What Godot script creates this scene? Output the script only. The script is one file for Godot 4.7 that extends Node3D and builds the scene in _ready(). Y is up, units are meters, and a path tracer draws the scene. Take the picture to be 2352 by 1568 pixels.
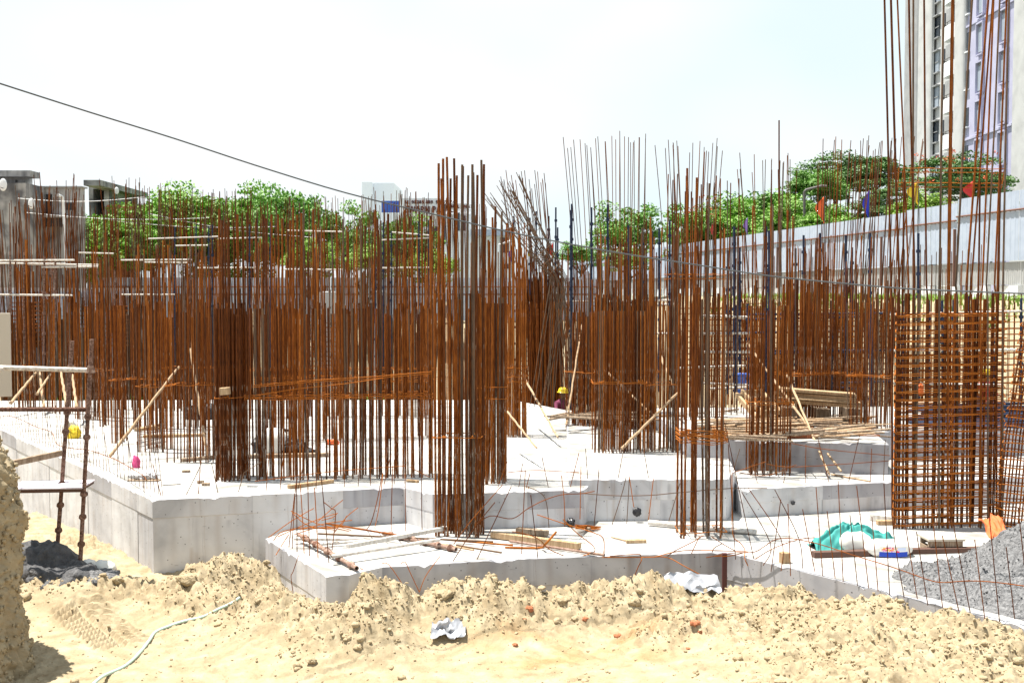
extends Node3D

# Units are metres. The eye stands 3.9 m above the sand; "d" is the distance along -z.
const FOCAL := 2625.0
const EYE := 3.9
const PITCH := 0.0434
var rng := RandomNumberGenerator.new()
var names := {}
var mats := {}
var bar_meshes := {}
var counts := {}

class MB:
	var v := PackedVector3Array()
	var n := PackedVector3Array()
	var uv := PackedVector2Array()
	var c := PackedColorArray()
	var ix := PackedInt32Array()
	var tint := Color(1, 1, 1)
	func vert(p: Vector3, nn: Vector3, t: Vector2) -> int:
		v.append(p); n.append(nn); uv.append(t); c.append(tint)
		return v.size() - 1
	func tri(a: Vector3, b: Vector3, d: Vector3) -> void:
		var nn := (d - a).cross(b - a).normalized()
		var s := v.size()
		vert(a, nn, Vector2(a.x + a.z, a.y)); vert(b, nn, Vector2(b.x + b.z, b.y)); vert(d, nn, Vector2(d.x + d.z, d.y))
		ix.append_array(PackedInt32Array([s, s + 1, s + 2]))
	func quad(a: Vector3, b: Vector3, d: Vector3, e: Vector3) -> void:
		# a b d e in clockwise order seen from the front
		var nn := (e - a).cross(b - a)
		if nn.length() < 1e-9:
			nn = (e - d).cross(a - d)
		nn = nn.normalized()
		var s := v.size()
		var w := (b - a).length()
		var h := (e - a).length()
		vert(a, nn, Vector2(0, 0)); vert(b, nn, Vector2(w, 0)); vert(d, nn, Vector2(w, h)); vert(e, nn, Vector2(0, h))
		ix.append_array(PackedInt32Array([s, s + 1, s + 2, s, s + 2, s + 3]))
	func box(o: Vector3, size: Vector3, b := Basis.IDENTITY, ch := 0.0) -> void:
		var h := size * 0.5
		if ch <= 0.0:
			for ax in 3:
				for s in [-1.0, 1.0]:
					var nn := Vector3.ZERO
					nn[ax] = s
					var u := Vector3.ZERO
					u[(ax + 1) % 3] = 1.0
					var w := Vector3.ZERO
					w[(ax + 2) % 3] = 1.0
					if s > 0: 
						var q := u; u = w; w = q
					var p := nn * h
					quad(o + b * (p - u * h - w * h), o + b * (p + u * h - w * h), o + b * (p + u * h + w * h), o + b * (p - u * h + w * h))
			return
		var k := h - Vector3(ch, ch, ch)
		for ax in 3:
			for s in [-1.0, 1.0]:
				var i1 := (ax + 1) % 3
				var i2 := (ax + 2) % 3
				var pts := []
				for q in [[-1, -1], [1, -1], [1, 1], [-1, 1]]:
					var p := Vector3.ZERO
					p[ax] = s * h[ax]
					p[i1] = q[0] * k[i1]
					p[i2] = q[1] * k[i2]
					pts.append(o + b * p)
				if s > 0:
					quad(pts[3], pts[2], pts[1], pts[0])
				else:
					quad(pts[0], pts[1], pts[2], pts[3])
		for ax in 3:
			var i1 := (ax + 1) % 3
			var i2 := (ax + 2) % 3
			for s1 in [-1.0, 1.0]:
				for s2 in [-1.0, 1.0]:
					var pts := []
					for q in [[-1, 0], [1, 0], [1, 1], [-1, 1]]:
						var p := Vector3.ZERO
						p[ax] = q[0] * k[ax]
						p[i1] = s1 * (h[i1] if q[1] == 0 else k[i1])
						p[i2] = s2 * (k[i2] if q[1] == 0 else h[i2])
						pts.append(o + b * p)
					if s1 * s2 > 0:
						quad(pts[0], pts[1], pts[2], pts[3])
					else:
						quad(pts[3], pts[2], pts[1], pts[0])
	func bar(a: Vector3, e: Vector3, r: float, sides := 6) -> void:
		tube([a, e], r, sides, true)
	func tube(pts: Array, r, sides := 6, caps := true, ribs := 0.0, closed := false) -> void:
		var up := Vector3.ZERO
		var first := v.size()
		var total := 0.0
		var m := pts.size()
		for i in m:
			var p: Vector3 = pts[i]
			var t: Vector3
			if closed:
				t = (pts[(i + 1) % m] - pts[(i + m - 1) % m]).normalized()
			else:
				t = (pts[mini(i + 1, m - 1)] - pts[maxi(i - 1, 0)]).normalized()
			if i == 0:
				up = t.cross(Vector3(0, 0, 1))
				if up.length() < 0.1:
					up = t.cross(Vector3(1, 0, 0))
				up = up.normalized()
			else:
				up = (up - t * up.dot(t)).normalized()
				total += (p - pts[i - 1]).length()
			var side := t.cross(up)
			var rr: float = r[i] if r is Array else r
			for k in sides + 1:
				var a := TAU * k / sides
				var nn := up * cos(a) + side * sin(a)
				vert(p + nn * rr, nn, Vector2(float(k) / sides, total))
		var rows := m if closed else m - 1
		for i in rows:
			var i2 := (i + 1) % m
			for k in sides:
				var a := first + i * (sides + 1) + k
				var b := first + i2 * (sides + 1) + k
				ix.append_array(PackedInt32Array([a, b, a + 1, a + 1, b, b + 1]))
		if caps and not closed:
			for e in [0, m - 1]:
				var t: Vector3 = (pts[1] - pts[0]).normalized() * -1.0 if e == 0 else (pts[m - 1] - pts[m - 2]).normalized()
				var s := v.size()
				vert(pts[e], t, Vector2(0.5, 0.0 if e == 0 else total))
				for k in sides + 1:
					vert(v[first + e * (sides + 1) + k], t, uv[first + e * (sides + 1) + k])
				for k in sides:
					if e == 0:
						ix.append_array(PackedInt32Array([s, s + 1 + k, s + 2 + k]))
					else:
						ix.append_array(PackedInt32Array([s, s + 2 + k, s + 1 + k]))
	func smooth() -> void:
		# recompute normals from the triangles, for meshes whose vertices are shared
		for i in n.size():
			n[i] = Vector3.ZERO
		for i in range(0, ix.size(), 3):
			var a := v[ix[i]]
			var f := (v[ix[i + 2]] - a).cross(v[ix[i + 1]] - a)
			n[ix[i]] += f; n[ix[i + 1]] += f; n[ix[i + 2]] += f
		for i in n.size():
			n[i] = n[i].normalized() if n[i].length() > 1e-12 else Vector3.UP
	func mesh(origin := Vector3.ZERO) -> ArrayMesh:
		var vv := v
		if origin != Vector3.ZERO:
			vv = PackedVector3Array()
			vv.resize(v.size())
			for i in v.size():
				vv[i] = v[i] - origin
		# every face is wound to agree with its normals
		for i in range(0, ix.size(), 3):
			var g := (vv[ix[i + 2]] - vv[ix[i]]).cross(vv[ix[i + 1]] - vv[ix[i]])
			if g.dot(n[ix[i]] + n[ix[i + 1]] + n[ix[i + 2]]) < 0.0:
				var q := ix[i + 1]
				ix[i + 1] = ix[i + 2]
				ix[i + 2] = q
		var arr := []
		arr.resize(Mesh.ARRAY_MAX)
		arr[Mesh.ARRAY_VERTEX] = vv
		arr[Mesh.ARRAY_NORMAL] = n
		arr[Mesh.ARRAY_TEX_UV] = uv
		arr[Mesh.ARRAY_COLOR] = c
		arr[Mesh.ARRAY_INDEX] = ix
		var out := ArrayMesh.new()
		if ix.size() > 0:
			out.add_surface_from_arrays(Mesh.PRIMITIVE_TRIANGLES, arr)
		return out

# ---------------------------------------------------------------- helpers
func ray(x: float, y: float) -> Vector3:
	var q := Vector3((x - 1176.0) / FOCAL, -(y - 784.0) / FOCAL, -1.0)
	return q.rotated(Vector3.RIGHT, -PITCH)

func P(x: float, y: float, d: float) -> Vector3:      # the point seen in that direction, d metres away
	var q := ray(x, y)
	return Vector3(0, EYE, 0) + q * (d / -q.z)

func G(x: float, y: float, h: float) -> Vector3:      # the point seen in that direction on the level h
	var q := ray(x, y)
	return Vector3(0, EYE, 0) + q * ((h - EYE) / q.y)

func W(x: float, d: float, h: float) -> Vector3:
	return Vector3(x, h, -d)

func height_at(y: float, d: float) -> float:
	return P(1176.0, y, d).y

func uname(parent: Node, called: String) -> String:
	var key := str(parent.get_instance_id()) + called
	var k: int = counts.get(key, 0)
	counts[key] = k + 1
	return called if k == 0 else "%s_%03d" % [called, k]

func tag(o: Node, label := "", category := "", group := "", kind := "") -> void:
	if label: o.set_meta("label", label)
	if category: o.set_meta("category", category)
	if group: o.set_meta("group", group)
	if kind: o.set_meta("kind", kind)

func thing(called: String, label: String, category: String, at := Vector3.ZERO, group := "") -> Node3D:
	var o := Node3D.new()
	o.name = uname(self, called)
	add_child(o, true)
	o.position = at
	tag(o, label, category, group)
	return o

func put(parent: Node3D, called: String, m: Mesh, mat: Material, at := Transform3D.IDENTITY) -> MeshInstance3D:
	var o := MeshInstance3D.new()
	o.name = uname(parent, called)
	o.mesh = m
	o.material_override = mat
	o.transform = at
	parent.add_child(o, true)
	return o

func part(parent: Node3D, called: String, b: MB, mat: Material) -> MeshInstance3D:
	# b is in world coordinates; the part is stored relative to its thing
	return put(parent, called, b.mesh(parent.position if parent.get_parent() == self else parent.get_parent().position), mat)

func solo(called: String, b: MB, mat: Material, label: String, category: String, group := "", origin := Vector3.ZERO) -> MeshInstance3D:
	var o := put(self, called, b.mesh(origin), mat)
	o.position = origin
	tag(o, label, category, group)
	return o

func struct(called: String, b: MB, mat: Material) -> MeshInstance3D:
	var o := put(self, called, b.mesh(), mat)
	tag(o, "", "", "", "structure")
	return o

func noise(seed_: int, freq: float, octaves := 4, kind := FastNoiseLite.TYPE_SIMPLEX_SMOOTH) -> FastNoiseLite:
	var f := FastNoiseLite.new()
	f.seed = seed_
	f.noise_type = kind
	f.frequency = freq
	f.fractal_type = FastNoiseLite.FRACTAL_FBM if octaves > 1 else FastNoiseLite.FRACTAL_NONE
	f.fractal_octaves = octaves
	return f

func lin(r: float, g: float, b: float) -> Color:
	return Color(r, g, b).linear_to_srgb()

func plain(key: String, col: Color, rough := 0.9, metal := 0.0) -> StandardMaterial3D:
	if mats.has(key): return mats[key]
	var m := StandardMaterial3D.new()
	m.resource_name = key
	m.albedo_color = col
	m.roughness = rough
	m.metallic = metal
	mats[key] = m
	return m

# a seamless picture whose colour runs through "stops" with noise
func noise_image(w: int, h: int, nz: FastNoiseLite, stops: Array, sx := 1.0, sy := 1.0, fine := 0.0, contrast := 1.0) -> Image:
	var im := Image.create(w, h, false, Image.FORMAT_RGB8)
	var r := RandomNumberGenerator.new()
	r.seed = nz.seed
	for y in h:
		for x in w:
			# walk a torus so that the picture repeats without a seam
			var a := TAU * x / w
			var b := TAU * y / h
			var t := nz.get_noise_3d(cos(a) * sx * 20.0 + 60.0 * cos(b) * 0.0 + sin(b) * sy * 20.0, sin(a) * sx * 20.0 + 31.0, cos(b) * sy * 20.0)
			t = clampf(0.5 + t * contrast + (r.randf() - 0.5) * fine, 0.0, 0.999) * (stops.size() - 1)
			var k := int(t)
			im.set_pixel(x, y, (stops[k] as Color).lerp(stops[k + 1], t - k))
	return im

func tex(im: Image) -> ImageTexture:
	return ImageTexture.create_from_image(im)

func grey_noise(size: int, nz: FastNoiseLite) -> ImageTexture:
	return tex(nz.get_seamless_image(size, size))

func textured(key: String, im: Image, scale: Vector3, triplanar := true, rough := 0.92) -> StandardMaterial3D:
	var m := StandardMaterial3D.new()
	m.resource_name = key
	m.albedo_texture = tex(im)
	m.roughness = rough
	m.metallic_specular = 0.3
	m.uv1_scale = scale
	if triplanar:
		m.uv1_triplanar = true
		m.uv1_world_triplanar = true
	mats[key] = m
	return m

func bump(m: StandardMaterial3D, t: Texture2D, centimetres: float) -> void:
	m.heightmap_enabled = true
	m.heightmap_texture = t
	m.heightmap_scale = centimetres

# ---------------------------------------------------------------- materials
func make_materials() -> void:
	# sand: layered noise, coarse patches and grain
	var s := textured("sand", noise_image(512, 512, noise(11, 0.06, 5), [lin(.24, .178, .105), lin(.315, .25, .158), lin(.365, .30, .20), lin(.425, .365, .26)], 1.0, 1.0, 0.22, 0.75), Vector3(0.41, 0.41, 0.41))
	s.vertex_color_use_as_albedo = true
	s.roughness = 0.97
	bump(s, grey_noise(512, noise(12, 0.045, 6, FastNoiseLite.TYPE_CELLULAR)), 2.2)
	var cl := textured("clod", noise_image(256, 256, noise(13, 0.08, 4), [lin(.28, .21, .125), lin(.375, .30, .19), lin(.45, .375, .255)], 1.0, 1.0, 0.25, 0.8), Vector3(2.3, 2.3, 2.3))
	bump(cl, grey_noise(256, noise(14, 0.06, 4)), 1.2)
	# concrete: mottled, with faint run-down streaks on its faces
	var con := noise_image(1024, 1024, noise(21, 0.045, 6), [lin(.42, .42, .435), lin(.56, .56, .575), lin(.62, .62, .635), lin(.67, .67, .68)], 1.0, 1.0, 0.07, 1.0)
	stain(con, 5, 160, Color(.60, .53, .47), 22, 60, 300)
	stain(con, 9, 240, Color(.52, .52, .54), 14, 10, 200)
	pits(con, 3, 700)
	var c := textured("concrete", con, Vector3(0.23, 0.23, 0.23))
	bump(c, grey_noise(512, noise(22, 0.03, 5)), 0.5)
	var top := textured("screed", noise_image(512, 512, noise(23, 0.05, 6), [lin(.25, .24, .22), lin(.42, .41, .395), lin(.48, .475, .46)], 1.0, 1.0, 0.08, 0.9), Vector3(0.31, 0.31, 0.31))
	bump(top, grey_noise(512, noise(24, 0.04, 5)), 0.8)
	var conb := textured("concrete_b", con, Vector3(0.23, 0.23, 0.23))
	conb.albedo_color = Color(.965, .965, .97)
	conb.uv1_offset = Vector3(.37, .21, .6)
	bump(conb, grey_noise(512, noise(22, 0.03, 5)), 0.5)
	var darker := textured("darker_concrete", con, Vector3(0.23, 0.23, 0.23))
	darker.albedo_color = Color(.84, .84, .855)  # darker copy: face shade put into the colour, also tones single panels
	var wet := textured("wet_concrete", noise_image(256, 256, noise(25, 0.09, 5), [lin(.04, .04, .043), lin(.085, .085, .09), lin(.15, .15, .155)], 1.0, 1.0, 0.3, 0.9), Vector3(0.9, 0.9, 0.9))
	wet.roughness = 0.6
	bump(wet, grey_noise(256, noise(26, 0.07, 4)), 2.0)
	var gr := textured("aggregate", noise_image(256, 256, noise(27, 0.12, 5), [lin(.06, .06, .063), lin(.15, .15, .155), lin(.27, .27, .275)], 1.0, 1.0, 0.35, 0.9), Vector3(1.5, 1.5, 1.5))
	bump(gr, grey_noise(256, noise(28, 0.09, 4)), 2.5)
	# rust: the picture runs 6.4 m along the bar
	var tones := {
		"rust": [lin(.085, .022, .004), lin(.205, .058, .009), lin(.30, .092, .014)],
		"rust_dark": [lin(.045, .014, .005), lin(.105, .031, .008), lin(.17, .052, .012)],
		"rust_grey": [lin(.07, .05, .038), lin(.125, .085, .06), lin(.20, .10, .045)],
		"rust_light": [lin(.15, .045, .008), lin(.31, .098, .016), lin(.41, .145, .03)],
	}
	var i := 0
	for key in tones:
		for splashed in 2:
			var im := noise_image(24, 640, noise(31 + i, 0.11, 5), tones[key], 0.35, 2.6, 0.35, 0.85)
			splash(im, 40 + i, splashed)
			var m := textured(key + ("_splashed" if splashed else ""), im, Vector3(1, 1.0 / 6.4, 1), false, 0.8)
			m.metallic_specular = 0.25
			i += 1
	var tie := textured("tie_rust", noise_image(16, 128, noise(51, 0.2, 4), [lin(.20, .055, .008), lin(.43, .13, .018), lin(.52, .19, .04)], 1, 1, 0.3, 0.8), Vector3(1, 1, 1), false, 0.85)
	tie.metallic_specular = 0.25
	textured("wood", noise_image(128, 512, noise(61, 0.1, 4), [lin(.25, .16, .09), lin(.42, .29, .17), lin(.53, .40, .26)], 2.5, 0.25, 0.12, 0.9), Vector3(1.4, 1.4, 1.4))
	textured("old_wood", noise_image(128, 512, noise(62, 0.1, 4), [lin(.16, .11, .075), lin(.29, .215, .15), lin(.42, .34, .26)], 2.5, 0.25, 0.15, 0.9), Vector3(1.1, 1.1, 1.1))
	textured("limed_wood", noise_image(128, 512, noise(63, 0.1, 4), [lin(.36, .32, .27), lin(.55, .52, .48), lin(.62, .60, .57)], 2.5, 0.3, 0.12, 0.9), Vector3(1.2, 1.2, 1.2))
	textured("bamboo", noise_image(64, 256, noise(64, 0.1, 4), [lin(.26, .16, .09), lin(.42, .29, .18), lin(.55, .43, .30)], 1.2, 0.6, 0.15, 0.9), Vector3(2, 2, 2))
	textured("pipe_rust", noise_image(64, 256, noise(65, 0.1, 5), [lin(.045, .025, .018), lin(.11, .05, .033), lin(.22, .13, .10)], 1, 1, 0.2, 1.1), Vector3(2.2, 2.2, 2.2))
	textured("pipe_old", noise_image(64, 256, noise(85, 0.1, 5), [lin(.06, .035, .026), lin(.16, .085, .062), lin(.32, .22, .18)], 1, 1, 0.2, 1.1), Vector3(2.2, 2.2, 2.2))
	textured("pipe_pink", noise_image(64, 256, noise(66, 0.1, 5), [lin(.14, .075, .055), lin(.27, .17, .13), lin(.42, .32, .27)], 1, 1, 0.2, 1.1), Vector3(2.5, 2.5, 2.5))
	textured("pipe_white", noise_image(64, 256, noise(67, 0.08, 5), [lin(.33, .26, .21), lin(.58, .55, .51), lin(.68, .67, .64)], 1, 1, 0.12, 1.1), Vector3(2, 2, 2), true, 0.6)
	textured("pipe_blue", noise_image(64, 256, noise(68, 0.08, 5), [lin(.010, .014, .032), lin(.018, .028, .062), lin(.05, .062, .095)], 1, 1, 0.12, 1.0), Vector3(2, 2, 2), true, 0.55)
	textured("brick_red", noise_image(128, 128, noise(69, 0.12, 4), [lin(.26, .085, .04), lin(.40, .15, .075), lin(.46, .22, .13)], 1, 1, 0.25, 0.9), Vector3(3, 3, 3))
	var pl := noise_image(512, 512, noise(71, 0.035, 6), [lin(.12, .12, .13), lin(.23, .23, .235), lin(.32, .315, .315), lin(.40, .395, .39)], 1, 1, 0.06, 1.25)
	stain(pl, 7, 90, Color(.16, .16, .17), 20, 60, 220)
	textured("plaster_grey", pl, Vector3(0.14, 0.14, 0.14))
	textured("plaster_beige", noise_image(256, 256, noise(72, 0.05, 5), [lin(.41, .415, .42), lin(.47, .475, .48), lin(.51, .515, .52)], 1, 1, 0.03, 0.9), Vector3(0.12, 0.12, 0.12))
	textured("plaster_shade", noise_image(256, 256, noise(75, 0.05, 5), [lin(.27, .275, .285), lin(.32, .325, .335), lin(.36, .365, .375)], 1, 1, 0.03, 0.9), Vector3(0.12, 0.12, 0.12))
	textured("plaster_lilac", noise_image(256, 256, noise(73, 0.05, 5), [lin(.38, .38, .51), lin(.42, .42, .56), lin(.45, .45, .59)], 1, 1, 0.03, 0.9), Vector3(0.12, 0.12, 0.12))
	textured("plaster_white", noise_image(256, 256, noise(74, 0.05, 5), [lin(.68, .70, .73), lin(.76, .78, .81), lin(.79, .81, .84)], 1, 1, 0.03, 0.9), Vector3(0.12, 0.12, 0.12))
	var sh := textured("sheet", noise_image(256, 256, noise(76, 0.05, 5), [lin(.33, .39, .49), lin(.39, .455, .565), lin(.43, .495, .60)], 1, 1, 0.03, 0.7), Vector3(0.3, 0.3, 0.3))
	sh.roughness = 0.55
	textured("sheet_beige", noise_image(128, 128, noise(77, 0.05, 4), [lin(.33, .34, .35), lin(.39, .40, .41), lin(.43, .44, .45)], 1, 1, 0.05, 0.7), Vector3(0.3, 0.3, 0.3))
	textured("bark", noise_image(64, 256, noise(78, 0.1, 5), [lin(.04, .033, .026), lin(.09, .075, .06), lin(.15, .13, .11)], 2, 0.6, 0.2, 1.0), Vector3(0.8, 0.8, 0.8))
	textured("grass_ground", noise_image(256, 256, noise(79, 0.09, 5), [lin(.06, .10, .03), lin(.14, .19, .06), lin(.36, .33, .19)], 1, 1, 0.3, 0.9), Vector3(0.3, 0.3, 0.3))
	for g in [["leaf_bright", .175, .33, .045], ["leaf_mid", .13, .275, .045], ["leaf_dark", .09, .185, .05], ["leaf_yellow", .215, .34, .05]]:
		var m := plain(g[0], lin(g[1], g[2], g[3]), 0.6)
		m.backlight_enabled = true
		m.backlight = lin(g[1] * 0.7, g[2] * 0.8, g[3] * 0.5)
		m.vertex_color_use_as_albedo = true
	plain("blossom", lin(.55, .10, .03), 0.7)
	plain("haze_white", lin(.82, .86, .92), 0.8)  # bluish white stands in for haze over the distant block
	plain("black", lin(.012, .012, .014), 0.5)
	plain("cable", lin(.06, .065, .07), 0.3)
	plain("plastic_black", lin(.02, .02, .023), 0.3)
	plain("glass_dark", lin(.035, .045, .06), 0.12)
	plain("glass_pale", lin(.33, .38, .45), 0.15)
	plain("rail", lin(.10, .09, .085), 0.6)
	plain("girt", lin(.15, .075, .055), 0.8)
	plain("maroon", lin(.075, .018, .018), 0.6)
	plain("steel_brown", lin(.10, .05, .035), 0.75)
	plain("hose", lin(.42, .56, .49), 0.5)
	plain("foil", lin(.36, .37, .40), 0.42, 0.4)
	plain("sack_white", lin(.68, .67, .63), 0.8)
	plain("bag_clear", lin(.70, .70, .72), 0.35)
	plain("teal", lin(.045, .27, .25), 0.9)
	plain("pink", lin(.62, .07, .22), 0.7)
	plain("yellow", lin(.72, .52, .02), 0.6)
	plain("helmet", lin(.80, .58, .02), 0.35)
	plain("red", lin(.62, .035, .03), 0.7)
	plain("orange", lin(.72, .13, .03), 0.7)
	plain("blue", lin(.02, .04, .50), 0.7)
	plain("blue_bin", lin(.045, .13, .50), 0.5)
	plain("purple", lin(.35, .22, .62), 0.7)
	plain("green", lin(.05, .28, .08), 0.7)
	plain("dish", lin(.68, .70, .74), 0.4)
	plain("ply", lin(.50, .44, .36), 0.8)
	plain("mat_pink", lin(.64, .57, .62), 0.7)

func M(key: String) -> StandardMaterial3D:
	return mats[key]

func stain(im: Image, seed_: int, count: int, col: Color, width: int, low: int, high: int) -> void:
	# thin streaks of dirty water that ran down a face
	var r := RandomNumberGenerator.new()
	r.seed = seed_
	var w := im.get_width()
	var h := im.get_height()
	for k in count:
		var x0 := r.randi() % w
		var y0 := r.randi() % h
		var n := low + r.randi() % (high - low)
		var half := 1 + r.randi() % width
		var force := r.randf_range(0.08, 0.36)
		for j in n:
			var f := force * sin(PI * pow(float(j) / n, 0.5))
			for i in range(-half, half + 1):
				var p := Vector2i(posmod(x0 + i + int(sin(j * 0.05 + k) * 2.0), w), posmod(y0 + j, h))
				var e := f * (1.0 - absf(i) / (half + 1.0))
				im.set_pixelv(p, im.get_pixelv(p).lerp(col, e))

func pits(im: Image, seed_: int, count: int) -> void:
	var r := RandomNumberGenerator.new()
	r.seed = seed_
	for k in count:
		var x0 := r.randi() % im.get_width()
		var y0 := r.randi() % im.get_height()
		var q := r.randi_range(1, 3)
		for i in q:
			for j in q:
				im.set_pixel((x0 + i) % im.get_width(), (y0 + j) % im.get_height(), Color(.30, .29, .29))

func splash(im: Image, seed_: int, splashed: int) -> void:
	# dried cement: on the lowest part of a bar, and in flecks anywhere
	var r := RandomNumberGenerator.new()
	r.seed = seed_
	var w := im.get_width()
	var h := im.get_height()
	var grey := lin(.43, .42, .40)
	for k in (52 if splashed else 12):
		var t := r.randf()
		var y0 := int((t * t * (0.22 if splashed and k > 12 else 0.9)) * h)
		var x0 := r.randi() % w
		var a := r.randi_range(1, 2)
		var b := r.randi_range(1, 9 if splashed else 3)
		for j in b:
			for i in a:
				im.set_pixel((x0 + i) % w, (y0 + j) % h, im.get_pixel((x0 + i) % w, (y0 + j) % h).lerp(grey, r.randf_range(0.4, 0.95)))

# ---------------------------------------------------------------- ground and slabs
var slab_a := PackedVector2Array()
var slab_b := PackedVector2Array()
var slab_b2 := PackedVector2Array()
var slab_r := PackedVector2Array()
var slab_c := PackedVector2Array()
var ridges := []
var n1: FastNoiseLite
var n2: FastNoiseLite
var n3: FastNoiseLite
var n4: FastNoiseLite
var n5: FastNoiseLite
var n6: FastNoiseLite

func ridge(pts: Array) -> void:       # each: x, d, height, half-width
	for i in pts.size() - 1:
		ridges.append([pts[i], pts[i + 1]])

func px_ridge(list: Array) -> Array:    # each: x, y of the crest in the picture, d, half-width
	var out := []
	for q in list:
		var p := P(q[0], q[1], q[2])
		out.append([p.x, q[2], p.y, q[3]])
	return out

func sand_base(x: float, d: float) -> float:
	var right := smoothstep(0.6, 3.6, x + (12.0 - d) * 0.25)
	var h := 0.04 + 0.40 * right * smoothstep(14.0, 10.5, d)
	h += 0.22 * smoothstep(13.0, 15.5, d) * smoothstep(2.0, -3.0, x) * (1.0 - smoothstep(16.0, 20.0, d))
	return h

func sand_height(x: float, d: float) -> float:
	var b := sand_base(x, d)
	var top := b
	var rough := 0.35
	for s in ridges:
		var p: Array = s[0]
		var q: Array = s[1]
		var ab := Vector2(q[0] - p[0], q[1] - p[1])
		var ap := Vector2(x - p[0], d - p[1])
		var reach: float = maxf(p[3], q[3]) * 2.2
		var t := clampf(ap.dot(ab) / maxf(ab.length_squared(), 1e-6), 0.0, 1.0)
		var away := (ap - ab * t).length()
		if away > reach:
			continue
		var w: float = lerpf(p[3], q[3], t)
		var hh: float = lerpf(p[2], q[2], t)
		var f := exp(-pow(away / w, 2.0) * 1.1)
		top = maxf(top, b + (hh - b) * f)
		rough = maxf(rough, 0.35 + 0.8 * f)
	# trodden flat in the middle of the track, lumpy elsewhere
	var flat := smoothstep(1.3, 0.3, absf(x + 0.3 + (d - 11.8) * 0.25)) * smoothstep(12.7, 12.1, d)
	flat = maxf(flat, smoothstep(0.75, 0.3, absf(x + 4.95 + (d - 13.0) * 0.75)) * smoothstep(14.2, 13.6, d) * 0.9)
	rough = maxf(rough, .35 + .5 * smoothstep(1.7, 3.2, x + (12.0 - d) * .3)) * (1.0 - 0.8 * flat)
	var lump := n1.get_noise_2d(x, d) * 0.075 + absf(n2.get_noise_2d(x, d)) * 0.085
	var cell := n3.get_noise_2d(x + n1.get_noise_2d(d, x) * 0.2, d)
	var crumb := n4.get_noise_2d(x, d)
	var crack := smoothstep(-.72, -1.0, n6.get_noise_2d(x + crumb * .08, d + lump * .5))
	top += (lump * 1.35 + maxf(cell + 0.35, 0.0) * 0.13 + crumb * 0.062 - crack * .07 * smoothstep(.4, .8, rough)) * rough + n5.get_noise_2d(x, d) * 0.010 - 0.03 * rough
	# tyre track: two rows of slanting lug prints
	var u := (x + 4.75) * cos(0.67) + (d - 13.0) * sin(0.67)
	var v := -(x + 4.75) * sin(0.67) + (d - 13.0) * cos(0.67)
	if absf(u) < 0.34 and absf(v) < 0.95:
		var lug := sin((v * 1.0 + absf(u) * 0.55) * TAU / 0.135)
		top += smoothstep(-0.35, 0.55, lug) * 0.075 * smoothstep(0.34, 0.27, absf(u)) * smoothstep(0.95, 0.7, absf(v)) * smoothstep(0.015, 0.05, absf(u)) - 0.05 * smoothstep(0.36, 0.25, absf(u)) * smoothstep(0.95, 0.7, absf(v))
	if Geometry2D.is_point_in_polygon(Vector2(x, d), slab_a):
		top = minf(top, 0.55)
	return top

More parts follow.
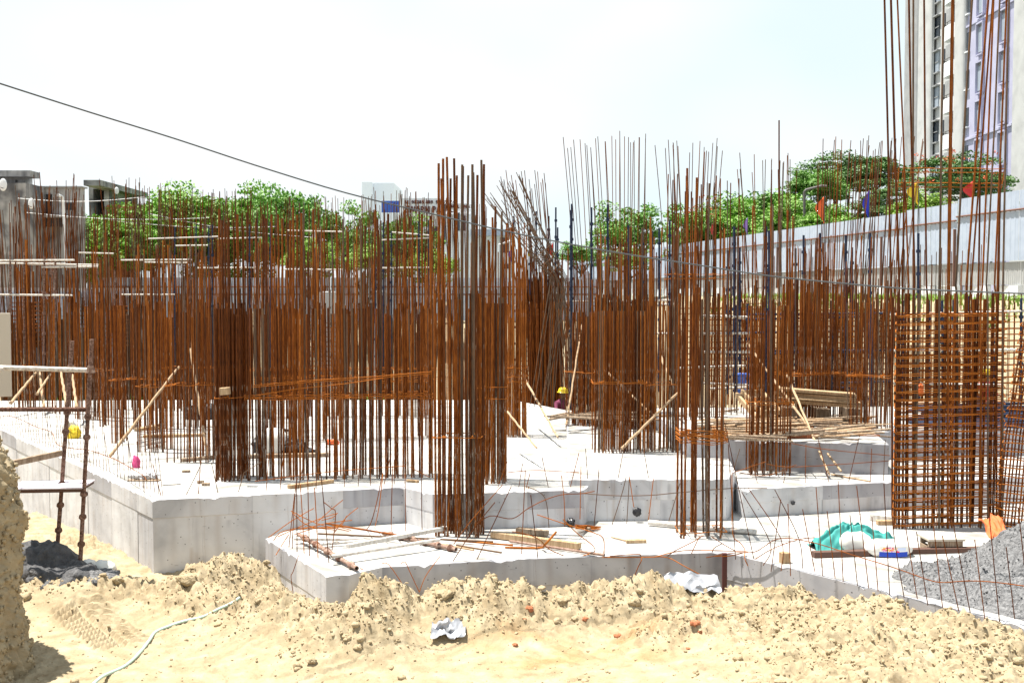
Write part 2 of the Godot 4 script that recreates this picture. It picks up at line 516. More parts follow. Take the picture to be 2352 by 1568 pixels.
func build_ground() -> void:
	n1 = noise(101, 0.9, 4); n2 = noise(102, 2.1, 4); n3 = noise(103, 4.2, 3, FastNoiseLite.TYPE_CELLULAR); n4 = noise(104, 9.0, 3); n5 = noise(105, 24.0, 2)
	n6 = noise(106, 5.0, 2, FastNoiseLite.TYPE_CELLULAR)
	n6.cellular_return_type = FastNoiseLite.RETURN_DISTANCE2_SUB
	slab_a = PackedVector2Array([Vector2(-3.2, 14.74), Vector2(-2.1, 12.8), Vector2(-1.86, 12.86), Vector2(-1.52, 13.2), Vector2(0, 13.6), Vector2(1.4, 13.8), Vector2(2.6, 13.97), Vector2(2.71, 13.86), Vector2(4.88, 10.9), Vector2(7.6, 7.2), Vector2(13, 9), Vector2(13, 18), Vector2(-2.6, 16.4)])
	slab_b = PackedVector2Array([Vector2(-4.68, 14.77), Vector2(-1.5, 15.75), Vector2(-1.06, 15.2), Vector2(.98, 15.55), Vector2(1.5, 17.5), Vector2(1.5, 25.5), Vector2(0, 28.5), Vector2(-8, 28.5), Vector2(-14, 28.2), Vector2(-10.0, 22.3)])
	slab_b2 = PackedVector2Array([Vector2(.8, 15.85), Vector2(3.0, 15.9), Vector2(3.25, 16.6), Vector2(3.6, 19.5), Vector2(3.3, 25.0), Vector2(1.2, 25.0)])
	slab_r = PackedVector2Array([Vector2(3.28, 16.1), Vector2(5.65, 16.75), Vector2(14, 18.6), Vector2(14, 24), Vector2(3.3, 21)])
	slab_c = PackedVector2Array([Vector2(2.75, 17.95), Vector2(5.75, 17.35), Vector2(6.0, 18.9), Vector2(14.5, 20.4), Vector2(14.5, 23.5), Vector2(2.75, 22.8)])
	# the berm thrown up against the front slab, its crest as one sees it
	ridge(px_ridge([[850, 1318, 12.75, .35], [905, 1338, 12.8, .45], [975, 1372, 12.9, .5], [1020, 1340, 12.9, .5], [1110, 1322, 12.95, .55], [1180, 1345, 13.0, .5], [1255, 1368, 13.1, .5], [1330, 1345, 13.1, .5], [1400, 1345, 13.1, .5], [1480, 1322, 13.1, .5], [1560, 1352, 13.2, .5], [1660, 1352, 13.2, .55], [1740, 1342, 13.1, .6], [1810, 1355, 12.8, .65], [1870, 1390, 12.4, .7], [1960, 1388, 12.05, .7], [2040, 1384, 11.75, .75], [2110, 1402, 11.5, .7], [2160, 1402, 11.25, .7], [2225, 1425, 11.0, .7], [2255, 1458, 10.85, .6], [2300, 1490, 10.7, .6], [2360, 1500, 10.5, .6]]))
	ridge(px_ridge([[630, 1350, 12.9, .5], [690, 1370, 12.6, .5], [770, 1385, 12.3, .5], [850, 1390, 12.2, .5]]))
	ridge(px_ridge([[420, 1322, 14.1, .35], [470, 1288, 14.1, .45], [520, 1268, 14.15, .5], [570, 1290, 14.2, .45], [615, 1325, 14.3, .4]]))
	ridge(px_ridge([[250, 1345, 14.1, .45], [340, 1335, 14.1, .4], [440, 1340, 13.7, .4], [540, 1355, 13.3, .4]]))
	ridge(px_ridge([[60, 1330, 14.2, .5], [170, 1335, 14.0, .5], [260, 1340, 14.0, .4]]))
	ridge(px_ridge([[175, 1240, 17.0, .3], [195, 1250, 16.6, .35], [215, 1275, 16.0, .3]]))
	ridge(px_ridge([[1880, 1450, 11.2, .5], [1990, 1462, 10.9, .6], [2110, 1475, 10.6, .6], [2230, 1500, 10.3, .6]]))
	ridge(px_ridge([[1500, 1420, 12.3, .4], [1650, 1410, 12.4, .5], [1760, 1430, 12.1, .5]]))
	var b := MB.new()
	var x0 := -8.4
	var x1 := 6.6
	var d0 := 8.6
	var nx := 600
	# rows grow with the distance
	var ds := [d0]
	while ds[-1] < 21.0:
		ds.append(ds[-1] + 0.0145 + (ds[-1] - d0) * 0.003)
	var brick := noise(131, 1.1, 4)
	var pale := noise(133, 0.8, 4)
	for j in ds.size():
		for i in nx + 1:
			var x := lerpf(x0, x1, float(i) / nx)
			var d: float = ds[j]
			var h := sand_height(x, d)
			var red := clampf((brick.get_noise_2d(x * 1.0, d * 2.0) + 0.28) * 1.5, 0, 1) * smoothstep(1.9, 0.3, absf(x - 0.6)) * smoothstep(12.7, 12.3, d) * smoothstep(11.2, 11.7, d)
			var white := clampf((pale.get_noise_2d(x, d) - 0.18) * 3.0, 0, 1) * 0.5
			b.tint = Color(1, 1, 1).lerp(Color(1.16, .80, .62), red * 0.9).lerp(Color(1.25, 1.3, 1.45), white)
			b.vert(Vector3(x, h, -d), Vector3.UP, Vector2(x, d))
	for j in ds.size() - 1:
		for i in nx:
			var a := j * (nx + 1) + i
			var e := a + nx + 1
			b.ix.append_array(PackedInt32Array([a, e, a + 1, a + 1, e, e + 1]))
	b.smooth()
	struct("sand_ground", b, M("sand"))
	# the rest of the land out to the horizon, lower under the fine sand, rising to banks round the pit
	var f := MB.new()
	var xs := []
	var x := -420.0
	while x <= 420.0:
		xs.append(x)
		x += 1.0 if absf(x) < 45.0 else 12.5
	var zs := []
	var d := 2.0
	while d < 600.0:
		zs.append(d)
		d += 0.8 if d < 80 else 16.0
	var rough := noise(141, 0.35, 4)
	for dd in zs:
		for xx in xs:
			var cool_bounce := maxf(smoothstep(70.0, 76.0, dd), smoothstep(fence_x(dd) - .5, fence_x(dd) + 1.0, xx) if dd < 120.0 else 1.0)
			f.tint = Color(1, 1, 1).lerp(Color(.62, .80, 1.15), cool_bounce)  # outer ground tinted bluish, added to cool the light it bounces
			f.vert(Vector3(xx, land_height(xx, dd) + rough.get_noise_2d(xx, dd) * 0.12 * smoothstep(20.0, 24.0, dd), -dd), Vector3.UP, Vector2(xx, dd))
	var m := xs.size()
	for j in zs.size() - 1:
		for i in m - 1:
			var a := j * m + i
			f.ix.append_array(PackedInt32Array([a, a + m, a + 1, a + 1, a + m, a + m + 1]))
	f.smooth()
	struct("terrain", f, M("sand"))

func land_height(x: float, d: float) -> float:
	var h := -0.35
	# bank on the right that carries the fence
	var line := 17.6 - (d - 40.0) * 0.142
	h = maxf(h, -0.35 + 3.95 * smoothstep(line - 8.0, line - 2.5, x) * smoothstep(16.0, 30.0, d))
	h = maxf(h, -0.35 + 3.5 * smoothstep(58.0, 72.0, d))
	h = maxf(h, -0.35 + 2.6 * smoothstep(-13.0, -18.0, x) * smoothstep(24.0, 32.0, d))
	if d < 22.0 and x > -8.6 and x < 6.8:
		h = -0.9
	return h

func slab(called: String, poly: PackedVector2Array, low: float, high: float, joint: float, m: Material, seed_: int, side_mats := {}) -> void:
	# faces in two lifts of formwork with a real step between them, a chipped upper edge and a screeded top
	var r := RandomNumberGenerator.new()
	r.seed = seed_
	var o := Node3D.new()
	o.name = uname(self, called)
	add_child(o, true)
	tag(o, "", "", "", "structure")
	var ring := PackedVector2Array()
	var drop := PackedFloat32Array()
	var chip := noise(seed_, 3.2, 4)
	var n := poly.size()
	var side_of := PackedInt32Array()
	var panel := PackedInt32Array()
	for i in n:
		var a := poly[i]
		var e := poly[(i + 1) % n]
		var steps := maxi(1, int((e - a).length() / 0.07)) if minf(a.y, e.y) < 17.5 else maxi(1, int((e - a).length() / 0.5))
		for k in steps:
			ring.append(a.lerp(e, float(k) / steps))
			side_of.append(i)
			panel.append(int((e - a).length() * k / steps / 1.22) + i * 3)
			var c := chip.get_noise_2d(ring[-1].x * 1.5, ring[-1].y * 1.5)
			drop.append(0.007 + minf(maxf(c - 0.22, 0.0) * 0.26, .04) * r.randf_range(.3, 1.0) + r.randf() * 0.005)
	var cnt := ring.size()
	var area := 0.0
	for i in n:
		area += poly[i].cross(poly[(i + 1) % n])
	var sgn := -1.0 if area > 0 else 1.0
	var outw := PackedVector2Array()
	for i in cnt:
		var t := (ring[(i + 1) % cnt] - ring[(i + cnt - 1) % cnt]).normalized()
		outw.append(Vector2(-t.y, t.x) * sgn)
	var faces := {}
	for i in cnt:
		var j := (i + 1) % cnt
		var which: String = side_mats.get(side_of[i], "")
		if which == "" and m == M("concrete") and (panel[i] * 7 + seed_) % 5 < 2:
			which = "concrete_b"
		var stepped := .005 if panel[i] % 2 else 0.0
		var upper := which
		if m == M("concrete") and which in ["", "concrete_b"]:
			upper = ["", "concrete_b", "", "darker_concrete", "concrete_b"][(panel[i] * 11 + seed_ * 3) % 5]
		for key in [which, upper]:
			if not faces.has(key):
				faces[key] = MB.new()
		var rows := []
		for e in [[low, stepped], [joint - 0.006, stepped], [joint + 0.004, 0.010], [high, 0.010]]:
			var row := []
			for k in [i, j]:
				var w := (outw[i] if i == k else outw[i])
				var y: float = e[0]
				if y == high: y = high - drop[k]
				var p: Vector2 = ring[k] + outw[k] * e[1]
				row.append(Vector3(p.x, y, -p.y))
			rows.append(row)
		# broken bevel up to the top
		var bev := []
		for k in [i, j]:
			var p := ring[k] - outw[k] * (drop[k] * 1.3)
			bev.append(Vector3(p.x, high, -p.y))
		rows.append(bev)
		for q in rows.size() - 1:
			var b: MB = faces[which if q == 0 else upper]
			if sgn > 0:
				b.quad(rows[q + 1][0], rows[q + 1][1], rows[q][1], rows[q][0])
			else:
				b.quad(rows[q + 1][1], rows[q + 1][0], rows[q][0], rows[q][1])
	for which in faces:
		part(o, "slab_face", faces[which], M(which) if which else m)
	var tp := MB.new()
	var inner := PackedVector2Array()
	for i in cnt:
		inner.append(ring[i] - outw[i] * drop[i] * 1.3)
	var idx := Geometry2D.triangulate_polygon(inner)
	for p in inner:
		tp.vert(Vector3(p.x, high, -p.y), Vector3.UP, p)
	tp.ix.append_array(idx)
	part(o, "slab_top", tp, M("screed"))

func build_slabs() -> void:
	slab("foundation_slab", slab_a, -0.6, 0.7, 0.36, M("concrete"), 301, {6: "darker_concrete", 7: "darker_concrete", 8: "darker_concrete", 4: "darker_concrete", 5: "darker_concrete", 3: "darker_concrete"})  # front and right sides carry their shade in the darker tone
	slab("foundation_slab", slab_b, -0.6, 1.2, 0.95, M("concrete"), 302)
	slab("foundation_slab", slab_b2, -0.5, 1.29, 1.0, M("concrete"), 303)
	slab("foundation_slab", slab_r, -0.4, 1.11, 0.9, M("concrete"), 304)
	slab("foundation_slab", slab_c, -0.3, 1.58, 1.35, M("darker_concrete"), 305)
	# black-plugged sleeves in the slab faces
	for q in [[387, 1222, 14.95, .045], [537, 1215, 15.28, .075], [676, 1192, 15.42, .06], [1311, 1200, 15.45, .055], [1463, 1176, 15.75, .06], [1822, 1154, 16.25, .03]]:
		var b := MB.new()
		var p := P(q[0], q[1], q[2])
		lump(b, p, Vector3(q[3], q[3] * 1.05, q[3] * 0.9), 0.28, int(q[0]), 10)
		solo("plugged_pipe_sleeve", b, M("plastic_black"), {387: "small black plugged sleeve near the left corner of the pale concrete face", 537: "largest black plugged sleeve on the grey face above the sand mound", 676: "black plugged sleeve behind the rusty stirrup tangle", 1311: "black plugged sleeve beside the coir broom bundle", 1463: "round black plugged sleeve right of the broom, above the long pole", 1822: "tiny black plugged sleeve on the block right of the twin thick bar column"}[q[0]], "pipe sleeve", "plugged sleeves in the slab faces", p)

func lump(b: MB, o: Vector3, radii: Vector3, amount: float, seed_: int, div := 8, freq := 1.6) -> void:
	# a smooth-shaded knobbly ball
	var nz := noise(seed_, freq, 3)
	var at := b.v.size()
	for j in div + 1:
		var th := PI * j / div
		for i in div * 2 + 1:
			var ph := TAU * (i % (div * 2)) / (div * 2)
			var q := Vector3(sin(th) * cos(ph), cos(th), sin(th) * sin(ph))
			var k := 1.0 + nz.get_noise_3dv(q) * amount * 2.0
			var p := o + q * radii * k
			b.vert(p, (q / radii).normalized(), Vector2(float(i) / div, float(j) / div))
	for j in div:
		for i in div * 2:
			var a := at + j * (div * 2 + 1) + i
			var e := a + div * 2 + 1
			b.ix.append_array(PackedInt32Array([a, a + 1, e, a + 1, e + 1, e]))
	# shared normals
	for i in range(at, b.n.size()):
		b.n[i] = b.n[i]
	shade(b, at, div)

func shade(b: MB, at: int, div: int) -> void:
	var w := div * 2 + 1
	for j in range(1, div):
		for i in div * 2:
			var l := b.v[at + j * w + (i + div * 2 - 1) % (div * 2)]
			var r := b.v[at + j * w + (i + 1) % (div * 2)]
			var u := b.v[at + (j - 1) * w + i]
			var d := b.v[at + (j + 1) * w + i]
			var nn := (r - l).cross(d - u)
			if nn.length() > 1e-9:
				nn = nn.normalized()
				if nn.dot(b.n[at + j * w + i]) < 0: nn = -nn
				b.n[at + j * w + i] = nn
		b.n[at + j * w + div * 2] = b.n[at + j * w]

func on_sand(x: float, y: float) -> Vector3:      # where the sand surface shows at that place of the picture
	var q := ray(x, y)
	q /= -q.z
	var d := 9.0
	while d < 19.0:
		var p := Vector3(0, EYE, 0) + q * d
		if p.y < sand_height(p.x, d):
			return p
		d += 0.02
	return Vector3(0, EYE, 0) + q * 12.0

func build_clods() -> void:
	# crumbs and clods strewn over the sand: past counting
	var r := RandomNumberGenerator.new()
	r.seed = 77
	var meshes := []
	for k in 3:
		var b := MB.new()
		lump(b, Vector3.ZERO, Vector3(1, .72, .9), 0.34, 500 + k, 3, 1.5)
		meshes.append(b.mesh())
	var patch := noise(178, 1.1, 3)
	var lists := [[], [], []]
	var tries := 0
	while tries < 75000:
		tries += 1
		var x := r.randf_range(-6.2, 5.6)
		var d := r.randf_range(9.6, 14.6)
		if Geometry2D.is_point_in_polygon(Vector2(x, d), slab_a) or Geometry2D.is_point_in_polygon(Vector2(x, d), slab_b):
			continue
		var h := sand_height(x, d)
		var hilly := clampf((h - sand_base(x, d)) * 2.6 + smoothstep(1.6, 3.0, x) * .5, 0.07, 1.0)
		hilly *= smoothstep(-.25, .3, patch.get_noise_2d(x, d)) * .62 + .38
		if r.randf() > hilly: continue
		var s := 0.005 + 0.018 * pow(r.randf(), 3.0) + (0.055 * r.randf() if r.randf() < 0.02 else 0.0)
		var t := Transform3D(Basis.from_euler(Vector3(r.randf() * TAU, r.randf() * TAU, r.randf() * TAU)).scaled(Vector3(s * r.randf_range(.8, 1.3), s * r.randf_range(.6, 1.0), s)), Vector3(x, h + s * 0.15, -d))
		lists[r.randi() % 3].append(t)
	for k in 3:
		var mm := MultiMesh.new()
		mm.transform_format = MultiMesh.TRANSFORM_3D
		mm.mesh = meshes[k]
		mm.instance_count = lists[k].size()
		for i in lists[k].size():
			mm.set_instance_transform(i, lists[k][i])
		var o := MultiMeshInstance3D.new()
		o.name = uname(self, "soil_crumbs")
		o.multimesh = mm
		o.material_override = M("clod")
		add_child(o, true)
		tag(o, "loose crumbs and small clods strewn over the sand heaps", "soil crumbs", "crumbs over the sand", "stuff")

func build_bank() -> void:
	# the cut edge of a sand bank at the left of the picture
	var b := MB.new()
	var k1 := noise(151, 0.8, 5)
	var k2 := noise(152, 3.0, 4)
	var k3 := noise(153, 8.0, 3, FastNoiseLite.TYPE_CELLULAR)
	# silhouette: x in the picture over height, at 11.6 m
	var prof := [[1010, -6], [1050, 14], [1090, 34], [1150, 47], [1210, 57], [1260, 50], [1320, 52], [1390, 46], [1440, 56], [1500, 68], [1560, 78], [1640, 95]]
	var nj := 190
	var ni := 190
	for j in nj + 1:
		var y := lerpf(1005.0, 1640.0, float(j) / nj)
		var edge := 0.0
		for q in prof.size() - 1:
			if y >= prof[q][0]:
				edge = lerpf(prof[q][1], prof[q + 1][1], clampf((y - prof[q][0]) / float(prof[q + 1][0] - prof[q][0]), 0, 1))
		if y < 1010: edge = -6
		var p := P(edge, y, 11.6)
		for i in ni + 1:
			# from the back of the far end round to the near end
			var t := float(i) / ni
			var d := lerpf(13.4, 8.0, t)
			var inx := 0.0
			if d > 11.6:
				inx = (d - 11.6) * (d - 11.6) * 0.7
			var ox := p.x - inx - maxf(11.6 - d, 0.0) * 0.015
			var rgh := k1.get_noise_2d(d * 1.6, p.y * 0.7) * 0.20 + absf(k2.get_noise_2d(d * 2.2, p.y * 0.9)) * 0.16 + maxf(k3.get_noise_2d(d * 1.3, p.y * 1.2) + .3, 0) * 0.10
			b.vert(Vector3(ox - 0.12 + rgh * smoothstep(14.0, 11.0, d), p.y + k1.get_noise_2d(d + 40, 3) * 0.12 * smoothstep(0.0, 2.5, p.y), -d), Vector3.RIGHT, Vector2(d, p.y))
	# a top that runs back to the left
	for i in ni + 1:
		var q := b.v[i]
		b.vert(q + Vector3(-3.5, 0.25, 0), Vector3.UP, Vector2(q.z, 3))
	var wdt := ni + 1
	for j in nj:
		for i in ni:
			var a := j * wdt + i
			b.ix.append_array(PackedInt32Array([a, a + 1, a + wdt, a + 1, a + wdt + 1, a + wdt]))
	for i in ni:
		var a := i
		var e := (nj + 1) * wdt + i
		b.ix.append_array(PackedInt32Array([e, e + 1, a, e + 1, a + 1, a]))
	b.smooth()
	struct("sand_bank", b, M("sand"))
	var r := RandomNumberGenerator.new()
	r.seed = 19
	var cm := MB.new()
	lump(cm, Vector3.ZERO, Vector3(1, .75, .9), .35, 530, 3, 1.5)
	var mm := MultiMesh.new()
	mm.transform_format = MultiMesh.TRANSFORM_3D
	mm.mesh = cm.mesh()
	mm.instance_count = 5000
	for k in 5000:
		var q := r.randi() % (wdt * nj)
		var s := .006 + .03 * pow(r.randf(), 3.0)
		mm.set_instance_transform(k, Transform3D(Basis.from_euler(Vector3(r.randf(), r.randf(), r.randf()) * TAU).scaled(Vector3.ONE * s), b.v[q] + b.n[q] * s * .3 * signf(b.n[q].x + .3)))
	var o := MultiMeshInstance3D.new()
	o.name = "bank_crumbs"
	o.multimesh = mm
	o.material_override = M("clod")
	add_child(o, true)
	tag(o, "crumbs of earth sticking to the cut face of the sand bank at the left edge", "soil crumbs", "", "stuff")

# ---------------------------------------------------------------- reinforcement
const RUSTS := ["rust", "rust", "rust_dark", "rust_light", "rust_grey", "rust", "rust_dark"]

func bar_mesh(length: float, dia: float, variant: int, ribbed := false) -> ArrayMesh:
	length = snappedf(length, 0.08)
	var key := "%.2f_%.3f_%d_%s" % [length, dia, variant, ribbed]
	if bar_meshes.has(key): return bar_meshes[key]
	var r := RandomNumberGenerator.new()
	r.seed = variant * 77 + int(length * 100)
	var b := MB.new()
	var bow := Vector2(r.randf_range(-1, 1), r.randf_range(-1, 1)) * 0.0012 * length * length
	var ph := r.randf() * TAU
	var pts := []
	var rad := []
	if ribbed:
		var k := 0
		var step := 0.011
		var n := int(length / step)
		for i in n + 1:
			var y := length * i / n
			var f := y / length
			pts.append(Vector3(bow.x * sin(PI * f), y, bow.y * sin(PI * f)))
			rad.append(dia * (0.5 if i % 2 == 0 else 0.56))
		b.tube(pts, rad, 8)
		# tilt the ribs
		for i in b.v.size():
			b.v[i].y += b.n[i].x * dia * 0.28 if b.v[i].y > 0.02 and b.v[i].y < length - 0.02 else 0.0
	else:
		var n := 7
		for i in n + 1:
			var f := float(i) / n
			pts.append(Vector3(bow.x * sin(PI * f + ph * 0.3), length * f, bow.y * sin(TAU * f * 0.6 + ph)))
		b.tube(pts, dia * 0.5, 6 if dia > 0.014 else 5)
	bar_meshes[key] = b.mesh()
	return bar_meshes[key]

func stand(t: Node3D, called: String, base: Vector3, length: float, dia: float, lean: Vector2, key: String, ribbed := false) -> void:
	var up := Vector3(lean.x, 1, lean.y).normalized()
	var side := up.cross(Vector3(0, 0, 1)).normalized()
	var bs := Basis(side, up, side.cross(up)) * Basis(Vector3.UP, rng.randf() * TAU)
	# keep the lean but spin the bar about itself
	put(t, called, bar_mesh(length, dia, rng.randi() % 4, ribbed), M(key), Transform3D(bs, base - t.position))

func spots_wall(a: Vector3, e: Vector3, width: float, rows: int, spacing: float) -> Array:
	var u := Vector3(e.x - a.x, 0, e.z - a.z)
	var n := maxi(2, int(round(u.length() / spacing)) + 1)
	u = u.normalized()
	var w := Vector3(u.z, 0, -u.x)
	if w.z > 0: w = -w
	var out := []
	for k in rows:
		for i in n:
			var p := a.lerp(e, (i + (0.25 if k % 2 else 0.0)) / (n - 1.0 + 0.25))
			out.append(p + w * (width * (float(k) / maxi(1, rows - 1))))
	return out

# the reinforcement of one wall or column: starter bars, taller bars lapped beside them, ties
func rebar_wall(label: String, group: String, a: Vector3, e: Vector3, width: float, o: Dictionary) -> Node3D:
	var t := thing(o.get("name", "wall_reinforcement"), label, o.get("category", "rebar wall"), (a + e) * 0.5, group)
	var rows: int = o.get("rows", 2)
	var dia: float = o.get("dia", 0.025)
	var h: float = a.y
	var d: float = -(a.z + e.z) * 0.5
	var low: float = height_at(o.get("starter", 690), d) - h if o.get("starter", 690) > 0 else 0.0
	var high: float = height_at(o.get("tall", 490), d) - h
	var share: float = o.get("share", 0.85)
	var lean: float = o.get("lean", 0.006)
	var splashed: bool = o.get("splashed", true)
	var ribbed: bool = o.get("ribbed", false)
	var jit: float = o.get("jitter", 0.012)
	var var_: float = o.get("vary", 0.12)
	var keys: Array = o.get("mats", RUSTS)
	var spots := spots_wall(a, e, width, rows, o.get("spacing", 0.13))
	var joined: bool = o.get("joined", false)
	var mb := {}
	for p in spots:
		var q: Vector3 = p + Vector3(rng.randf_range(-jit, jit), -0.02, rng.randf_range(-jit, jit))
		var todo := []
		if low > 0.2:
			todo.append([q, low + rng.randf_range(-.07, .07) + (rng.randf_range(-.5, .1) if rng.randf() < 0.1 else 0.0)])
		if rng.randf() < share:
			todo.append([q + Vector3(dia * 1.15, 0, rng.randf_range(-1, 1) * dia), high + rng.randf_range(-var_, var_)])
		for w in todo:
			var key: String = keys[rng.randi() % keys.size()]
			var ln: Vector2 = Vector2(rng.randf_range(-lean, lean), rng.randf_range(-lean, lean)) + o.get("drift", Vector2.ZERO)
			if rng.randf() < .05: ln *= 4.0
			if joined:
				if not mb.has(key): mb[key] = MB.new()
				var top: Vector3 = w[0] + Vector3(ln.x, 1, ln.y) * w[1]
				mb[key].tube([w[0], (w[0] + top) * 0.5 + Vector3(rng.randf_range(-1, 1), 0, rng.randf_range(-1, 1)) * lean, top], dia * 0.5, 4, false)
			else:
				stand(t, "bar", w[0], w[1], dia * rng.randf_range(.92, 1.05), ln, key + ("_splashed" if splashed else ""), ribbed)
	for key in mb:
		tag(part(t, "bars", mb[key], M(key)), "", "", "", "stuff")
	for y in o.get("ties", []):
		tie_loop(t, a, e, width, height_at(y, d), o.get("tie_dia", 0.010), o.get("wild", 0.012))
	return t

func tie_loop(t: Node3D, a: Vector3, e: Vector3, width: float, y: float, dia: float, wild := 0.012) -> void:
	var u := Vector3(e.x - a.x, 0, e.z - a.z)
	var n := maxi(2, int(u.length() / 0.16))
	u = u.normalized()
	var w := Vector3(u.z, 0, -u.x)
	if w.z > 0: w = -w
	var m := 0.03
	var loops := 2 if n > 6 else 1
	for k in loops:
		var pts := []
		var yy := y + k * 0.035
		for i in n + 1:
			pts.append(Vector3(0, yy, 0) + flat(a.lerp(e, float(i) / n)) - u * m * (1 - 2.0 * i / n) - w * m + Vector3(0, rng.randf_range(-wild, wild), 0))
		for i in n + 1:
			pts.append(Vector3(0, yy, 0) + flat(e.lerp(a, float(i) / n)) + u * m * (1 - 2.0 * i / n) + w * (width + m) + Vector3(0, rng.randf_range(-wild, wild), 0))
		var b := MB.new()
		b.tube(pts, dia * 0.5, 5, false, 0.0, true)
		part(t, "tie", b, M("tie_rust"))
	# hooked cross ties with sticking-out ends
	for i in range(0, n, 2):
		var p := flat(a.lerp(e, (i + 0.5) / n)) + Vector3(0, y + 0.01, 0)
		var b := MB.new()
		var sk := u * rng.randf_range(.03, .09)
		b.tube([p - w * (m + 0.02) + sk + Vector3(0, .012, 0), p - w * (m + .012), p + w * (width + m), p + w * (width + m + .012) + sk], dia * 0.45, 4, false)
		part(t, "cross_tie", b, M("tie_rust"))

func flat(p: Vector3) -> Vector3:
	return Vector3(p.x, 0, p.z)

# tall thin bars far back: bound to no ties, whipping about in the air
func whips(label: String, x0: float, x1: float, ytop: float, d: float, count: int, o := {}) -> void:
	var h: float = o.get("h", 0.0)
	var c := P((x0 + x1) * 0.5, 900, d)
	var t := thing("column_reinforcement", label, "rebar column", Vector3(c.x, h, c.z), "tall thin starter bars at the back of the site")
	var dia: float = o.get("dia", 0.019)
	var spread: float = o.get("spread", 0.03)
	var drift: float = o.get("drift", 0.0)
	var mb := {}
	count = int(count * 1.5)
	for k in count:
		var f := (k + rng.randf_range(.1, .9)) / count
		var base := P(lerpf(x0, x1, f), 900, d + rng.randf_range(-.5, .5))
		base.y = h
		var top: float = height_at(ytop + rng.randf_range(0, o.get("vary", 25.0)), d) - h
		var ln: Vector2 = Vector2((f - 0.5) * spread * 2.0 * o.get("fan", 1.0) + rng.randf_range(-spread, spread) + drift, rng.randf_range(-spread, spread))
		var key: String = ["rust_dark", "rust_grey", "rust", "rust_dark"][rng.randi() % 4]
		if not mb.has(key): mb[key] = MB.new()
		var pts := []
		for i in 6:
			var g := i / 5.0
			pts.append(base + Vector3(ln.x * pow(g, 1.6) * top, top * g, ln.y * g * top))
		mb[key].tube(pts, dia * 0.5, 4, false)
		# the shorter bar it is lapped to
		mb[key].tube([base + Vector3(dia, 0, 0), base + Vector3(dia + ln.x * 0.15, top * rng.randf_range(.42, .6), 0)], dia * 0.62, 4, false)
	for key in mb:
		tag(part(t, "bars", mb[key], M(key)), "", "", "", "stuff")

# a mesh cage: bars both ways, two layers
func grid_mat(label: String, x0: float, x1: float, ytop: float, ybot: float, d: float, o := {}) -> void:
	var a := P(x0, ybot, d)
	var e := P(x1, ybot, d + o.get("turn", 0.4))
	e.y = a.y
	var top := height_at(ytop, d)
	var t := thing("wall_reinforcement", label, "rebar mesh", (a + e) * 0.5, "close-meshed wall cages at the back of the pit")
	var pitch: float = o.get("pitch", 0.15)
	var dia: float = o.get("dia", 0.022)
	var vb := MB.new()
	var hb := MB.new()
	var n := int((e - a).length() / pitch)
	var w := Vector3(0, 0, -o.get("width", 0.25))
	for k in 2:
		for i in n + 1:
			var p := a.lerp(e, float(i) / n) + w * k + Vector3(rng.randf_range(-.015, .015), 0, 0)
			vb.tube([p, p + Vector3(rng.randf_range(-.03, .03), top - a.y + rng.randf_range(0, .35), 0)], dia * 0.5, 4, false)
		var m := int((top - a.y) / pitch)
		for j in m:
			var y := pitch * (j + 0.5)
			var s := rng.randf_range(-.02, .02)
			hb.tube([a + w * k + Vector3(-.05, y, .02), e + w * k + Vector3(.05, y + s, .02)], dia * 0.45, 4, false)
	tag(part(t, "upright_bars", vb, M("rust_dark")), "", "", "", "stuff")
	tag(part(t, "level_bars", hb, M("rust")), "", "", "", "stuff")

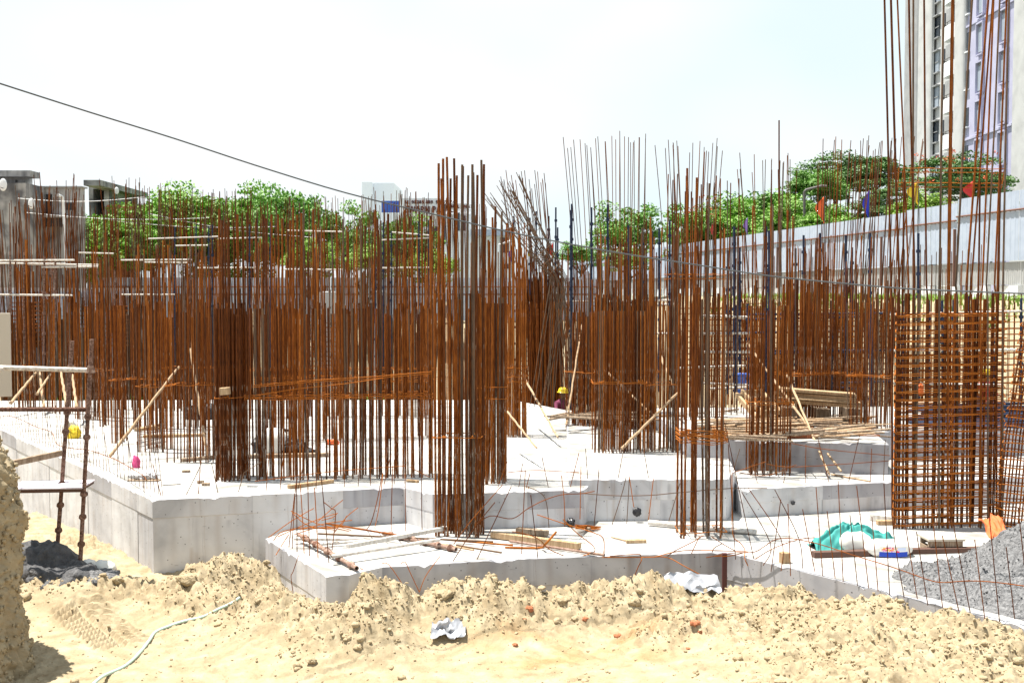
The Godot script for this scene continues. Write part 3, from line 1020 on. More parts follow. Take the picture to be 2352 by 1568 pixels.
func build_rebar() -> void:
	rng.seed = 2024
	var gnear := "columns of bars on the foundation slabs"
	var a: Vector3
	var e: Vector3
	# --- the tall ribbed column in the middle of the front slab
	a = G(1000, 1232, .7); e = G(1100, 1234, .7)
	rebar_wall("tall ribbed column bars in the centre of the front slab, one tie at mid height", gnear, a, e, .40, {"name": "column_reinforcement", "category": "rebar column", "rows": 3, "spacing": .15, "dia": .030, "starter": 675, "tall": 378, "share": .8, "vary": .16, "ribbed": true, "ties": [1005], "tie_dia": .012, "lean": .004, "mats": ["rust", "rust_dark", "rust_dark", "rust", "rust_grey"]})
	# --- its neighbour to the right
	a = G(1566, 1236, .7); e = G(1664, 1236, .7)
	var cd := rebar_wall("tall column bars on the front slab with a bundle of loose ties, right of centre", gnear, a, e, .36, {"name": "column_reinforcement", "category": "rebar column", "rows": 3, "spacing": .19, "dia": .028, "starter": 660, "tall": 385, "share": .6, "vary": .2, "ribbed": true, "ties": [1010, 1003, 998, 1222], "tie_dia": .011, "wild": .02, "mats": ["rust_dark", "rust_dark", "rust", "rust_dark", "rust_grey"]})
	for k in 7:
		tie_loop(cd, a, e, .36, height_at(1010 - k * 4, 15), .009, .035)
	# --- the long wall on the raised slab, with a dense end
	a = G(499, 1106, 1.2); e = G(556, 1104, 1.2)
	rebar_wall("dense dark end of the long wall of bars, a wooden block tied on it", gnear, a, e, .5, {"name": "column_reinforcement", "category": "rebar column", "rows": 5, "spacing": .06, "dia": .031, "starter": 705, "tall": 492, "share": .36, "ties": [913], "lean": .004, "mats": ["rust_dark", "rust", "rust_dark"]})
	a = G(568, 1104, 1.2); e = G(990, 1096, 1.2)
	var long_wall := rebar_wall("long wall of rust brown bars in two rows left of the tall centre column", "walls of bars on the foundation slabs", a, e, .34, {"spacing": .125, "dia": .029, "starter": 705, "tall": 494, "share": .68, "ties": [915, 911], "lean": .005})
	for q in [[580, 885, 992, 853], [580, 889, 992, 857], [600, 905, 880, 868]]:
		var b := MB.new()
		var p := P(q[0], q[1], 16.2)
		var z := P(q[2], q[3], 16.15)
		b.tube([p, p.lerp(z, .3) + Vector3(0, .01, 0), p.lerp(z, .7) - Vector3(0, .008, 0), z], .006, 5)
		part(long_wall, "rail", b, M("tie_rust"))
	a = G(1103, 1112, 1.2); e = G(1160, 1110, 1.2)
	rebar_wall("short cluster of bars close behind the tall centre column on its right", gnear, a, e, .45, {"name": "column_reinforcement", "category": "rebar column", "rows": 4, "spacing": .09, "dia": .028, "starter": 690, "tall": 515, "share": .7, "ties": [890, 916], "vary": .3})
	# rows behind the long wall
	var gw := "walls of bars on the foundation slabs"
	rebar_wall("second row of bars seen through the long wall, nearest behind it", gw, G(590, 1018, 1.2), G(985, 1005, 1.2), .3, {"spacing": .15, "dia": .024, "starter": 712, "tall": 555, "share": .7, "vary": .35, "ties": [868, 880]})
	rebar_wall("third row of bars behind the long wall, bases far back on the white slab", gw, G(575, 962, 1.2), G(1000, 958, 1.2), .4, {"spacing": .2, "dia": .022, "starter": 700, "tall": 590, "share": .8, "vary": .35, "ties": [850], "joined": true})
	rebar_wall("row of bars seen between the tall centre column's bars, far back", gw, G(1000, 1000, 1.2), G(1105, 1000, 1.2), .4, {"spacing": .12, "dia": .022, "starter": 705, "tall": 570, "share": .7, "vary": .4, "ties": [870]})
	rebar_wall("farthest row of bars behind the tall centre column", gw, P(990, 950, 29), P(1190, 950, 29), .5, {"spacing": .11, "dia": .022, "starter": 660, "tall": 590, "share": .8, "vary": .6, "joined": true})
	var k := 0
	for q in [[-5, 120, 570, 30], [120, 240, 560, 31], [240, 350, 545, 31], [350, 500, 540, 32], [560, 700, 560, 31], [700, 850, 570, 32], [850, 1000, 560, 31]]:
		rebar_wall(["thicket of mid-height bars at the left edge below the double white rails", "thicket of mid-height bars above the two rusty scaffold tubes", "thicket of mid-height bars above the bamboo prop's foot", "thicket of mid-height bars left of the dense bar end", "thicket of mid-height bars behind the left half of the long wall", "thicket of mid-height bars behind the middle of the long wall", "thicket of mid-height bars behind the right end of the long wall"][k], "far thickets of bars", P(q[0], 950, q[3]), P(q[1], 950, q[3] + .5), 1.6, {"spacing": .17, "rows": 2, "dia": .019, "starter": 0, "tall": q[2], "share": .9, "vary": .7, "joined": true, "lean": .02})
		k += 1
	k = 0
	for q in [[1165, 1300, 600, 30], [1295, 1430, 600, 29], [1420, 1560, 590, 30], [1555, 1725, 560, 28], [1725, 1850, 585, 28], [1840, 2048, 590, 26]]:
		rebar_wall(["thicket of mid-height bars behind the worker in the yellow helmet", "thicket of mid-height bars left behind the wide middle wall", "thicket of mid-height bars right behind the wide middle wall", "thicket of mid-height bars behind the second tall column", "thicket of mid-height bars left of the plank stack", "thicket of mid-height bars behind the plank stack"][k], "far thickets of bars", P(q[0], 940, q[3]), P(q[1], 940, q[3] + .5), 1.4, {"spacing": .12, "rows": 2, "dia": .02, "starter": 690, "tall": q[2], "share": .6, "vary": .6, "joined": true, "lean": .02, "mats": ["rust", "rust_dark", "rust", "rust_light"]})
		k += 1
	# --- left group
	rebar_wall("wall of bars left of the long wall, its tie rail ending at a bamboo prop", gw, G(385, 1062, 1.2), G(492, 1062, 1.2), .4, {"spacing": .11, "dia": .024, "starter": 715, "tall": 580, "share": .7, "vary": .3, "ties": [884], "drift": Vector2(.004, 0)})
	rebar_wall("wall of bars behind the bamboo prop and the timber offcuts", gw, G(318, 1038, 1.2), G(376, 1038, 1.2), .4, {"spacing": .10, "dia": .025, "starter": 700, "tall": 572, "share": .6, "vary": .25, "ties": [888]})
	rebar_wall("narrow group of bars right of the rusty scaffold tube, standing in front of its neighbours", gnear, G(256, 1018, 1.2), G(278, 1018, 1.2), .35, {"name": "column_reinforcement", "category": "rebar column", "rows": 3, "spacing": .11, "dia": .028, "starter": 700, "tall": 585, "share": .5, "ties": [873]})
	rebar_wall("row of bars between the two scaffold tubes and the bamboo prop", gw, G(282, 985, 1.2), G(372, 990, 1.2), .3, {"spacing": .14, "dia": .022, "starter": 690, "tall": 600, "share": .6, "vary": .4, "ties": [871]})
	rebar_wall("single stout bundle just right of the second scaffold tube", gnear, G(229, 980, 1.2), G(238, 980, 1.2), .3, {"name": "column_reinforcement", "category": "rebar column", "rows": 3, "spacing": .06, "dia": .03, "starter": 640, "tall": 600, "share": .5})
	rebar_wall("group of bars seen between the two scaffold tubes", gw, G(172, 962, 1.2), G(226, 966, 1.2), .5, {"spacing": .11, "dia": .026, "starter": 700, "tall": 590, "share": .7, "vary": .3, "ties": [850]})
	rebar_wall("group of bars left of the first scaffold tube", gw, G(114, 950, 1.2), G(164, 950, 1.2), .5, {"spacing": .12, "dia": .026, "starter": 690, "tall": 640, "share": .6, "vary": .4})
	rebar_wall("pair of stout bundles near the left edge above the white scaffold pipe", gnear, G(41, 938, 1.2), G(66, 938, 1.2), .4, {"name": "column_reinforcement", "category": "rebar column", "rows": 3, "spacing": .12, "dia": .036, "starter": 620, "tall": 560, "share": .5, "ties": [840]})
	rebar_wall("thin row of bars between the stout bundles and the first scaffold tube", gw, G(70, 940, 1.2), G(112, 942, 1.2), .5, {"spacing": .13, "dia": .022, "starter": 690, "tall": 620, "share": .6, "vary": .4})
	rebar_wall("back row of bars left of the long wall, behind the bamboo prop", gw, G(375, 985, 1.2), G(500, 985, 1.2), .4, {"spacing": .14, "dia": .022, "starter": 700, "tall": 600, "share": .7, "vary": .4, "ties": [845]})
	rebar_wall("farthest low row of bars at the left behind the sacks", gw, G(240, 940, 1.2), G(500, 945, 1.2), .5, {"spacing": .17, "dia": .022, "starter": 690, "tall": 610, "share": .8, "vary": .5, "joined": true})
	# --- centre to right
	rebar_wall("group of bars just right of the tall centre column, farther back", gw, G(1166, 1004, 1.2), G(1207, 1004, 1.2), .4, {"spacing": .055, "rows": 3, "dia": .021, "starter": 700, "tall": 545, "share": .6, "vary": .4, "ties": [845, 865, 877], "mats": ["rust_light", "rust", "rust"]})
	rebar_wall("dark close-set wall of bars behind the worker in the yellow helmet", gw, P(1196, 955, 31), P(1290, 955, 31), .8, {"spacing": .06, "rows": 4, "dia": .024, "starter": 640, "tall": 595, "share": .8, "vary": .35, "joined": true, "mats": ["rust_dark", "rust_dark", "rust"], "lean": .02})
	rebar_wall("pale-footed bars right of the worker in the yellow helmet", gw, G(1300, 985, 1.2), G(1362, 992, 1.2), .4, {"spacing": .075, "rows": 3, "dia": .022, "starter": 720, "tall": 610, "share": .7, "vary": .3, "ties": [855]})
	rebar_wall("wide wall of bars with cement-grey feet, in the middle between the two tall columns", gw, G(1366, 1040, 1.29), G(1482, 1040, 1.29), .45, {"spacing": .06, "rows": 3, "dia": .021, "starter": 712, "tall": 528, "share": .5, "vary": .2, "ties": [878, 881]})
	rebar_wall("right half of that wide wall, close left of the second tall column", gw, G(1486, 1038, 1.29), G(1556, 1038, 1.29), .45, {"spacing": .07, "rows": 3, "dia": .021, "starter": 700, "tall": 520, "share": .5, "vary": .25, "ties": [884]})
	rebar_wall("row of bars behind the wide middle wall, with its tie rail higher up", gw, G(1370, 985, 1.29), G(1510, 985, 1.29), .4, {"spacing": .07, "rows": 3, "dia": .021, "starter": 680, "tall": 600, "share": .7, "vary": .35, "ties": [856], "joined": true})
	rebar_wall("tall dense bars directly behind the second tall column", gw, G(1535, 1000, 1.29), G(1662, 1000, 1.29), .5, {"spacing": .14, "dia": .021, "starter": 520, "tall": 420, "share": .6, "vary": .25, "ties": [630, 640], "splashed": true, "mats": ["rust_dark", "rust"]})
	rebar_wall("sparse row of bars right behind the second tall column, before the planks", gw, P(1665, 960, 21.5), P(1712, 960, 21.5), .4, {"spacing": .12, "dia": .02, "starter": 530, "tall": 425, "share": .4, "vary": .2})
	a = G(1722, 1088, 1.15); e = G(1818, 1090, 1.15)
	rebar_wall("column of bars left of the leaning bamboo pair, bricks at its foot", gnear, a, e, .5, {"name": "column_reinforcement", "category": "rebar column", "rows": 3, "spacing": .10, "dia": .024, "starter": 705, "tall": 495, "share": .55, "vary": .25, "ties": [924, 928], "lean": .008})
	rebar_wall("wide wall of thin bars above the stacked planks", gw, G(1832, 975, 1.58), G(1945, 968, 1.58), .6, {"spacing": .062, "rows": 3, "dia": .018, "starter": 645, "tall": 585, "share": .7, "vary": .4, "ties": [857, 860], "lean": .016})
	rebar_wall("right end of the thin bar wall, beside the blue scaffold tube", gw, G(1948, 985, 1.58), G(2036, 990, 1.58), .6, {"spacing": .07, "rows": 3, "dia": .018, "starter": 690, "tall": 585, "share": .6, "vary": .5, "ties": [862, 866], "lean": .02})
	# --- whips far back, left to right
	whips("thin tall bars in front of the grey building at the left edge", 2, 58, 455, 33, 20, {"vary": 70, "drift": -.02})
	whips("thin crossing bars before the dark downpipe of the grey building", 60, 112, 425, 35, 20, {"vary": 60, "dia": .02})
	whips("tallest thin bars left of the rooftop stair room", 112, 172, 398, 34, 24, {"vary": 70, "spread": .035})
	whips("thin bars below the rooftop stair room", 172, 262, 470, 34, 34, {"vary": 60})
	whips("thin bars rising above the stair room roof beside the satellite dish", 265, 318, 400, 36, 22, {"vary": 80})
	whips("thin bars against the left end of the bright trees", 322, 395, 415, 36, 28, {"vary": 70})
	whips("thick sheaf of thin bars before the trees, left of the long wall", 395, 500, 432, 35, 44, {"vary": 75})
	whips("thin bars before the dark middle of the trees", 500, 590, 430, 37, 30, {"vary": 60})
	whips("thin bars at the right end of the big trees", 590, 672, 450, 36, 26, {"vary": 60})
	whips("thin bars where the big trees end", 672, 742, 455, 37, 22, {"vary": 60})
	whips("thin bars before the small airy tree under the cable", 742, 870, 447, 38, 36, {"vary": 70, "spread": .025})
	whips("dark thin bars before the blue hoarding of the hotel", 868, 936, 428, 36, 26, {"vary": 60, "dia": .018})
	whips("dark thin bars crossing the maroon hotel lettering", 936, 1000, 432, 34, 26, {"vary": 70, "dia": .02})
	whips("thin bars right of the tall centre column before the white hotel wall", 1040, 1130, 462, 36, 20, {"vary": 80})
	whips("fan of thin bars leaning left above the hotel roof edge", 1206, 1290, 390, 31, 17, {"vary": 50, "drift": -.075, "spread": .02})
	whips("left sheaf of tall thin bars standing against the open sky", 1332, 1418, 312, 30, 9, {"vary": 35, "drift": -.045, "spread": .012, "dia": .018})
	whips("middle sheaf of tall thin bars standing against the open sky", 1408, 1482, 306, 30, 9, {"vary": 22, "spread": .012, "dia": .018})
	whips("tall thin bars splaying out behind the second tall column", 1545, 1625, 312, 29, 15, {"vary": 40, "spread": .03, "fan": 1.6, "dia": .018})
	whips("thin crossing bars left of the round flat-topped tree", 1722, 1822, 345, 29, 13, {"vary": 60, "spread": .03, "drift": -.01})
	whips("thin crossing bars before the flat-topped tree", 1868, 1965, 312, 28, 16, {"vary": 70, "spread": .035, "drift": .03})
	whips("thin crossing bars between the flat-topped tree and the great cage", 1965, 2058, 305, 28, 15, {"vary": 70, "spread": .03, "drift": .035})
	whips("thin upright bars before the white fence, behind the great cage", 2070, 2250, 560, 27, 20, {"vary": 60, "spread": .01})
	# the single upright rod
	var rod := MB.new()
	rod.tube([P(1790, 1040, 20.5), P(1790, 276, 20.5)], .013, 6)
	solo("lone_rod", rod, M("rust_dark"), "single straight dark rod rising higher than the bars round it", "rebar", "", P(1790, 1040, 20.5))
	# a toppled cage leaning left above the dark wall
	leaning_cage()
	grid_mat("dark square mesh cage at the left edge below the white scaffold pipes", 30, 86, 680, 800, 34, {"pitch": .13, "dia": .03})
	grid_mat("rust brown mesh cage behind the bars left of the long wall", 160, 285, 690, 800, 34, {"pitch": .13})
	grid_mat("mesh cage behind the long wall, below the sheet fence", 690, 790, 735, 880, 33, {"pitch": .14, "dia": .02})
	grid_mat("mesh cage behind the dark wall of the worker", 1196, 1286, 705, 935, 33, {"pitch": .14})
	grid_mat("mesh cage behind the wide middle wall of bars", 1368, 1458, 690, 905, 30, {"pitch": .15})
	grid_mat("mesh cage between the second tall column and the blue bin", 1560, 1716, 700, 885, 30, {"pitch": .15})
	grid_mat("mesh cage left of the blue scaffold above the planks", 1700, 1790, 690, 900, 30, {"pitch": .15})
	grid_mat("broad mesh cage behind the thin bar wall above the planks", 1826, 2046, 695, 945, 27, {"pitch": .13, "dia": .024})
	grid_mat("mesh cage on the far sand seen through the great cage", 2048, 2220, 725, 930, 29, {"pitch": .19, "dia": .014})
	grid_mat("mesh cage at the right edge behind the leaning cage", 2222, 2380, 700, 930, 28, {"pitch": .15})
	great_cage()
	tilted_cage()

func leaning_cage() -> void:
	var c := P(1290, 720, 27)
	c.y = -.2
	var t := thing("column_reinforcement", "toppling bundle of bars with mesh ties leaning left against the sky", "rebar column", c)
	var b := MB.new()
	var b2 := MB.new()
	for k in 26:
		var f := k / 25.0
		var s := P(1262 + 42 * f, 640 + rng.randf_range(-10, 10), 27 + rng.randf_range(-.4, .4))
		var q := P(lerpf(1112, 1196, f) + rng.randf_range(-14, 14), lerpf(452, 405, f) + rng.randf_range(-25, 25), 27 + rng.randf_range(-.4, .4))
		var foot := Vector3(s.x + rng.randf_range(-.9, .9), -.2, s.z - rng.randf_range(.0, 1.2))
		b.tube([foot, s, s.lerp(q, .5) + Vector3(0, -.06, 0), q], .008 if k != 18 else .02, 4, false)
	for j in 7:
		var f := j / 7.0
		b2.tube([P(lerpf(1262, 1150, f), lerpf(630, 500, f), 26.6), P(lerpf(1300, 1200, f), lerpf(590, 470, f), 26.6)], .006, 4, false)
	tag(part(t, "bars", b, M("rust_grey")), "", "", "", "stuff")
	tag(part(t, "ties", b2, M("rust_grey")), "", "", "", "stuff")

func great_cage() -> void:
	# right: a big column cage, ties close together, bars running out of the top of the picture
	var a := G(2055, 1214, .7)
	var e := G(2296, 1212, .7)
	e.z = a.z - .12
	e.x = P(2296, 1212, -e.z).x
	var t := thing("column_reinforcement", "great column cage at the right, close ties and bars running out of view", "rebar column", (a + e) * .5, "columns of bars on the foundation slabs")
	var d := -a.z
	var w := .36
	var n := 12
	var y0 := height_at(676, d) - .7
	for row in 2:
		for i in n:
			var f := float(i) / (n - 1)
			var p := a.lerp(e, f) + Vector3(row * .14, -.02, -w * row)
			var key: String = ["rust", "rust_dark", "rust_dark", "rust_grey"][rng.randi() % 4] + "_splashed"
			stand(t, "bar", p + Vector3(rng.randf_range(-.02, .02), 0, 0), y0 + rng.randf_range(-.08, .06), .030, Vector2(rng.randf_range(-.004, .004), 0), key, true)
			if rng.randf() < .25:
				stand(t, "bar", p + Vector3(.04, 0, .02), height_at(388, d) - .7 + rng.randf_range(-.2, .15), .027, Vector2(rng.randf_range(-.005, .008), 0), key)
	# cranked bars that run on upwards: x in the picture at their foot and where they leave it
	for q in [[2050, 2036], [2066, 2052], [2086, 2068], [2098, 2090], [2102, 2100], [2132, 2126], [2158, 2166], [2178, 2186], [2184, 2190], [2200, 2226], [2222, 2262], [2228, 2268], [2254, 2276], [2270, 2291], [2290, 2308], [2304, 2315]]:
		var z := d + (rng.randf_range(.0, .05) if rng.randf() < .6 else w)
		var foot := P(q[0], 1205, z)
		foot.y = .7
		var b := MB.new()
		var m1 := P(q[0], 690, z)
		var m2 := P(q[0] + rng.randf_range(-6, 6), 655, z)
		var top := P(q[1] + (q[1] - q[0]) * .5, -110 + rng.randf_range(-40, 40), z)
		b.tube([foot, P(q[0], 900, z), m1, m2, m2.lerp(top, .5) + Vector3(rng.randf_range(-.01, .01), 0, 0), top], .0148 * rng.randf_range(.8, 1.1), 8)
		part(t, "bar", b, M(["rust", "rust_dark", "rust_grey", "rust"][rng.randi() % 4]))
	for k in 26:
		var y := height_at(726 + 19.2 * k, d)
		var s := rng.randf_range(-.01, .01)
		for lp in [[0.0, 1.0, 0.0], [-0.02, .52, .016], [.40, 1.03, .024]]:
			var pa := a.lerp(e, lp[0])
			var pe := a.lerp(e, lp[1])
			var pts := []
			for i in 9:
				var p := pa.lerp(pe, i / 8.0)
				pts.append(Vector3(p.x, y + lp[2] + s + .03 * (i / 8.0 - .4) + rng.randf_range(-.006, .006), p.z + .025))
			for i in 9:
				var p := pe.lerp(pa, i / 8.0)
				pts.append(Vector3(p.x + .14, y + lp[2] - s + .012 + rng.randf_range(-.006, .006), p.z - w - .02))
			var b := MB.new()
			b.tube(pts, .0078, 5, false, 0.0, true)
			part(t, "tie", b, M("tie_rust"))
	for y in [386, 395]:
		var pts := []
		for i in 9:
			var p := a.lerp(e, i / 8.0)
			pts.append(Vector3(p.x - .03, height_at(y, d) + rng.randf_range(-.008, .008), p.z + .03))
		for i in 9:
			var p := e.lerp(a, i / 8.0)
			pts.append(Vector3(p.x + .1, height_at(y, d) - .16 + rng.randf_range(-.008, .008), p.z - w))
		var b := MB.new()
		b.tube(pts, .006, 5, false, 0.0, true)
		part(t, "tie", b, M("tie_rust"))

func tilted_cage() -> void:
	var base := G(2300, 1212, .7)
	var t := thing("column_reinforcement", "slanting bar cage at the right edge above the gravel heap", "rebar column", base, "columns of bars on the foundation slabs")
	var d := 14.9
	for row in 2:
		for i in 7:
			var x := 2290 + i * 16 + row * 7
			var b := MB.new()
			b.tube([P(x, 1222, d + row * .5), P(x + 22, 1000, d + row * .5), P(x + 70, 700, d + row * .5)], .012, 6)
			part(t, "bar", b, M(["rust", "rust_dark"][rng.randi() % 2]))
	for k in 25:
		var y := 1205 - k * 19
		var sh := 70.0 * pow((1222.0 - y) / 520.0, 1.25)
		var b := MB.new()
		var pts := []
		for i in 6: pts.append(P(2282 + sh + i * 21, y + i * 2.2 + rng.randf_range(-2, 2), d - .03))
		for i in 6: pts.append(P(2390 + sh - i * 21, y + 4 - i * 2 + rng.randf_range(-2, 2), d + .56))
		b.tube(pts, .0085, 5, false, 0.0, true)
		part(t, "tie", b, M("tie_rust"))

# ---------------------------------------------------------------- background
func corrugated(a: Vector3, e: Vector3, y0: float, y1: float, pitch: float, deep: float) -> MB:
	# one ribbed sheet standing from a to e
	var b := MB.new()
	var u := e - a
	u.y = 0
	var n := maxi(1, int(u.length() / pitch))
	var w := Vector3(-u.z, 0, u.x).normalized()
	if w.z < 0: w = -w
	for i in n:
		var f0 := float(i) / n
		var pts := []
		for q in [[0.0, 0.0], [.62, 0.0], [.72, 1.0], [.9, 1.0], [1.0, 0.0]]:
			pts.append(a + u * (f0 + q[0] / n) + w * deep * q[1])
		for k in 4:
			var p: Vector3 = pts[k]
			var r: Vector3 = pts[k + 1]
			b.quad(Vector3(p.x, y1, p.z), Vector3(r.x, y1, r.z), Vector3(r.x, y0, r.z), Vector3(p.x, y0, p.z))
	return b

func build_fences() -> void:
	# right: sheets on a steel frame along the top of the bank
	var t := thing("sheet_fence", "long white ribbed sheet fence climbing to the right with a brown girt rail", "fence", W(16, 52, 3.4))
	var k := 0
	var d := 36.0
	while d < 122.0:
		var wdt := 2.0
		var x0 := fence_x(d)
		var x1 := fence_x(d + wdt)
		var lift := .22 if d < 43.0 else (.08 if d < 48 else 0.0)
		var a := W(x0, d, 0)
		var e := W(x1, d + wdt - .03, 0)
		part(t, "sheet", corrugated(a, e, 5.0, 7.22 + lift, .25, .012), M("sheet"))
		part(t, "lower_sheet", corrugated(a + Vector3(.1, 0, 0), e + Vector3(.1, 0, 0), 4.15, 4.96, .12, .015), M("sheet_beige"))
		var plinth := MB.new()
		plinth.box((a + e) * .5 + Vector3(.25, 3.55, 0), Vector3(.2, 1.15, wdt))
		part(t, "plinth", plinth, M("plaster_white"))
		for y in [6.55 + lift]:
			var g := MB.new()
			g.bar(a + Vector3(-.05, y, 0), e + Vector3(-.05, y, -.02), .035 if y > 5 else .024, 4)
			part(t, "girt", g, M("girt"))
		if k % 3 == 1:
			var p := MB.new()
			p.box(a + Vector3(-.1, 5.2, 0), Vector3(.09, 2.2, .09))
			part(t, "post", p, M("girt"))
		d += wdt
		k += 1
	# far back: the same sheets across the end of the pit
	var t2 := thing("sheet_fence", "pale blue sheet fence across the far end, below the left trees", "fence", W(-10, 66, 2.0))
	var x := -24.0
	while x < 4.0:
		var a := W(x, 66 + (x + 24) * .05, 0)
		var e := W(x + 2.2, 66 + (x + 26.2) * .05, 0)
		part(t2, "sheet", corrugated(a, e, 2.2, 4.72, .25, .03), M("sheet"))
		for y in [4.2, 3.75]:
			var g := MB.new()
			g.bar(a + Vector3(0, y, .06), e + Vector3(0, y, .06), .035, 4)
			part(t2, "girt", g, M("girt"))
		x += 2.24
	# left: a retaining wall of grey blocks in courses
	var t3 := thing("block_wall", "grey block retaining wall behind the bars at the left edge", "wall", W(-16, 38, -.3))
	var wall := MB.new()
	var p0 := P(-60, 660, 38)
	var p1 := P(330, 662, 41)
	wall.quad(Vector3(p0.x, p0.y, p0.z), Vector3(p1.x, p1.y, p1.z), Vector3(p1.x, -.5, p1.z), Vector3(p0.x, -.5, p0.z))
	wall.quad(Vector3(p0.x, p0.y, p0.z - .4), Vector3(p1.x, p1.y, p1.z - .4), p1, p0)
	part(t3, "mortar", wall, M("concrete"))
	var bl := MB.new()
	var u := p1 - p0
	u.y = 0
	var L := u.length()
	u = u.normalized()
	for row in 20:
		for i in int(L / .62):
			bl.box(Vector3(p0.x, -.3 + row * .21, p0.z) + u * (.31 + i * .62 + (.31 if row % 2 else 0.0)) + Vector3(0, .1, .02 + rng.randf() * .012), Vector3(.60, .19, .05), Basis(Vector3.UP, -atan2(u.z, u.x)))
	tag(part(t3, "blocks", bl, M("sheet")), "", "", "", "stuff")
	# cast concrete columns standing in the pit
	var lab := ["cast beige concrete column behind the long wall, left one", "cast beige concrete column behind the long wall, right one", "slim pale concrete column beside the blue scaffold tubes in the middle"]
	k = 0
	for q in [[735, 765, 669, 900, 36.0], [858, 884, 668, 900, 36.0], [1268, 1284, 672, 905, 37.0]]:
		var b := MB.new()
		var lo := P(q[0], q[3], q[4])
		var hi := P(q[1], q[2], q[4])
		b.box(Vector3((lo.x + hi.x) * .5, (hi.y - .4) * .5, lo.z - .25), Vector3(hi.x - lo.x, hi.y + .4, .5), Basis.IDENTITY, .02)
		solo("concrete_column", b, M("plaster_beige"), lab[k], "concrete column", "", Vector3((lo.x + hi.x) * .5, -.3, lo.z))
		k += 1
	# green verge on the bank under the fence
	var v := MB.new()
	var r := RandomNumberGenerator.new()
	r.seed = 8
	for i in 1800:
		var dd := r.randf_range(33.0, 62.0)
		var xx := fence_x(dd) - r.randf_range(.2, 4.2)
		blade(v, Vector3(xx, land_height(xx, dd) - .02, -dd), r, r.randf_range(.10, .34))
	var o := put(self, "verge_grass", v.mesh(), M("leaf_yellow"))
	tag(o, "pale green grass on the sand bank under the white fence", "grass", "", "stuff")
	var v2 := MB.new()
	for i in 900:
		var q := P(r.randf_range(20, 330), 905, r.randf_range(29.5, 34))
		blade(v2, Vector3(q.x, -.4, q.z), r, r.randf_range(.5, 1.3))
	for i in 300:
		var q := P(r.randf_range(840, 870), 900, r.randf_range(31, 33))
		blade(v2, Vector3(q.x, -.4, q.z), r, r.randf_range(.5, 1.4))
	o = put(self, "weeds", v2.mesh(), M("leaf_bright"))
	tag(o, "green weeds growing along the foot of the grey block wall", "weeds", "", "stuff")

func blade(b: MB, p: Vector3, r: RandomNumberGenerator, h: float) -> void:
	b.tint = Color(1, 1, 1) * r.randf_range(.6, 1.3)
	var w := Vector3(r.randf_range(-1, 1), 0, r.randf_range(-1, 1)).normalized() * h * .16
	var q := p + Vector3(r.randf_range(-.3, .3) * h, h, r.randf_range(-.3, .3) * h)
	b.tri(p - w, q, p + w)
	var s := p + Vector3(0, h * .55, 0)
	b.tri(s, s + Vector3(r.randf_range(-.4, .4), .15, r.randf_range(-.4, .4)) * h, s + w * 2.0 + Vector3(0, h * .1, 0))

func fence_x(d: float) -> float:
	return 17.75 - (d - 39.6) * .1465 if d < 78.0 else 12.12 - (d - 78.0) * .13

func build_flags() -> void:
	# flags: x of the pole, y top, y bottom, distance, cloth colour, width, how it droops
	var list := [[1895, 455, 512, 56.0, "orange", 24, "orange pennant on the fence in front of the bushes"], [1998, 441, 505, 52.0, "blue", 18, "deep blue pennant hanging at the fence"], [2111, 422, 470, 47.0, "yellow", 30, "yellow pennant before the blossoming tree"], [2238, 420, 463, 44.0, "red", 28, "red pennant at the right, nearest of the fence flags"], [1641, 513, 553, 76.0, "red", 10, "small red pennant behind the second tall column"], [1718, 504, 542, 68.0, "purple", 11, "lilac pennant left of the flat-topped tree"], [1322, 564, 598, 76.0, "green", 14, "green pennant low in the middle of the picture"], [1271, 563, 598, 76.0, "red", 13, "red pennant beside the blue scaffold tubes"], [1221, 578, 601, 76.0, "yellow", 9, "yellow pennant left of the red one in the middle"], [1175, 576, 605, 76.0, "blue", 9, "blue pennant at the hotel's right end"]]
	for q in list:
		var top := P(q[0], q[1] - 6, q[3])
		var foot := Vector3(top.x, land_height(top.x, q[3]) + .0, top.z)
		var t := thing("pennant", q[6], "flag", foot, "flags along the fence")
		var b := MB.new()
		b.bar(foot, top, .025, 5)
		part(t, "pole", b, M("rail"))
		var c := MB.new()
		var s: float = q[3] / FOCAL
		var wd: float = q[5] * s
		var hh: float = (q[2] - q[1]) * s
		var n := 8
		for j in n + 1:
			for i in n + 1:
				var u := float(i) / n
				var v := float(j) / n
				var prof := sin(PI * clampf(v * .85 + .12, 0, 1)) 
				c.vert(top + Vector3(-wd * u * prof * (.7 + .3 * sin(v * 5.0)), -v * hh - u * hh * .12, sin(u * 7.0 + v * 3.0) * .07 * u), Vector3(0, 0, 1), Vector2(u, v))
		for j in n:
			for i in n:
				var a := j * (n + 1) + i
				c.ix.append_array(PackedInt32Array([a, a + 1, a + n + 1, a + 1, a + n + 2, a + n + 1]))
		c.smooth()
		part(t, "cloth", c, M(q[4]))

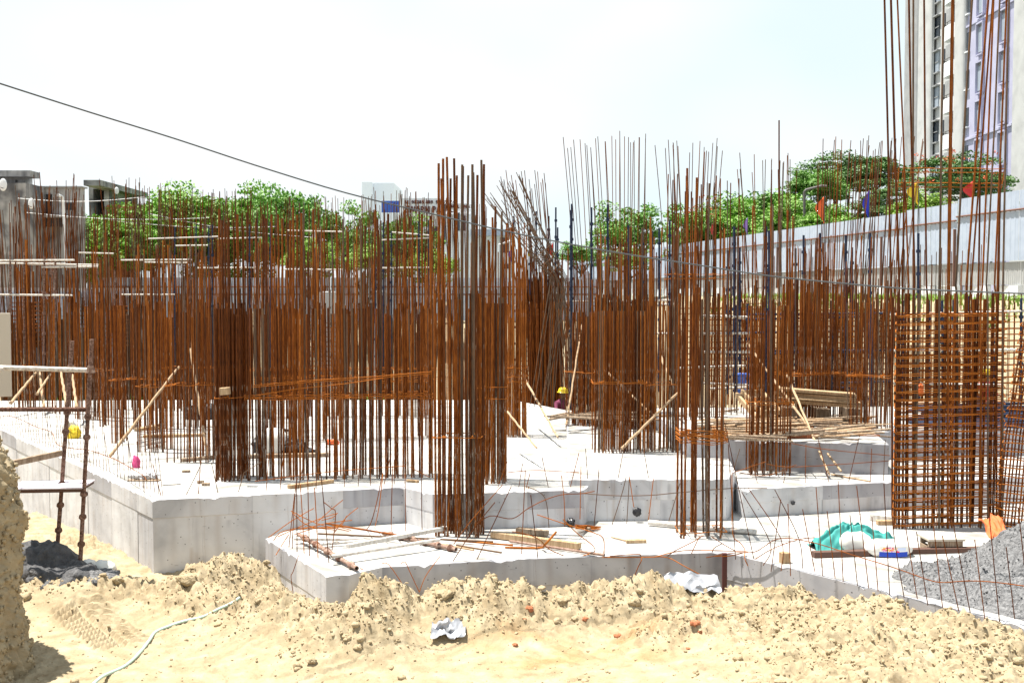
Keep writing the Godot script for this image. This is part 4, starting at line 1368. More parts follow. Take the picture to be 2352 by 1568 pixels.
# ---- trees
func crown(seed_: int, radius: Vector3, lobes: int, leaves: int, lobe: float, flatness: float, leaf: float, hollow := 0.55) -> MB:
	var r := RandomNumberGenerator.new()
	r.seed = seed_
	var b := MB.new()
	for k in lobes:
		# lobes sit in the outer part of the crown, more of them high up
		var q := Vector3(r.randfn(), absf(r.randfn()) * .9 - .35, r.randfn()).normalized()
		q *= r.randf_range(hollow, 1.0)
		var o := Vector3(q.x * radius.x, q.y * radius.y, q.z * radius.z)
		var s := lobe * r.randf_range(.55, 1.25)
		var tone := r.randf_range(.65, 1.2)
		for i in leaves:
			var p := Vector3(r.randfn(), r.randfn(), r.randfn()).normalized() * pow(r.randf(), .4)
			if p.y < -.2: p.y *= .5
			p = o + Vector3(p.x * s, p.y * s * flatness, p.z * s)
			var f := leaf * r.randf_range(.6, 1.3)
			var nn := Vector3(r.randf_range(-.8, .8), r.randf_range(.2, 1.0), r.randf_range(-.8, .8)).normalized()
			var u := nn.cross(Vector3(r.randf() - .5, r.randf() - .5, r.randf() - .5)).normalized() * f
			var w := nn.cross(u) * .55
			var m := tone * r.randf_range(.8, 1.2)
			b.tint = Color(m * r.randf_range(.9, 1.12), m, m * r.randf_range(.7, 1.1))
			var i0 := b.v.size()
			b.vert(p - u, nn, Vector2(0, 0)); b.vert(p + w, nn, Vector2(1, 0)); b.vert(p + u, nn, Vector2(1, 1)); b.vert(p - w, nn, Vector2(0, 1))
			b.ix.append_array(PackedInt32Array([i0, i0 + 1, i0 + 2, i0, i0 + 2, i0 + 3]))
	b.tint = Color(1, 1, 1)
	return b

var crowns := {}

func tree(label: String, kind: String, x: float, ytop: float, ybot: float, halfwidth: float, d: float, group := "trees beyond the fences", turn := 0.0) -> Node3D:
	# the crown spans ytop..ybot and x-halfwidth..x+halfwidth in the photograph at distance d
	var s := d / FOCAL
	var top := P(x, ytop, d)
	var low := P(x, ybot, d)
	var ry := (top.y - low.y) * .5
	var rx := halfwidth * s
	var ground := maxf(-.3, land_height(top.x, d) - .1)
	var t := thing("tree", label, "tree", Vector3(top.x, ground, top.z), group)
	if not crowns.has(kind):
		match kind:
			"layered": crowns[kind] = [crown(1, Vector3(.9, .85, .8), 130, 210, .34, .5, .038, .35).mesh(), "leaf_bright"]
			"dense": crowns[kind] = [crown(2, Vector3(.85, .85, .8), 120, 210, .34, .7, .037, .3).mesh(), "leaf_mid"]
			"airy": crowns[kind] = [crown(3, Vector3(.9, .9, .8), 65, 150, .28, .6, .038, .15).mesh(), "leaf_mid"]
			"bush": crowns[kind] = [crown(4, Vector3(.85, .85, .7), 95, 190, .34, .8, .042, .3).mesh(), "leaf_yellow"]
			"umbrella": crowns[kind] = [crown(5, Vector3(.95, .75, .9), 100, 190, .30, .3, .03, .3).mesh(), "leaf_dark"]
			"green_umbrella": crowns[kind] = [crown(6, Vector3(.9, .8, .9), 120, 200, .34, .5, .035, .25).mesh(), "leaf_mid"]
	var c := put(t, "crown", crowns[kind][0], M(crowns[kind][1]), Transform3D(Basis(Vector3.UP, turn).scaled(Vector3(rx, ry, rx)), low + Vector3(0, ry, 0) - t.position))
	# trunk with limbs reaching into the crown
	var b := MB.new()
	var r := RandomNumberGenerator.new()
	r.seed = int(x * 7 + ytop)
	var base := t.position
	var fork := Vector3(top.x + r.randf_range(-.3, .3), lerpf(base.y, top.y, .45), top.z)
	var rad := clampf(rx * .06, .08, .35)
	b.tube([base, base.lerp(fork, .5) + Vector3(r.randf_range(-.2, .2), 0, 0), fork], [rad, rad * .8, rad * .6], 7)
	for k in 9:
		var a := TAU * k / 9.0 + r.randf()
		var tip := low + Vector3(cos(a) * rx * r.randf_range(.4, .85), ry * r.randf_range(.9, 1.6), sin(a) * rx * r.randf_range(.4, .8))
		var mid := fork.lerp(tip, .5) + Vector3(0, -ry * .12, 0) + Vector3(r.randf_range(-.2, .2), r.randf_range(-.2, .2), 0) * rx * .3
		b.tube([fork, mid, tip], [rad * .5, rad * .3, rad * .1], 5)
		var side := mid + Vector3(r.randf_range(-1, 1) * rx * .35, ry * r.randf_range(.2, .6), r.randf_range(-.3, .3) * rx)
		b.tube([mid, side], [rad * .25, rad * .07], 4)
	part(t, "trunk", b, M("bark"))
	return t

func blossoms(t: Node3D, x0: float, x1: float, y0: float, y1: float, d: float, count: int) -> void:
	var r := RandomNumberGenerator.new()
	r.seed = int(x0)
	var b := MB.new()
	for k in count:
		var p := P(r.randf_range(x0, x1), r.randf_range(y0, y1), d + r.randf_range(-2.5, .5))
		for i in 12:
			var q := p + Vector3(r.randfn(), r.randfn() * .6, r.randfn()) * .11
			var u := Vector3(r.randfn(), r.randfn(), r.randfn()).normalized() * .05
			var w := u.cross(Vector3(r.randfn(), r.randfn(), r.randfn())).normalized() * .045
			b.quad(q - u, q + w, q + u, q - w)
	tag(part(t, "blossom", b, M("blossom")), "", "", "", "stuff")

func build_trees() -> void:
	tree("lower tree spilling in front of the grey building at far left", "layered", 165, 488, 680, 100, 64, "trees beyond the fences", .5)
	tree("bright layered tree under the rooftop stair room", "layered", 262, 458, 690, 110, 68, "trees beyond the fences", 2.0)
	tree("tree beside the satellite dish, its top level with the stair room roof", "layered", 345, 430, 660, 95, 74, "trees beyond the fences", 1.1)
	tree("broad bright tree, highest on the left half of the skyline", "layered", 450, 408, 690, 140, 72, "trees beyond the fences", 4.0)
	tree("tree between the broad bright one and the dark rounded one", "layered", 565, 410, 690, 110, 75, "trees beyond the fences", .3)
	tree("dark rounded tree ending the big left tree group", "dense", 660, 410, 700, 105, 70, "trees beyond the fences", 3.0)
	tree("low bright bush under the dark rounded tree", "bush", 720, 545, 650, 70, 63)
	tree("small airy tree under the black cable", "airy", 800, 446, 690, 95, 68, "trees beyond the fences", 2.2)
	tree("low bright bush right of the small airy tree", "bush", 850, 560, 650, 75, 62, "trees beyond the fences", 1.0)
	tree("tree before the blue hoarding of the hotel", "dense", 935, 480, 680, 85, 70, "trees beyond the fences", 5.0)
	tree("yellow-green bush hiding the foot of the hotel", "bush", 990, 570, 660, 70, 63, "trees beyond the fences", 2.5)
	tree("small sprawling tree left of the second tall column", "airy", 1440, 448, 650, 105, 76, "trees beyond the fences", .9)
	tree("low shrub at the left foot of the sprawling tree", "airy", 1330, 545, 640, 60, 74, "trees beyond the fences", 3.9)
	tree("low shrub in the middle under the open sky", "airy", 1440, 560, 650, 70, 72, "trees beyond the fences", 1.9)
	var red := tree("tree with red blossoms behind the second tall column", "airy", 1590, 448, 660, 95, 82, "trees beyond the fences", 4.4)
	blossoms(red, 1540, 1650, 450, 500, 80, 13)
	tree("bright dense tree left of the flat-topped tree", "green_umbrella", 1745, 398, 640, 135, 84, "trees beyond the fences", .4)
	tree("yellow-green rounded tree behind the second tall column's right side", "layered", 1680, 450, 640, 100, 82, "trees beyond the fences", .4)
	tree("green tree between bright tree and flat-topped tree", "layered", 1840, 440, 620, 105, 78, "trees beyond the fences", 3.3)
	tree("flat-topped dark tree with bare branching limbs showing below its leaves", "umbrella", 1955, 328, 510, 140, 88, "trees beyond the fences", 1.0)
	tree("leafy limb of green left of the flat-topped tree", "green_umbrella", 1880, 368, 500, 75, 84, "trees beyond the fences", 2.0)
	tree("bright bush behind the orange pennant", "layered", 1905, 465, 600, 95, 74, "trees beyond the fences", .6)
	var gul := tree("orange-blossomed tree in front of the tower block", "umbrella", 2190, 330, 520, 130, 72, "trees beyond the fences", 2.7)
	blossoms(gul, 2100, 2290, 338, 420, 70, 22)
	tree("grey-green tree at the foot of the tower block behind the red pennant", "umbrella", 2275, 440, 500, 70, 66, "trees beyond the fences", 5.2)
	tree("bright bush behind the yellow pennant", "bush", 2115, 432, 560, 85, 62, "trees beyond the fences", 5.0)
	tree("dark tree between the blue and the yellow pennants", "umbrella", 2040, 410, 560, 80, 72, "trees beyond the fences", 4.1)

# ---- buildings
func wbox(b: MB, x0: float, x1: float, y0: float, y1: float, d0: float, d1: float) -> void:
	b.box(Vector3((x0 + x1) * .5, (y0 + y1) * .5, -(d0 + d1) * .5), Vector3(absf(x1 - x0), absf(y1 - y0), absf(d1 - d0)))

func pbox(b: MB, px0: float, px1: float, py0: float, py1: float, d: float, deep: float) -> void:
	# a box whose front, d away, spans that much of the picture
	var lo := P(px0, py1, d)
	var hi := P(px1, py0, d)
	wbox(b, lo.x, hi.x, lo.y, hi.y, d, d + deep)

func build_left_houses() -> void:
	var t := thing("grey_house", "weathered grey concrete house at the left edge with a flat overhanging roof slab", "building", P(60, 700, 60) * Vector3(1, 0, 1))
	var b := MB.new()
	pbox(b, -120, 55, 404, 440, 60.4, 1)
	part(t, "stair_room", b, M("plaster_grey"))
	b = MB.new()
	pbox(b, -140, 68, 391, 405, 59.8, 1.2)
	part(t, "roof_slab", b, M("plaster_grey"))
	b = MB.new()
	pbox(b, -180, 58, 420, 760, 58.6, 2.3)
	part(t, "wall", b, M("plaster_grey"))
	b = MB.new()
	pbox(b, 58.5, 184, 429, 760, 61, .6)
	part(t, "wall", b, M("plaster_grey"))
	b = MB.new()
	pbox(b, 56, 186, 427, 430, 60.8, .9)
	part(t, "parapet", b, M("plaster_shade"))
	for q in [[34, 38, 413, 419, 60.35], [105, 117, 446, 500, 60.9], [150, 168, 466, 482, 60.94], [100, 140, 500, 520, 60.2]]:
		b = MB.new()
		pbox(b, q[0], q[1], q[2], q[3], q[4], .35)
		part(t, "window", b, M("black"))
	b = MB.new()
	pbox(b, 98, 142, 494, 499, 59.9, 1.2)
	part(t, "sunshade", b, M("plaster_shade"))
	b = MB.new()
	b.tube([P(152, 620, 60), P(146, 500, 60), P(142, 452, 60), P(132, 448, 59.5)], .09, 6)
	part(t, "white_pipe", b, M("dish"))
	var r := thing("stair_room", "rooftop stair room of grey concrete with a dark doorway and a jutting roof slab", "building", P(260, 700, 72) * Vector3(1, 0, 1))
	b = MB.new()
	pbox(b, 191, 230, 413, 426, 67, 8.7)
	part(r, "roof_slab", b, M("plaster_grey"))
	b = MB.new()
	pbox(b, 243, 249, 428, 760, 70, 5.4)
	pbox(b, 208, 213, 428, 760, 70, 5.4)
	pbox(b, 213, 243, 428, 434, 70, 5.4)
	pbox(b, 213, 243, 512, 760, 70, 5.4)
	part(r, "wall", b, M("plaster_grey"))
	b = MB.new()
	pbox(b, 213, 243, 434, 512, 73.0, .2)
	part(r, "back_wall", b, M("plaster_grey"))
	b = MB.new()
	pbox(b, 249, 300, 470, 760, 69, .4)
	part(r, "parapet", b, M("brick_red"))
	for q in [[267, 438, 68.5, .14, "white satellite dish on the parapet of the rooftop stair room"], [6, 424, 58.0, .2, "white satellite dish on the grey house at the left edge"], [71, 467, 58.2, .17, "satellite dish low on the grey house wall"]]:
		var dish := thing("satellite_dish", q[4], "satellite dish", P(q[0], q[1] + 12, q[2]), "satellite dishes")
		b = MB.new()
		lump(b, P(q[0], q[1], q[2]), Vector3(q[3], q[3] * 1.6, .05), 0.0, 3, 10)
		part(dish, "reflector", b, M("dish"))
		b = MB.new()
		b.bar(P(q[0], q[1] + 12, q[2] + .2), P(q[0], q[1], q[2] + .1), .03)
		b.bar(P(q[0], q[1] + 8, q[2] - .05), P(q[0] - 6, q[1] + 6, q[2] - .4), .02)
		part(dish, "bracket", b, M("rail"))
	for q in [[40, 455, 330, 452], [60, 488, 480, 500], [250, 505, 640, 520], [340, 490, 720, 545]]:
		b = MB.new()
		var pts := []
		for i in 9:
			var f := i / 8.0
			pts.append(P(lerpf(q[0], q[2], f), lerpf(q[1], q[3], f) + sin(f * PI) * 9, 52))
		b.tube(pts, .012, 4)
		solo("overhead_wire", b, M("dish"), "thin pale overhead wire before the left trees, %s" % {40: "highest one by the grey house", 60: "long one crossing the house corner", 250: "one passing under the stair room", 340: "lowest one near the long wall"}[q[0]], "wire", "overhead wires", pts[0])

func text_sign(parent: Node3D, txt: String, at: Vector3, h: float, mat: Material, squeeze := 1.0) -> void:
	var m := TextMesh.new()
	var f := SystemFont.new()
	f.font_names = PackedStringArray(["Droid Sans"])
	f.font_weight = 700
	m.font = f
	m.text = txt
	m.font_size = 64
	m.pixel_size = h / 47.0
	m.depth = .08
	m.horizontal_alignment = HORIZONTAL_ALIGNMENT_LEFT
	m.vertical_alignment = VERTICAL_ALIGNMENT_CENTER
	put(parent, "lettering", m, mat, Transform3D(Basis.IDENTITY.scaled(Vector3(squeeze, 1, 1)), at - parent.position))

func build_hotel() -> void:
	var d := 92.0
	var t := thing("hotel", "white hotel with maroon lettering and a blue hoarding behind the centre bars", "building", P(1000, 700, d) * Vector3(1, 0, 1))
	var b := MB.new()
	pbox(b, 905, 1082, 491, 780, d, 12)
	part(t, "wall", b, M("plaster_white"))
	b = MB.new()
	pbox(b, 1024, 1082, 480, 491, d + .2, 11)
	part(t, "parapet", b, M("plaster_white"))
	b = MB.new()
	pbox(b, 918, 1014, 455, 492, d - .6, .5)
	part(t, "sign_board", b, M("plaster_white"))
	text_sign(t, "M. 98285 489  96970 740", P(929, 464, d - .66), .26, M("maroon"), 1.05)
	text_sign(t, "SWARN PALACE", P(930, 481, d - .66), .52, M("maroon"), .80)
	b = MB.new()
	pbox(b, 1022, 1072, 467, 481, d - .6, .4)
	part(t, "sign_board", b, M("plaster_white"))
	text_sign(t, "HOTEL ANNIE", P(1024, 474, d - .66), .27, M("maroon"), .95)
	b = MB.new()
	pbox(b, 1014.5, 1023.5, 468, 560, d - .9, .6)
	part(t, "dark_pillar", b, M("glass_dark"))
	for q in [[1044, 1056, 488, 530], [1062, 1070, 495, 530], [950, 970, 520, 560], [985, 1005, 520, 560]]:
		b = MB.new()
		pbox(b, q[0], q[1], q[2], q[3], d - .06, .05)
		part(t, "window", b, M("glass_dark"))
	b = MB.new()
	pbox(b, 1080.5, 1178, 526, 540, d - 3, 14)
	part(t, "canopy", b, M("sheet"))
	b = MB.new()
	pbox(b, 1082.5, 1174, 540.5, 780, d - 1.5, 12)
	part(t, "side_wing", b, M("plaster_white"))
	for q in [[1149, 1167, 546, 580], [1084, 1090, 548, 602], [1149, 1170, 606, 617]]:
		b = MB.new()
		pbox(b, q[0], q[1], q[2], q[3], d - 1.58, .06)
		part(t, "window", b, M("glass_dark"))
	b = MB.new()
	b.bar(P(1108, 560, d - 1.7), P(1108, 640, d - 1.7), .09)
	part(t, "downpipe", b, M("dish"))
	# hoarding of ribbed blue sheet
	var hoard := corrugated(P(876, 487, d - 4), P(918, 484, d - 4), P(876, 488, d - 4).y, P(876, 461, d - 4).y, .2, .04)
	solo("hoarding", hoard, M("blue_bin"), "bright blue ribbed hoarding left of the hotel lettering", "hoarding", "", P(897, 488, d - 4))
	var far := MB.new()
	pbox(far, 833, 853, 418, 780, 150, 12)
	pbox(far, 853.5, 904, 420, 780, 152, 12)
	solo("white_tower", far, M("haze_white"), "pale white block fading into the sky behind the small airy tree", "building", "", P(868, 700, 150) * Vector3(1, 0, 1))
	b = MB.new()
	var arm := thing("lamp_post", "white street lamp arm before the hotel's right end", "street lamp", P(1178, 700, 80) * Vector3(1, 0, 1))
	b.tube([P(1146, 562, 80), P(1165, 556, 80), P(1174, 552, 80)], .07, 6)
	part(arm, "arm", b, M("dish"))
	b = MB.new()
	b.tube([P(1146, 562, 80), P(1146, 700, 80)], .07, 6)
	part(arm, "pole", b, M("dish"))
	var l2 := thing("lamp_post", "grey street lamp post with a bent arm behind the right fence, before the bushes", "street lamp", P(1848, 700, 74) * Vector3(1, 0, 1))
	b = MB.new()
	b.tube([P(1848, 620, 74), P(1848, 440, 74), P(1852, 436, 74), P(1888, 427, 74), P(1900, 428, 74)], .09, 6)
	part(l2, "pole", b, M("rail"))
	var l3 := thing("lamp_post", "white street lamp pole in front of the dark rounded tree", "street lamp", P(722, 700, 64) * Vector3(1, 0, 1))
	b = MB.new()
	b.tube([P(722, 640, 64), P(721, 540, 64), P(724, 530, 64)], .11, 6)
	part(l3, "pole", b, M("dish"))

func tx(x: float, wall := 36.75) -> float:      # how far away a point of the tower's long face is that shows at x
	return wall * FOCAL / (x - 1176.0)

func build_tower() -> void:
	var t := thing("tower_block", "tall cream and lilac apartment tower at the right edge of the picture", "building", W(40, 92, 0))
	var top := 44.0
	var b := MB.new()
	# round-edged piers
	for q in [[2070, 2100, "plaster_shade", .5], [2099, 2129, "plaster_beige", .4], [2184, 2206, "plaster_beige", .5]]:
		b = MB.new()
		var d0 := tx(q[1], 36.4)
		var d1 := tx(q[0], 36.4)
		var pts := []
		for i in 13:
			var a := PI * i / 12.0
			var c := cos(a)
			pts.append(Vector2(36.7 - pow(sin(a), .5) * q[3], lerpf(d0, d1, .5 - .5 * signf(c) * pow(absf(c), .6))))
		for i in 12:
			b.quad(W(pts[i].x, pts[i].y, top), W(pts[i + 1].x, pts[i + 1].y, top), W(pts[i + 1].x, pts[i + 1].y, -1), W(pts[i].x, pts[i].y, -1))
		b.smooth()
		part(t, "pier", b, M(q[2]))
	# body behind
	b = MB.new()
	wbox(b, 36.9, 60, -1, top, tx(2190), tx(2080))
	part(t, "wall", b, M("plaster_beige"))
	b = MB.new()
	var dl := tx(2324)
	var dr := tx(2207)
	wbox(b, 36.62, 60, -1, top, dl, dr)
	part(t, "lilac_wall", b, M("plaster_lilac"))
	b = MB.new()
	wbox(b, 36.5, 60, -1, top, 66, dl - .05)
	part(t, "end_wall", b, M("plaster_beige"))
	# storeys of 3 m, counted from one whose window shows at y=690 down to the ground
	for f in 15:
		var y := -2.0 + 3.0 * f
		# window pair of the recessed wall
		var dw0 := tx(2146)
		var dw1 := tx(2134)
		var w := MB.new()
		w.box(W(36.86, (dw0 + dw1) * .5, y + 1.75), Vector3(.1, 1.75, dw1 - dw0))
		var wn := part(t, "window", w, M("glass_pale" if f % 3 else "glass_dark"))
		for q in [["sill", .82, .3, .1, .3], ["transom", 1.75, .08, .06, 0.0], ["hood", 2.7, .5, .1, .4]]:
			var fr := MB.new()
			fr.box(W(36.80, (dw0 + dw1) * .5, y + q[1]), Vector3(q[2], q[3], dw1 - dw0 + q[4]))
			part(wn, q[0], fr, M("plaster_shade"))
		var w2 := MB.new()
		w2.box(W(36.86, tx(2156), y + 1.75), Vector3(.1, 1.6, .5))
		part(t, "window", w2, M("glass_dark"))
		# recess and rounded white balcony
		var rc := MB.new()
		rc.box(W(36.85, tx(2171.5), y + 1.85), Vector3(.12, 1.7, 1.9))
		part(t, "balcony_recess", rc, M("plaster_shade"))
		var bal := MB.new()
		var d0 := tx(2183, 36.2)
		var d1 := tx(2157, 36.2)
		var pts := []
		for i in 9:
			var a := PI * i / 8.0
			var c := cos(a)
			pts.append(Vector2(36.88 - .8 * pow(sin(a), .45), lerpf(d0, d1, .5 - .5 * signf(c) * pow(absf(c), .7))))
		for i in 8:
			bal.quad(W(pts[i].x, pts[i].y, y + .95), W(pts[i + 1].x, pts[i + 1].y, y + .95), W(pts[i + 1].x, pts[i + 1].y, y - .25), W(pts[i].x, pts[i].y, y - .25))
			bal.tri(W(36.9, (d0 + d1) * .5, y - .25), W(pts[i].x, pts[i].y, y - .25), W(pts[i + 1].x, pts[i + 1].y, y - .25))
		var bn := part(t, "balcony", bal, M("plaster_white"))
		var rl := MB.new()
		var rp := []
		for p in pts: rp.append(W(p.x, p.y, y + 1.2))
		rl.tube(rp, .035, 4)
		for i in [0, 2, 4, 6, 8]: rl.bar(W(pts[i].x, pts[i].y, y + .95), W(pts[i].x, pts[i].y, y + 1.2), .025, 4)
		part(bn, "rail", rl, M("rail"))
		# lilac wall: narrow windows, deep openings, ledges
		var s := MB.new()
		s.box(W(36.6, tx(2218.5), y + 1.9), Vector3(.08, 1.5, .62))
		var sn := part(t, "window", s, M("glass_dark"))
		var sl := MB.new()
		sl.box(W(36.55, tx(2218.5), y + 1.08), Vector3(.3, .09, .8))
		part(sn, "sill", sl, M("plaster_white"))
		for q in [[2243, 2256, "opening"], [2296, 2311, "opening"]]:
			var dd0 := tx(q[1])
			var dd1 := tx(q[0])
			var op := MB.new()
			# a niche: back, cheeks and soffit
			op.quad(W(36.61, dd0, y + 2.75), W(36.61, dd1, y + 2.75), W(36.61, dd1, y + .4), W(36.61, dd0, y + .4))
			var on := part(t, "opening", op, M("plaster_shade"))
			var hood := MB.new()
			hood.box(W(36.5, (dd0 + dd1) * .5, y + 2.82), Vector3(.3, .14, dd1 - dd0 + .1))
			hood.box(W(36.5, (dd0 + dd1) * .5, y + .36), Vector3(.3, .10, dd1 - dd0 + .1))
			hood.box(W(36.5, dd1 + .06, y + 1.6), Vector3(.3, 2.4, .1))
			hood.box(W(36.5, dd0 - .06, y + 1.6), Vector3(.3, 2.4, .1))
			part(on, "surround", hood, M("plaster_lilac"))
			var gl := MB.new()
			gl.box(W(36.56, (dd0 + dd1) * .5 + .2, y + 1.55), Vector3(.06, 1.9, (dd1 - dd0) * .6))
			part(on, "pane", gl, M("glass_pale"))
		if f % 3 == 0:
			var line := MB.new()
			line.box(W(36.56, (dl + dr) * .5, y + .12), Vector3(.16, .16, dr - dl))
			part(t, "string_course", line, M("plaster_lilac"))

# ---- scaffolding
func scaffold(label: String, uprights: Array, ledgers: Array, d: float, mat_up: String, mat_ledger: String, r := .026) -> void:
	var c := P(uprights[0][0] if uprights.size() else ledgers[0][0], 900, d)
	var t := thing("scaffold", label, "scaffold", Vector3(c.x, -.2, c.z), "cup-lock scaffolds in the pit")
	for q in uprights:
		var z: float = d + (q[3] if q.size() > 3 else 0.0)
		var a := P(q[0], q[2], z)
		var e := P(q[0] + rng.randf_range(-1, 1), q[1], z)
		var b := MB.new()
		b.tube([a, e], r, 7)
		var n := int((e.y - a.y) / .5)
		for k in n:
			var p := a.lerp(e, (k + .8) / (n + .6))
			b.tube([p - Vector3(0, .035, 0), p + Vector3(0, .035, 0)], r * 1.75, 7)
		part(t, "upright", b, M(mat_up))
	for q in ledgers:
		var z: float = d + (q[4] if q.size() > 4 else 0.0)
		var b := MB.new()
		b.tube([P(q[0], q[1], z), P(q[2], q[3], z + (q[5] if q.size() > 5 else 0.0))], r, 7)
		part(t, "ledger", b, M(mat_ledger))

func build_scaffolds() -> void:
	scaffold("blue tube scaffold standing in the middle behind the dark wall of bars", [[1180, 496, 930], [1218, 500, 900, .8], [1231, 485, 930, 1.5], [1260, 496, 910], [1276, 476, 950, .6], [1281, 522, 930, 1.8]], [[1180, 696, 1420, 690], [1180, 702, 1290, 699, 1.2], [1196, 768, 1430, 766, .6], [1196, 845, 1400, 843, 1.0]], 34, "pipe_blue", "pipe_white")
	scaffold("blue tube scaffold under the open sky, right of the middle", [[1311, 482, 940], [1314, 468, 900, 1.0], [1359, 476, 930], [1396, 469, 930, 1.2], [1445, 517, 900], [1476, 525, 900, .8], [1498, 530, 905], [1515, 523, 900, .5], [1538, 505, 890]], [[1400, 692, 1545, 689], [1440, 700, 1560, 698, 1.0], [1460, 766, 1560, 765, .4], [1560, 845, 1640, 843]], 28, "pipe_blue", "pipe_white")
	scaffold("blue scaffold around the blue bin with broad white ledgers", [[1673, 575, 905], [1687, 520, 900, .9], [1691, 700, 912], [1700, 568, 900, 1.4], [1718, 697, 905]], [[1610, 725, 1722, 728], [1664, 724, 1722, 733, .8], [1612, 766, 1722, 765], [1610, 808, 1724, 809], [1604, 843, 1712, 840, .6], [1612, 880, 1720, 884], [1620, 893, 1724, 889, .5]], 26.5, "pipe_blue", "pipe_white", .03)
	scaffold("blue scaffold before the white fence, above the stacked planks", [[1760, 520, 900, .4], [1767, 530, 905], [1828, 570, 920], [1846, 540, 905, .8], [1885, 535, 910], [1910, 690, 905], [1921, 700, 910, .5], [1944, 540, 910, .4], [1957, 568, 905, 1.0], [1999, 535, 955, -1.5], [2004, 700, 950, -1.4]], [[1722, 722, 2050, 719], [1722, 733, 2000, 727, .9], [1764, 806, 2050, 804], [1764, 812, 1990, 808, .7], [1910, 880, 2050, 876], [1912, 889, 1990, 893, .4], [1720, 764, 1990, 760, 1.0]], 26.5, "pipe_blue", "pipe_blue", .028)
	scaffold("blue scaffold seen through the great cage", [[2074, 690, 940], [2111, 535, 930], [2134, 690, 930, .5], [2166, 690, 935], [2191, 688, 930, .8], [2226, 680, 930], [2283, 690, 930, .6], [2346, 685, 930]], [[2046, 722, 2360, 714], [2050, 805, 2360, 803], [2050, 880, 2300, 884, .5]], 26, "pipe_blue", "pipe_white", .03)
	scaffold("white-painted scaffold at the left edge, its double ledgers at roof height of the pit", [[22, 575, 800], [55, 580, 800, .5], [100, 588, 850], [118, 590, 800, .7], [126, 585, 800, .3]], [[-20, 598, 170, 597], [-20, 604, 150, 606, .5], [60, 606, 225, 608, .9], [95, 613, 224, 612], [-20, 676, 165, 678]], 26, "pipe_old", "pipe_white", .022)
	scaffold("white-painted scaffold left of the long wall", [[223, 590, 850], [262, 620, 800, .6], [358, 560, 850], [375, 590, 830, .5], [436, 560, 850]], [[180, 580, 260, 582, .5], [277, 597, 440, 596], [330, 602, 430, 603, .7], [278, 676, 400, 676]], 30, "pipe_old", "pipe_white", .02)
	scaffold("blue-posted scaffold with white ledgers high behind the long wall", [[400, 520, 860], [449, 515, 850, .6], [478, 520, 850], [487, 515, 850, .9], [572, 515, 850], [590, 505, 850], [621, 510, 850, .8]], [[340, 548, 500, 543], [400, 564, 480, 563, .9], [500, 548, 600, 545], [450, 615, 600, 614]], 32, "pipe_blue", "pipe_white", .02)
	scaffold("white ledger scaffold before the dark rounded tree", [[690, 520, 850], [736, 520, 850], [756, 600, 850, .5], [715, 690, 850]], [[660, 529, 790, 532], [645, 618, 790, 619]], 32, "pipe_old", "pipe_white", .02)
	scaffold("dark-posted scaffold before the hotel", [[862, 508, 850], [880, 510, 850, .5], [898, 530, 850], [962, 508, 850], [984, 505, 850, .7]], [[875, 551, 985, 546], [900, 533, 985, 540], [878, 615, 985, 614]], 32, "pipe_blue", "pipe_white", .02)

# ---------------------------------------------------------------- things close by
func crop_r(x: float, y: float) -> Vector2:
	return Vector2(1690 + x / 3.556, 1127 + y / 3.556)

func crop_c(x: float, y: float) -> Vector2:
	return Vector2(1176 + x / 4.0, 1102 + y / 4.0)

func crop_l(x: float, y: float) -> Vector2:
	return Vector2(588 + x / 4.0, 1102 + y / 4.0)

func wire(parent: Node3D, called: String, pts: Array, r: float, key: String, sides := 5) -> void:
	# a bent bar through points, rounded by a spline
	var b := MB.new()
	b.tube(spline(pts, 5), r, sides)
	part(parent, called, b, M(key))

func spline(p: Array, sub: int) -> Array:
	var out := []
	for i in p.size() - 1:
		var p0: Vector3 = p[maxi(i - 1, 0)]
		var p1: Vector3 = p[i]
		var p2: Vector3 = p[i + 1]
		var p3: Vector3 = p[mini(i + 2, p.size() - 1)]
		for k in sub:
			out.append(p1.cubic_interpolate(p2, p0, p3, float(k) / sub))
	out.append(p[-1])
	return out

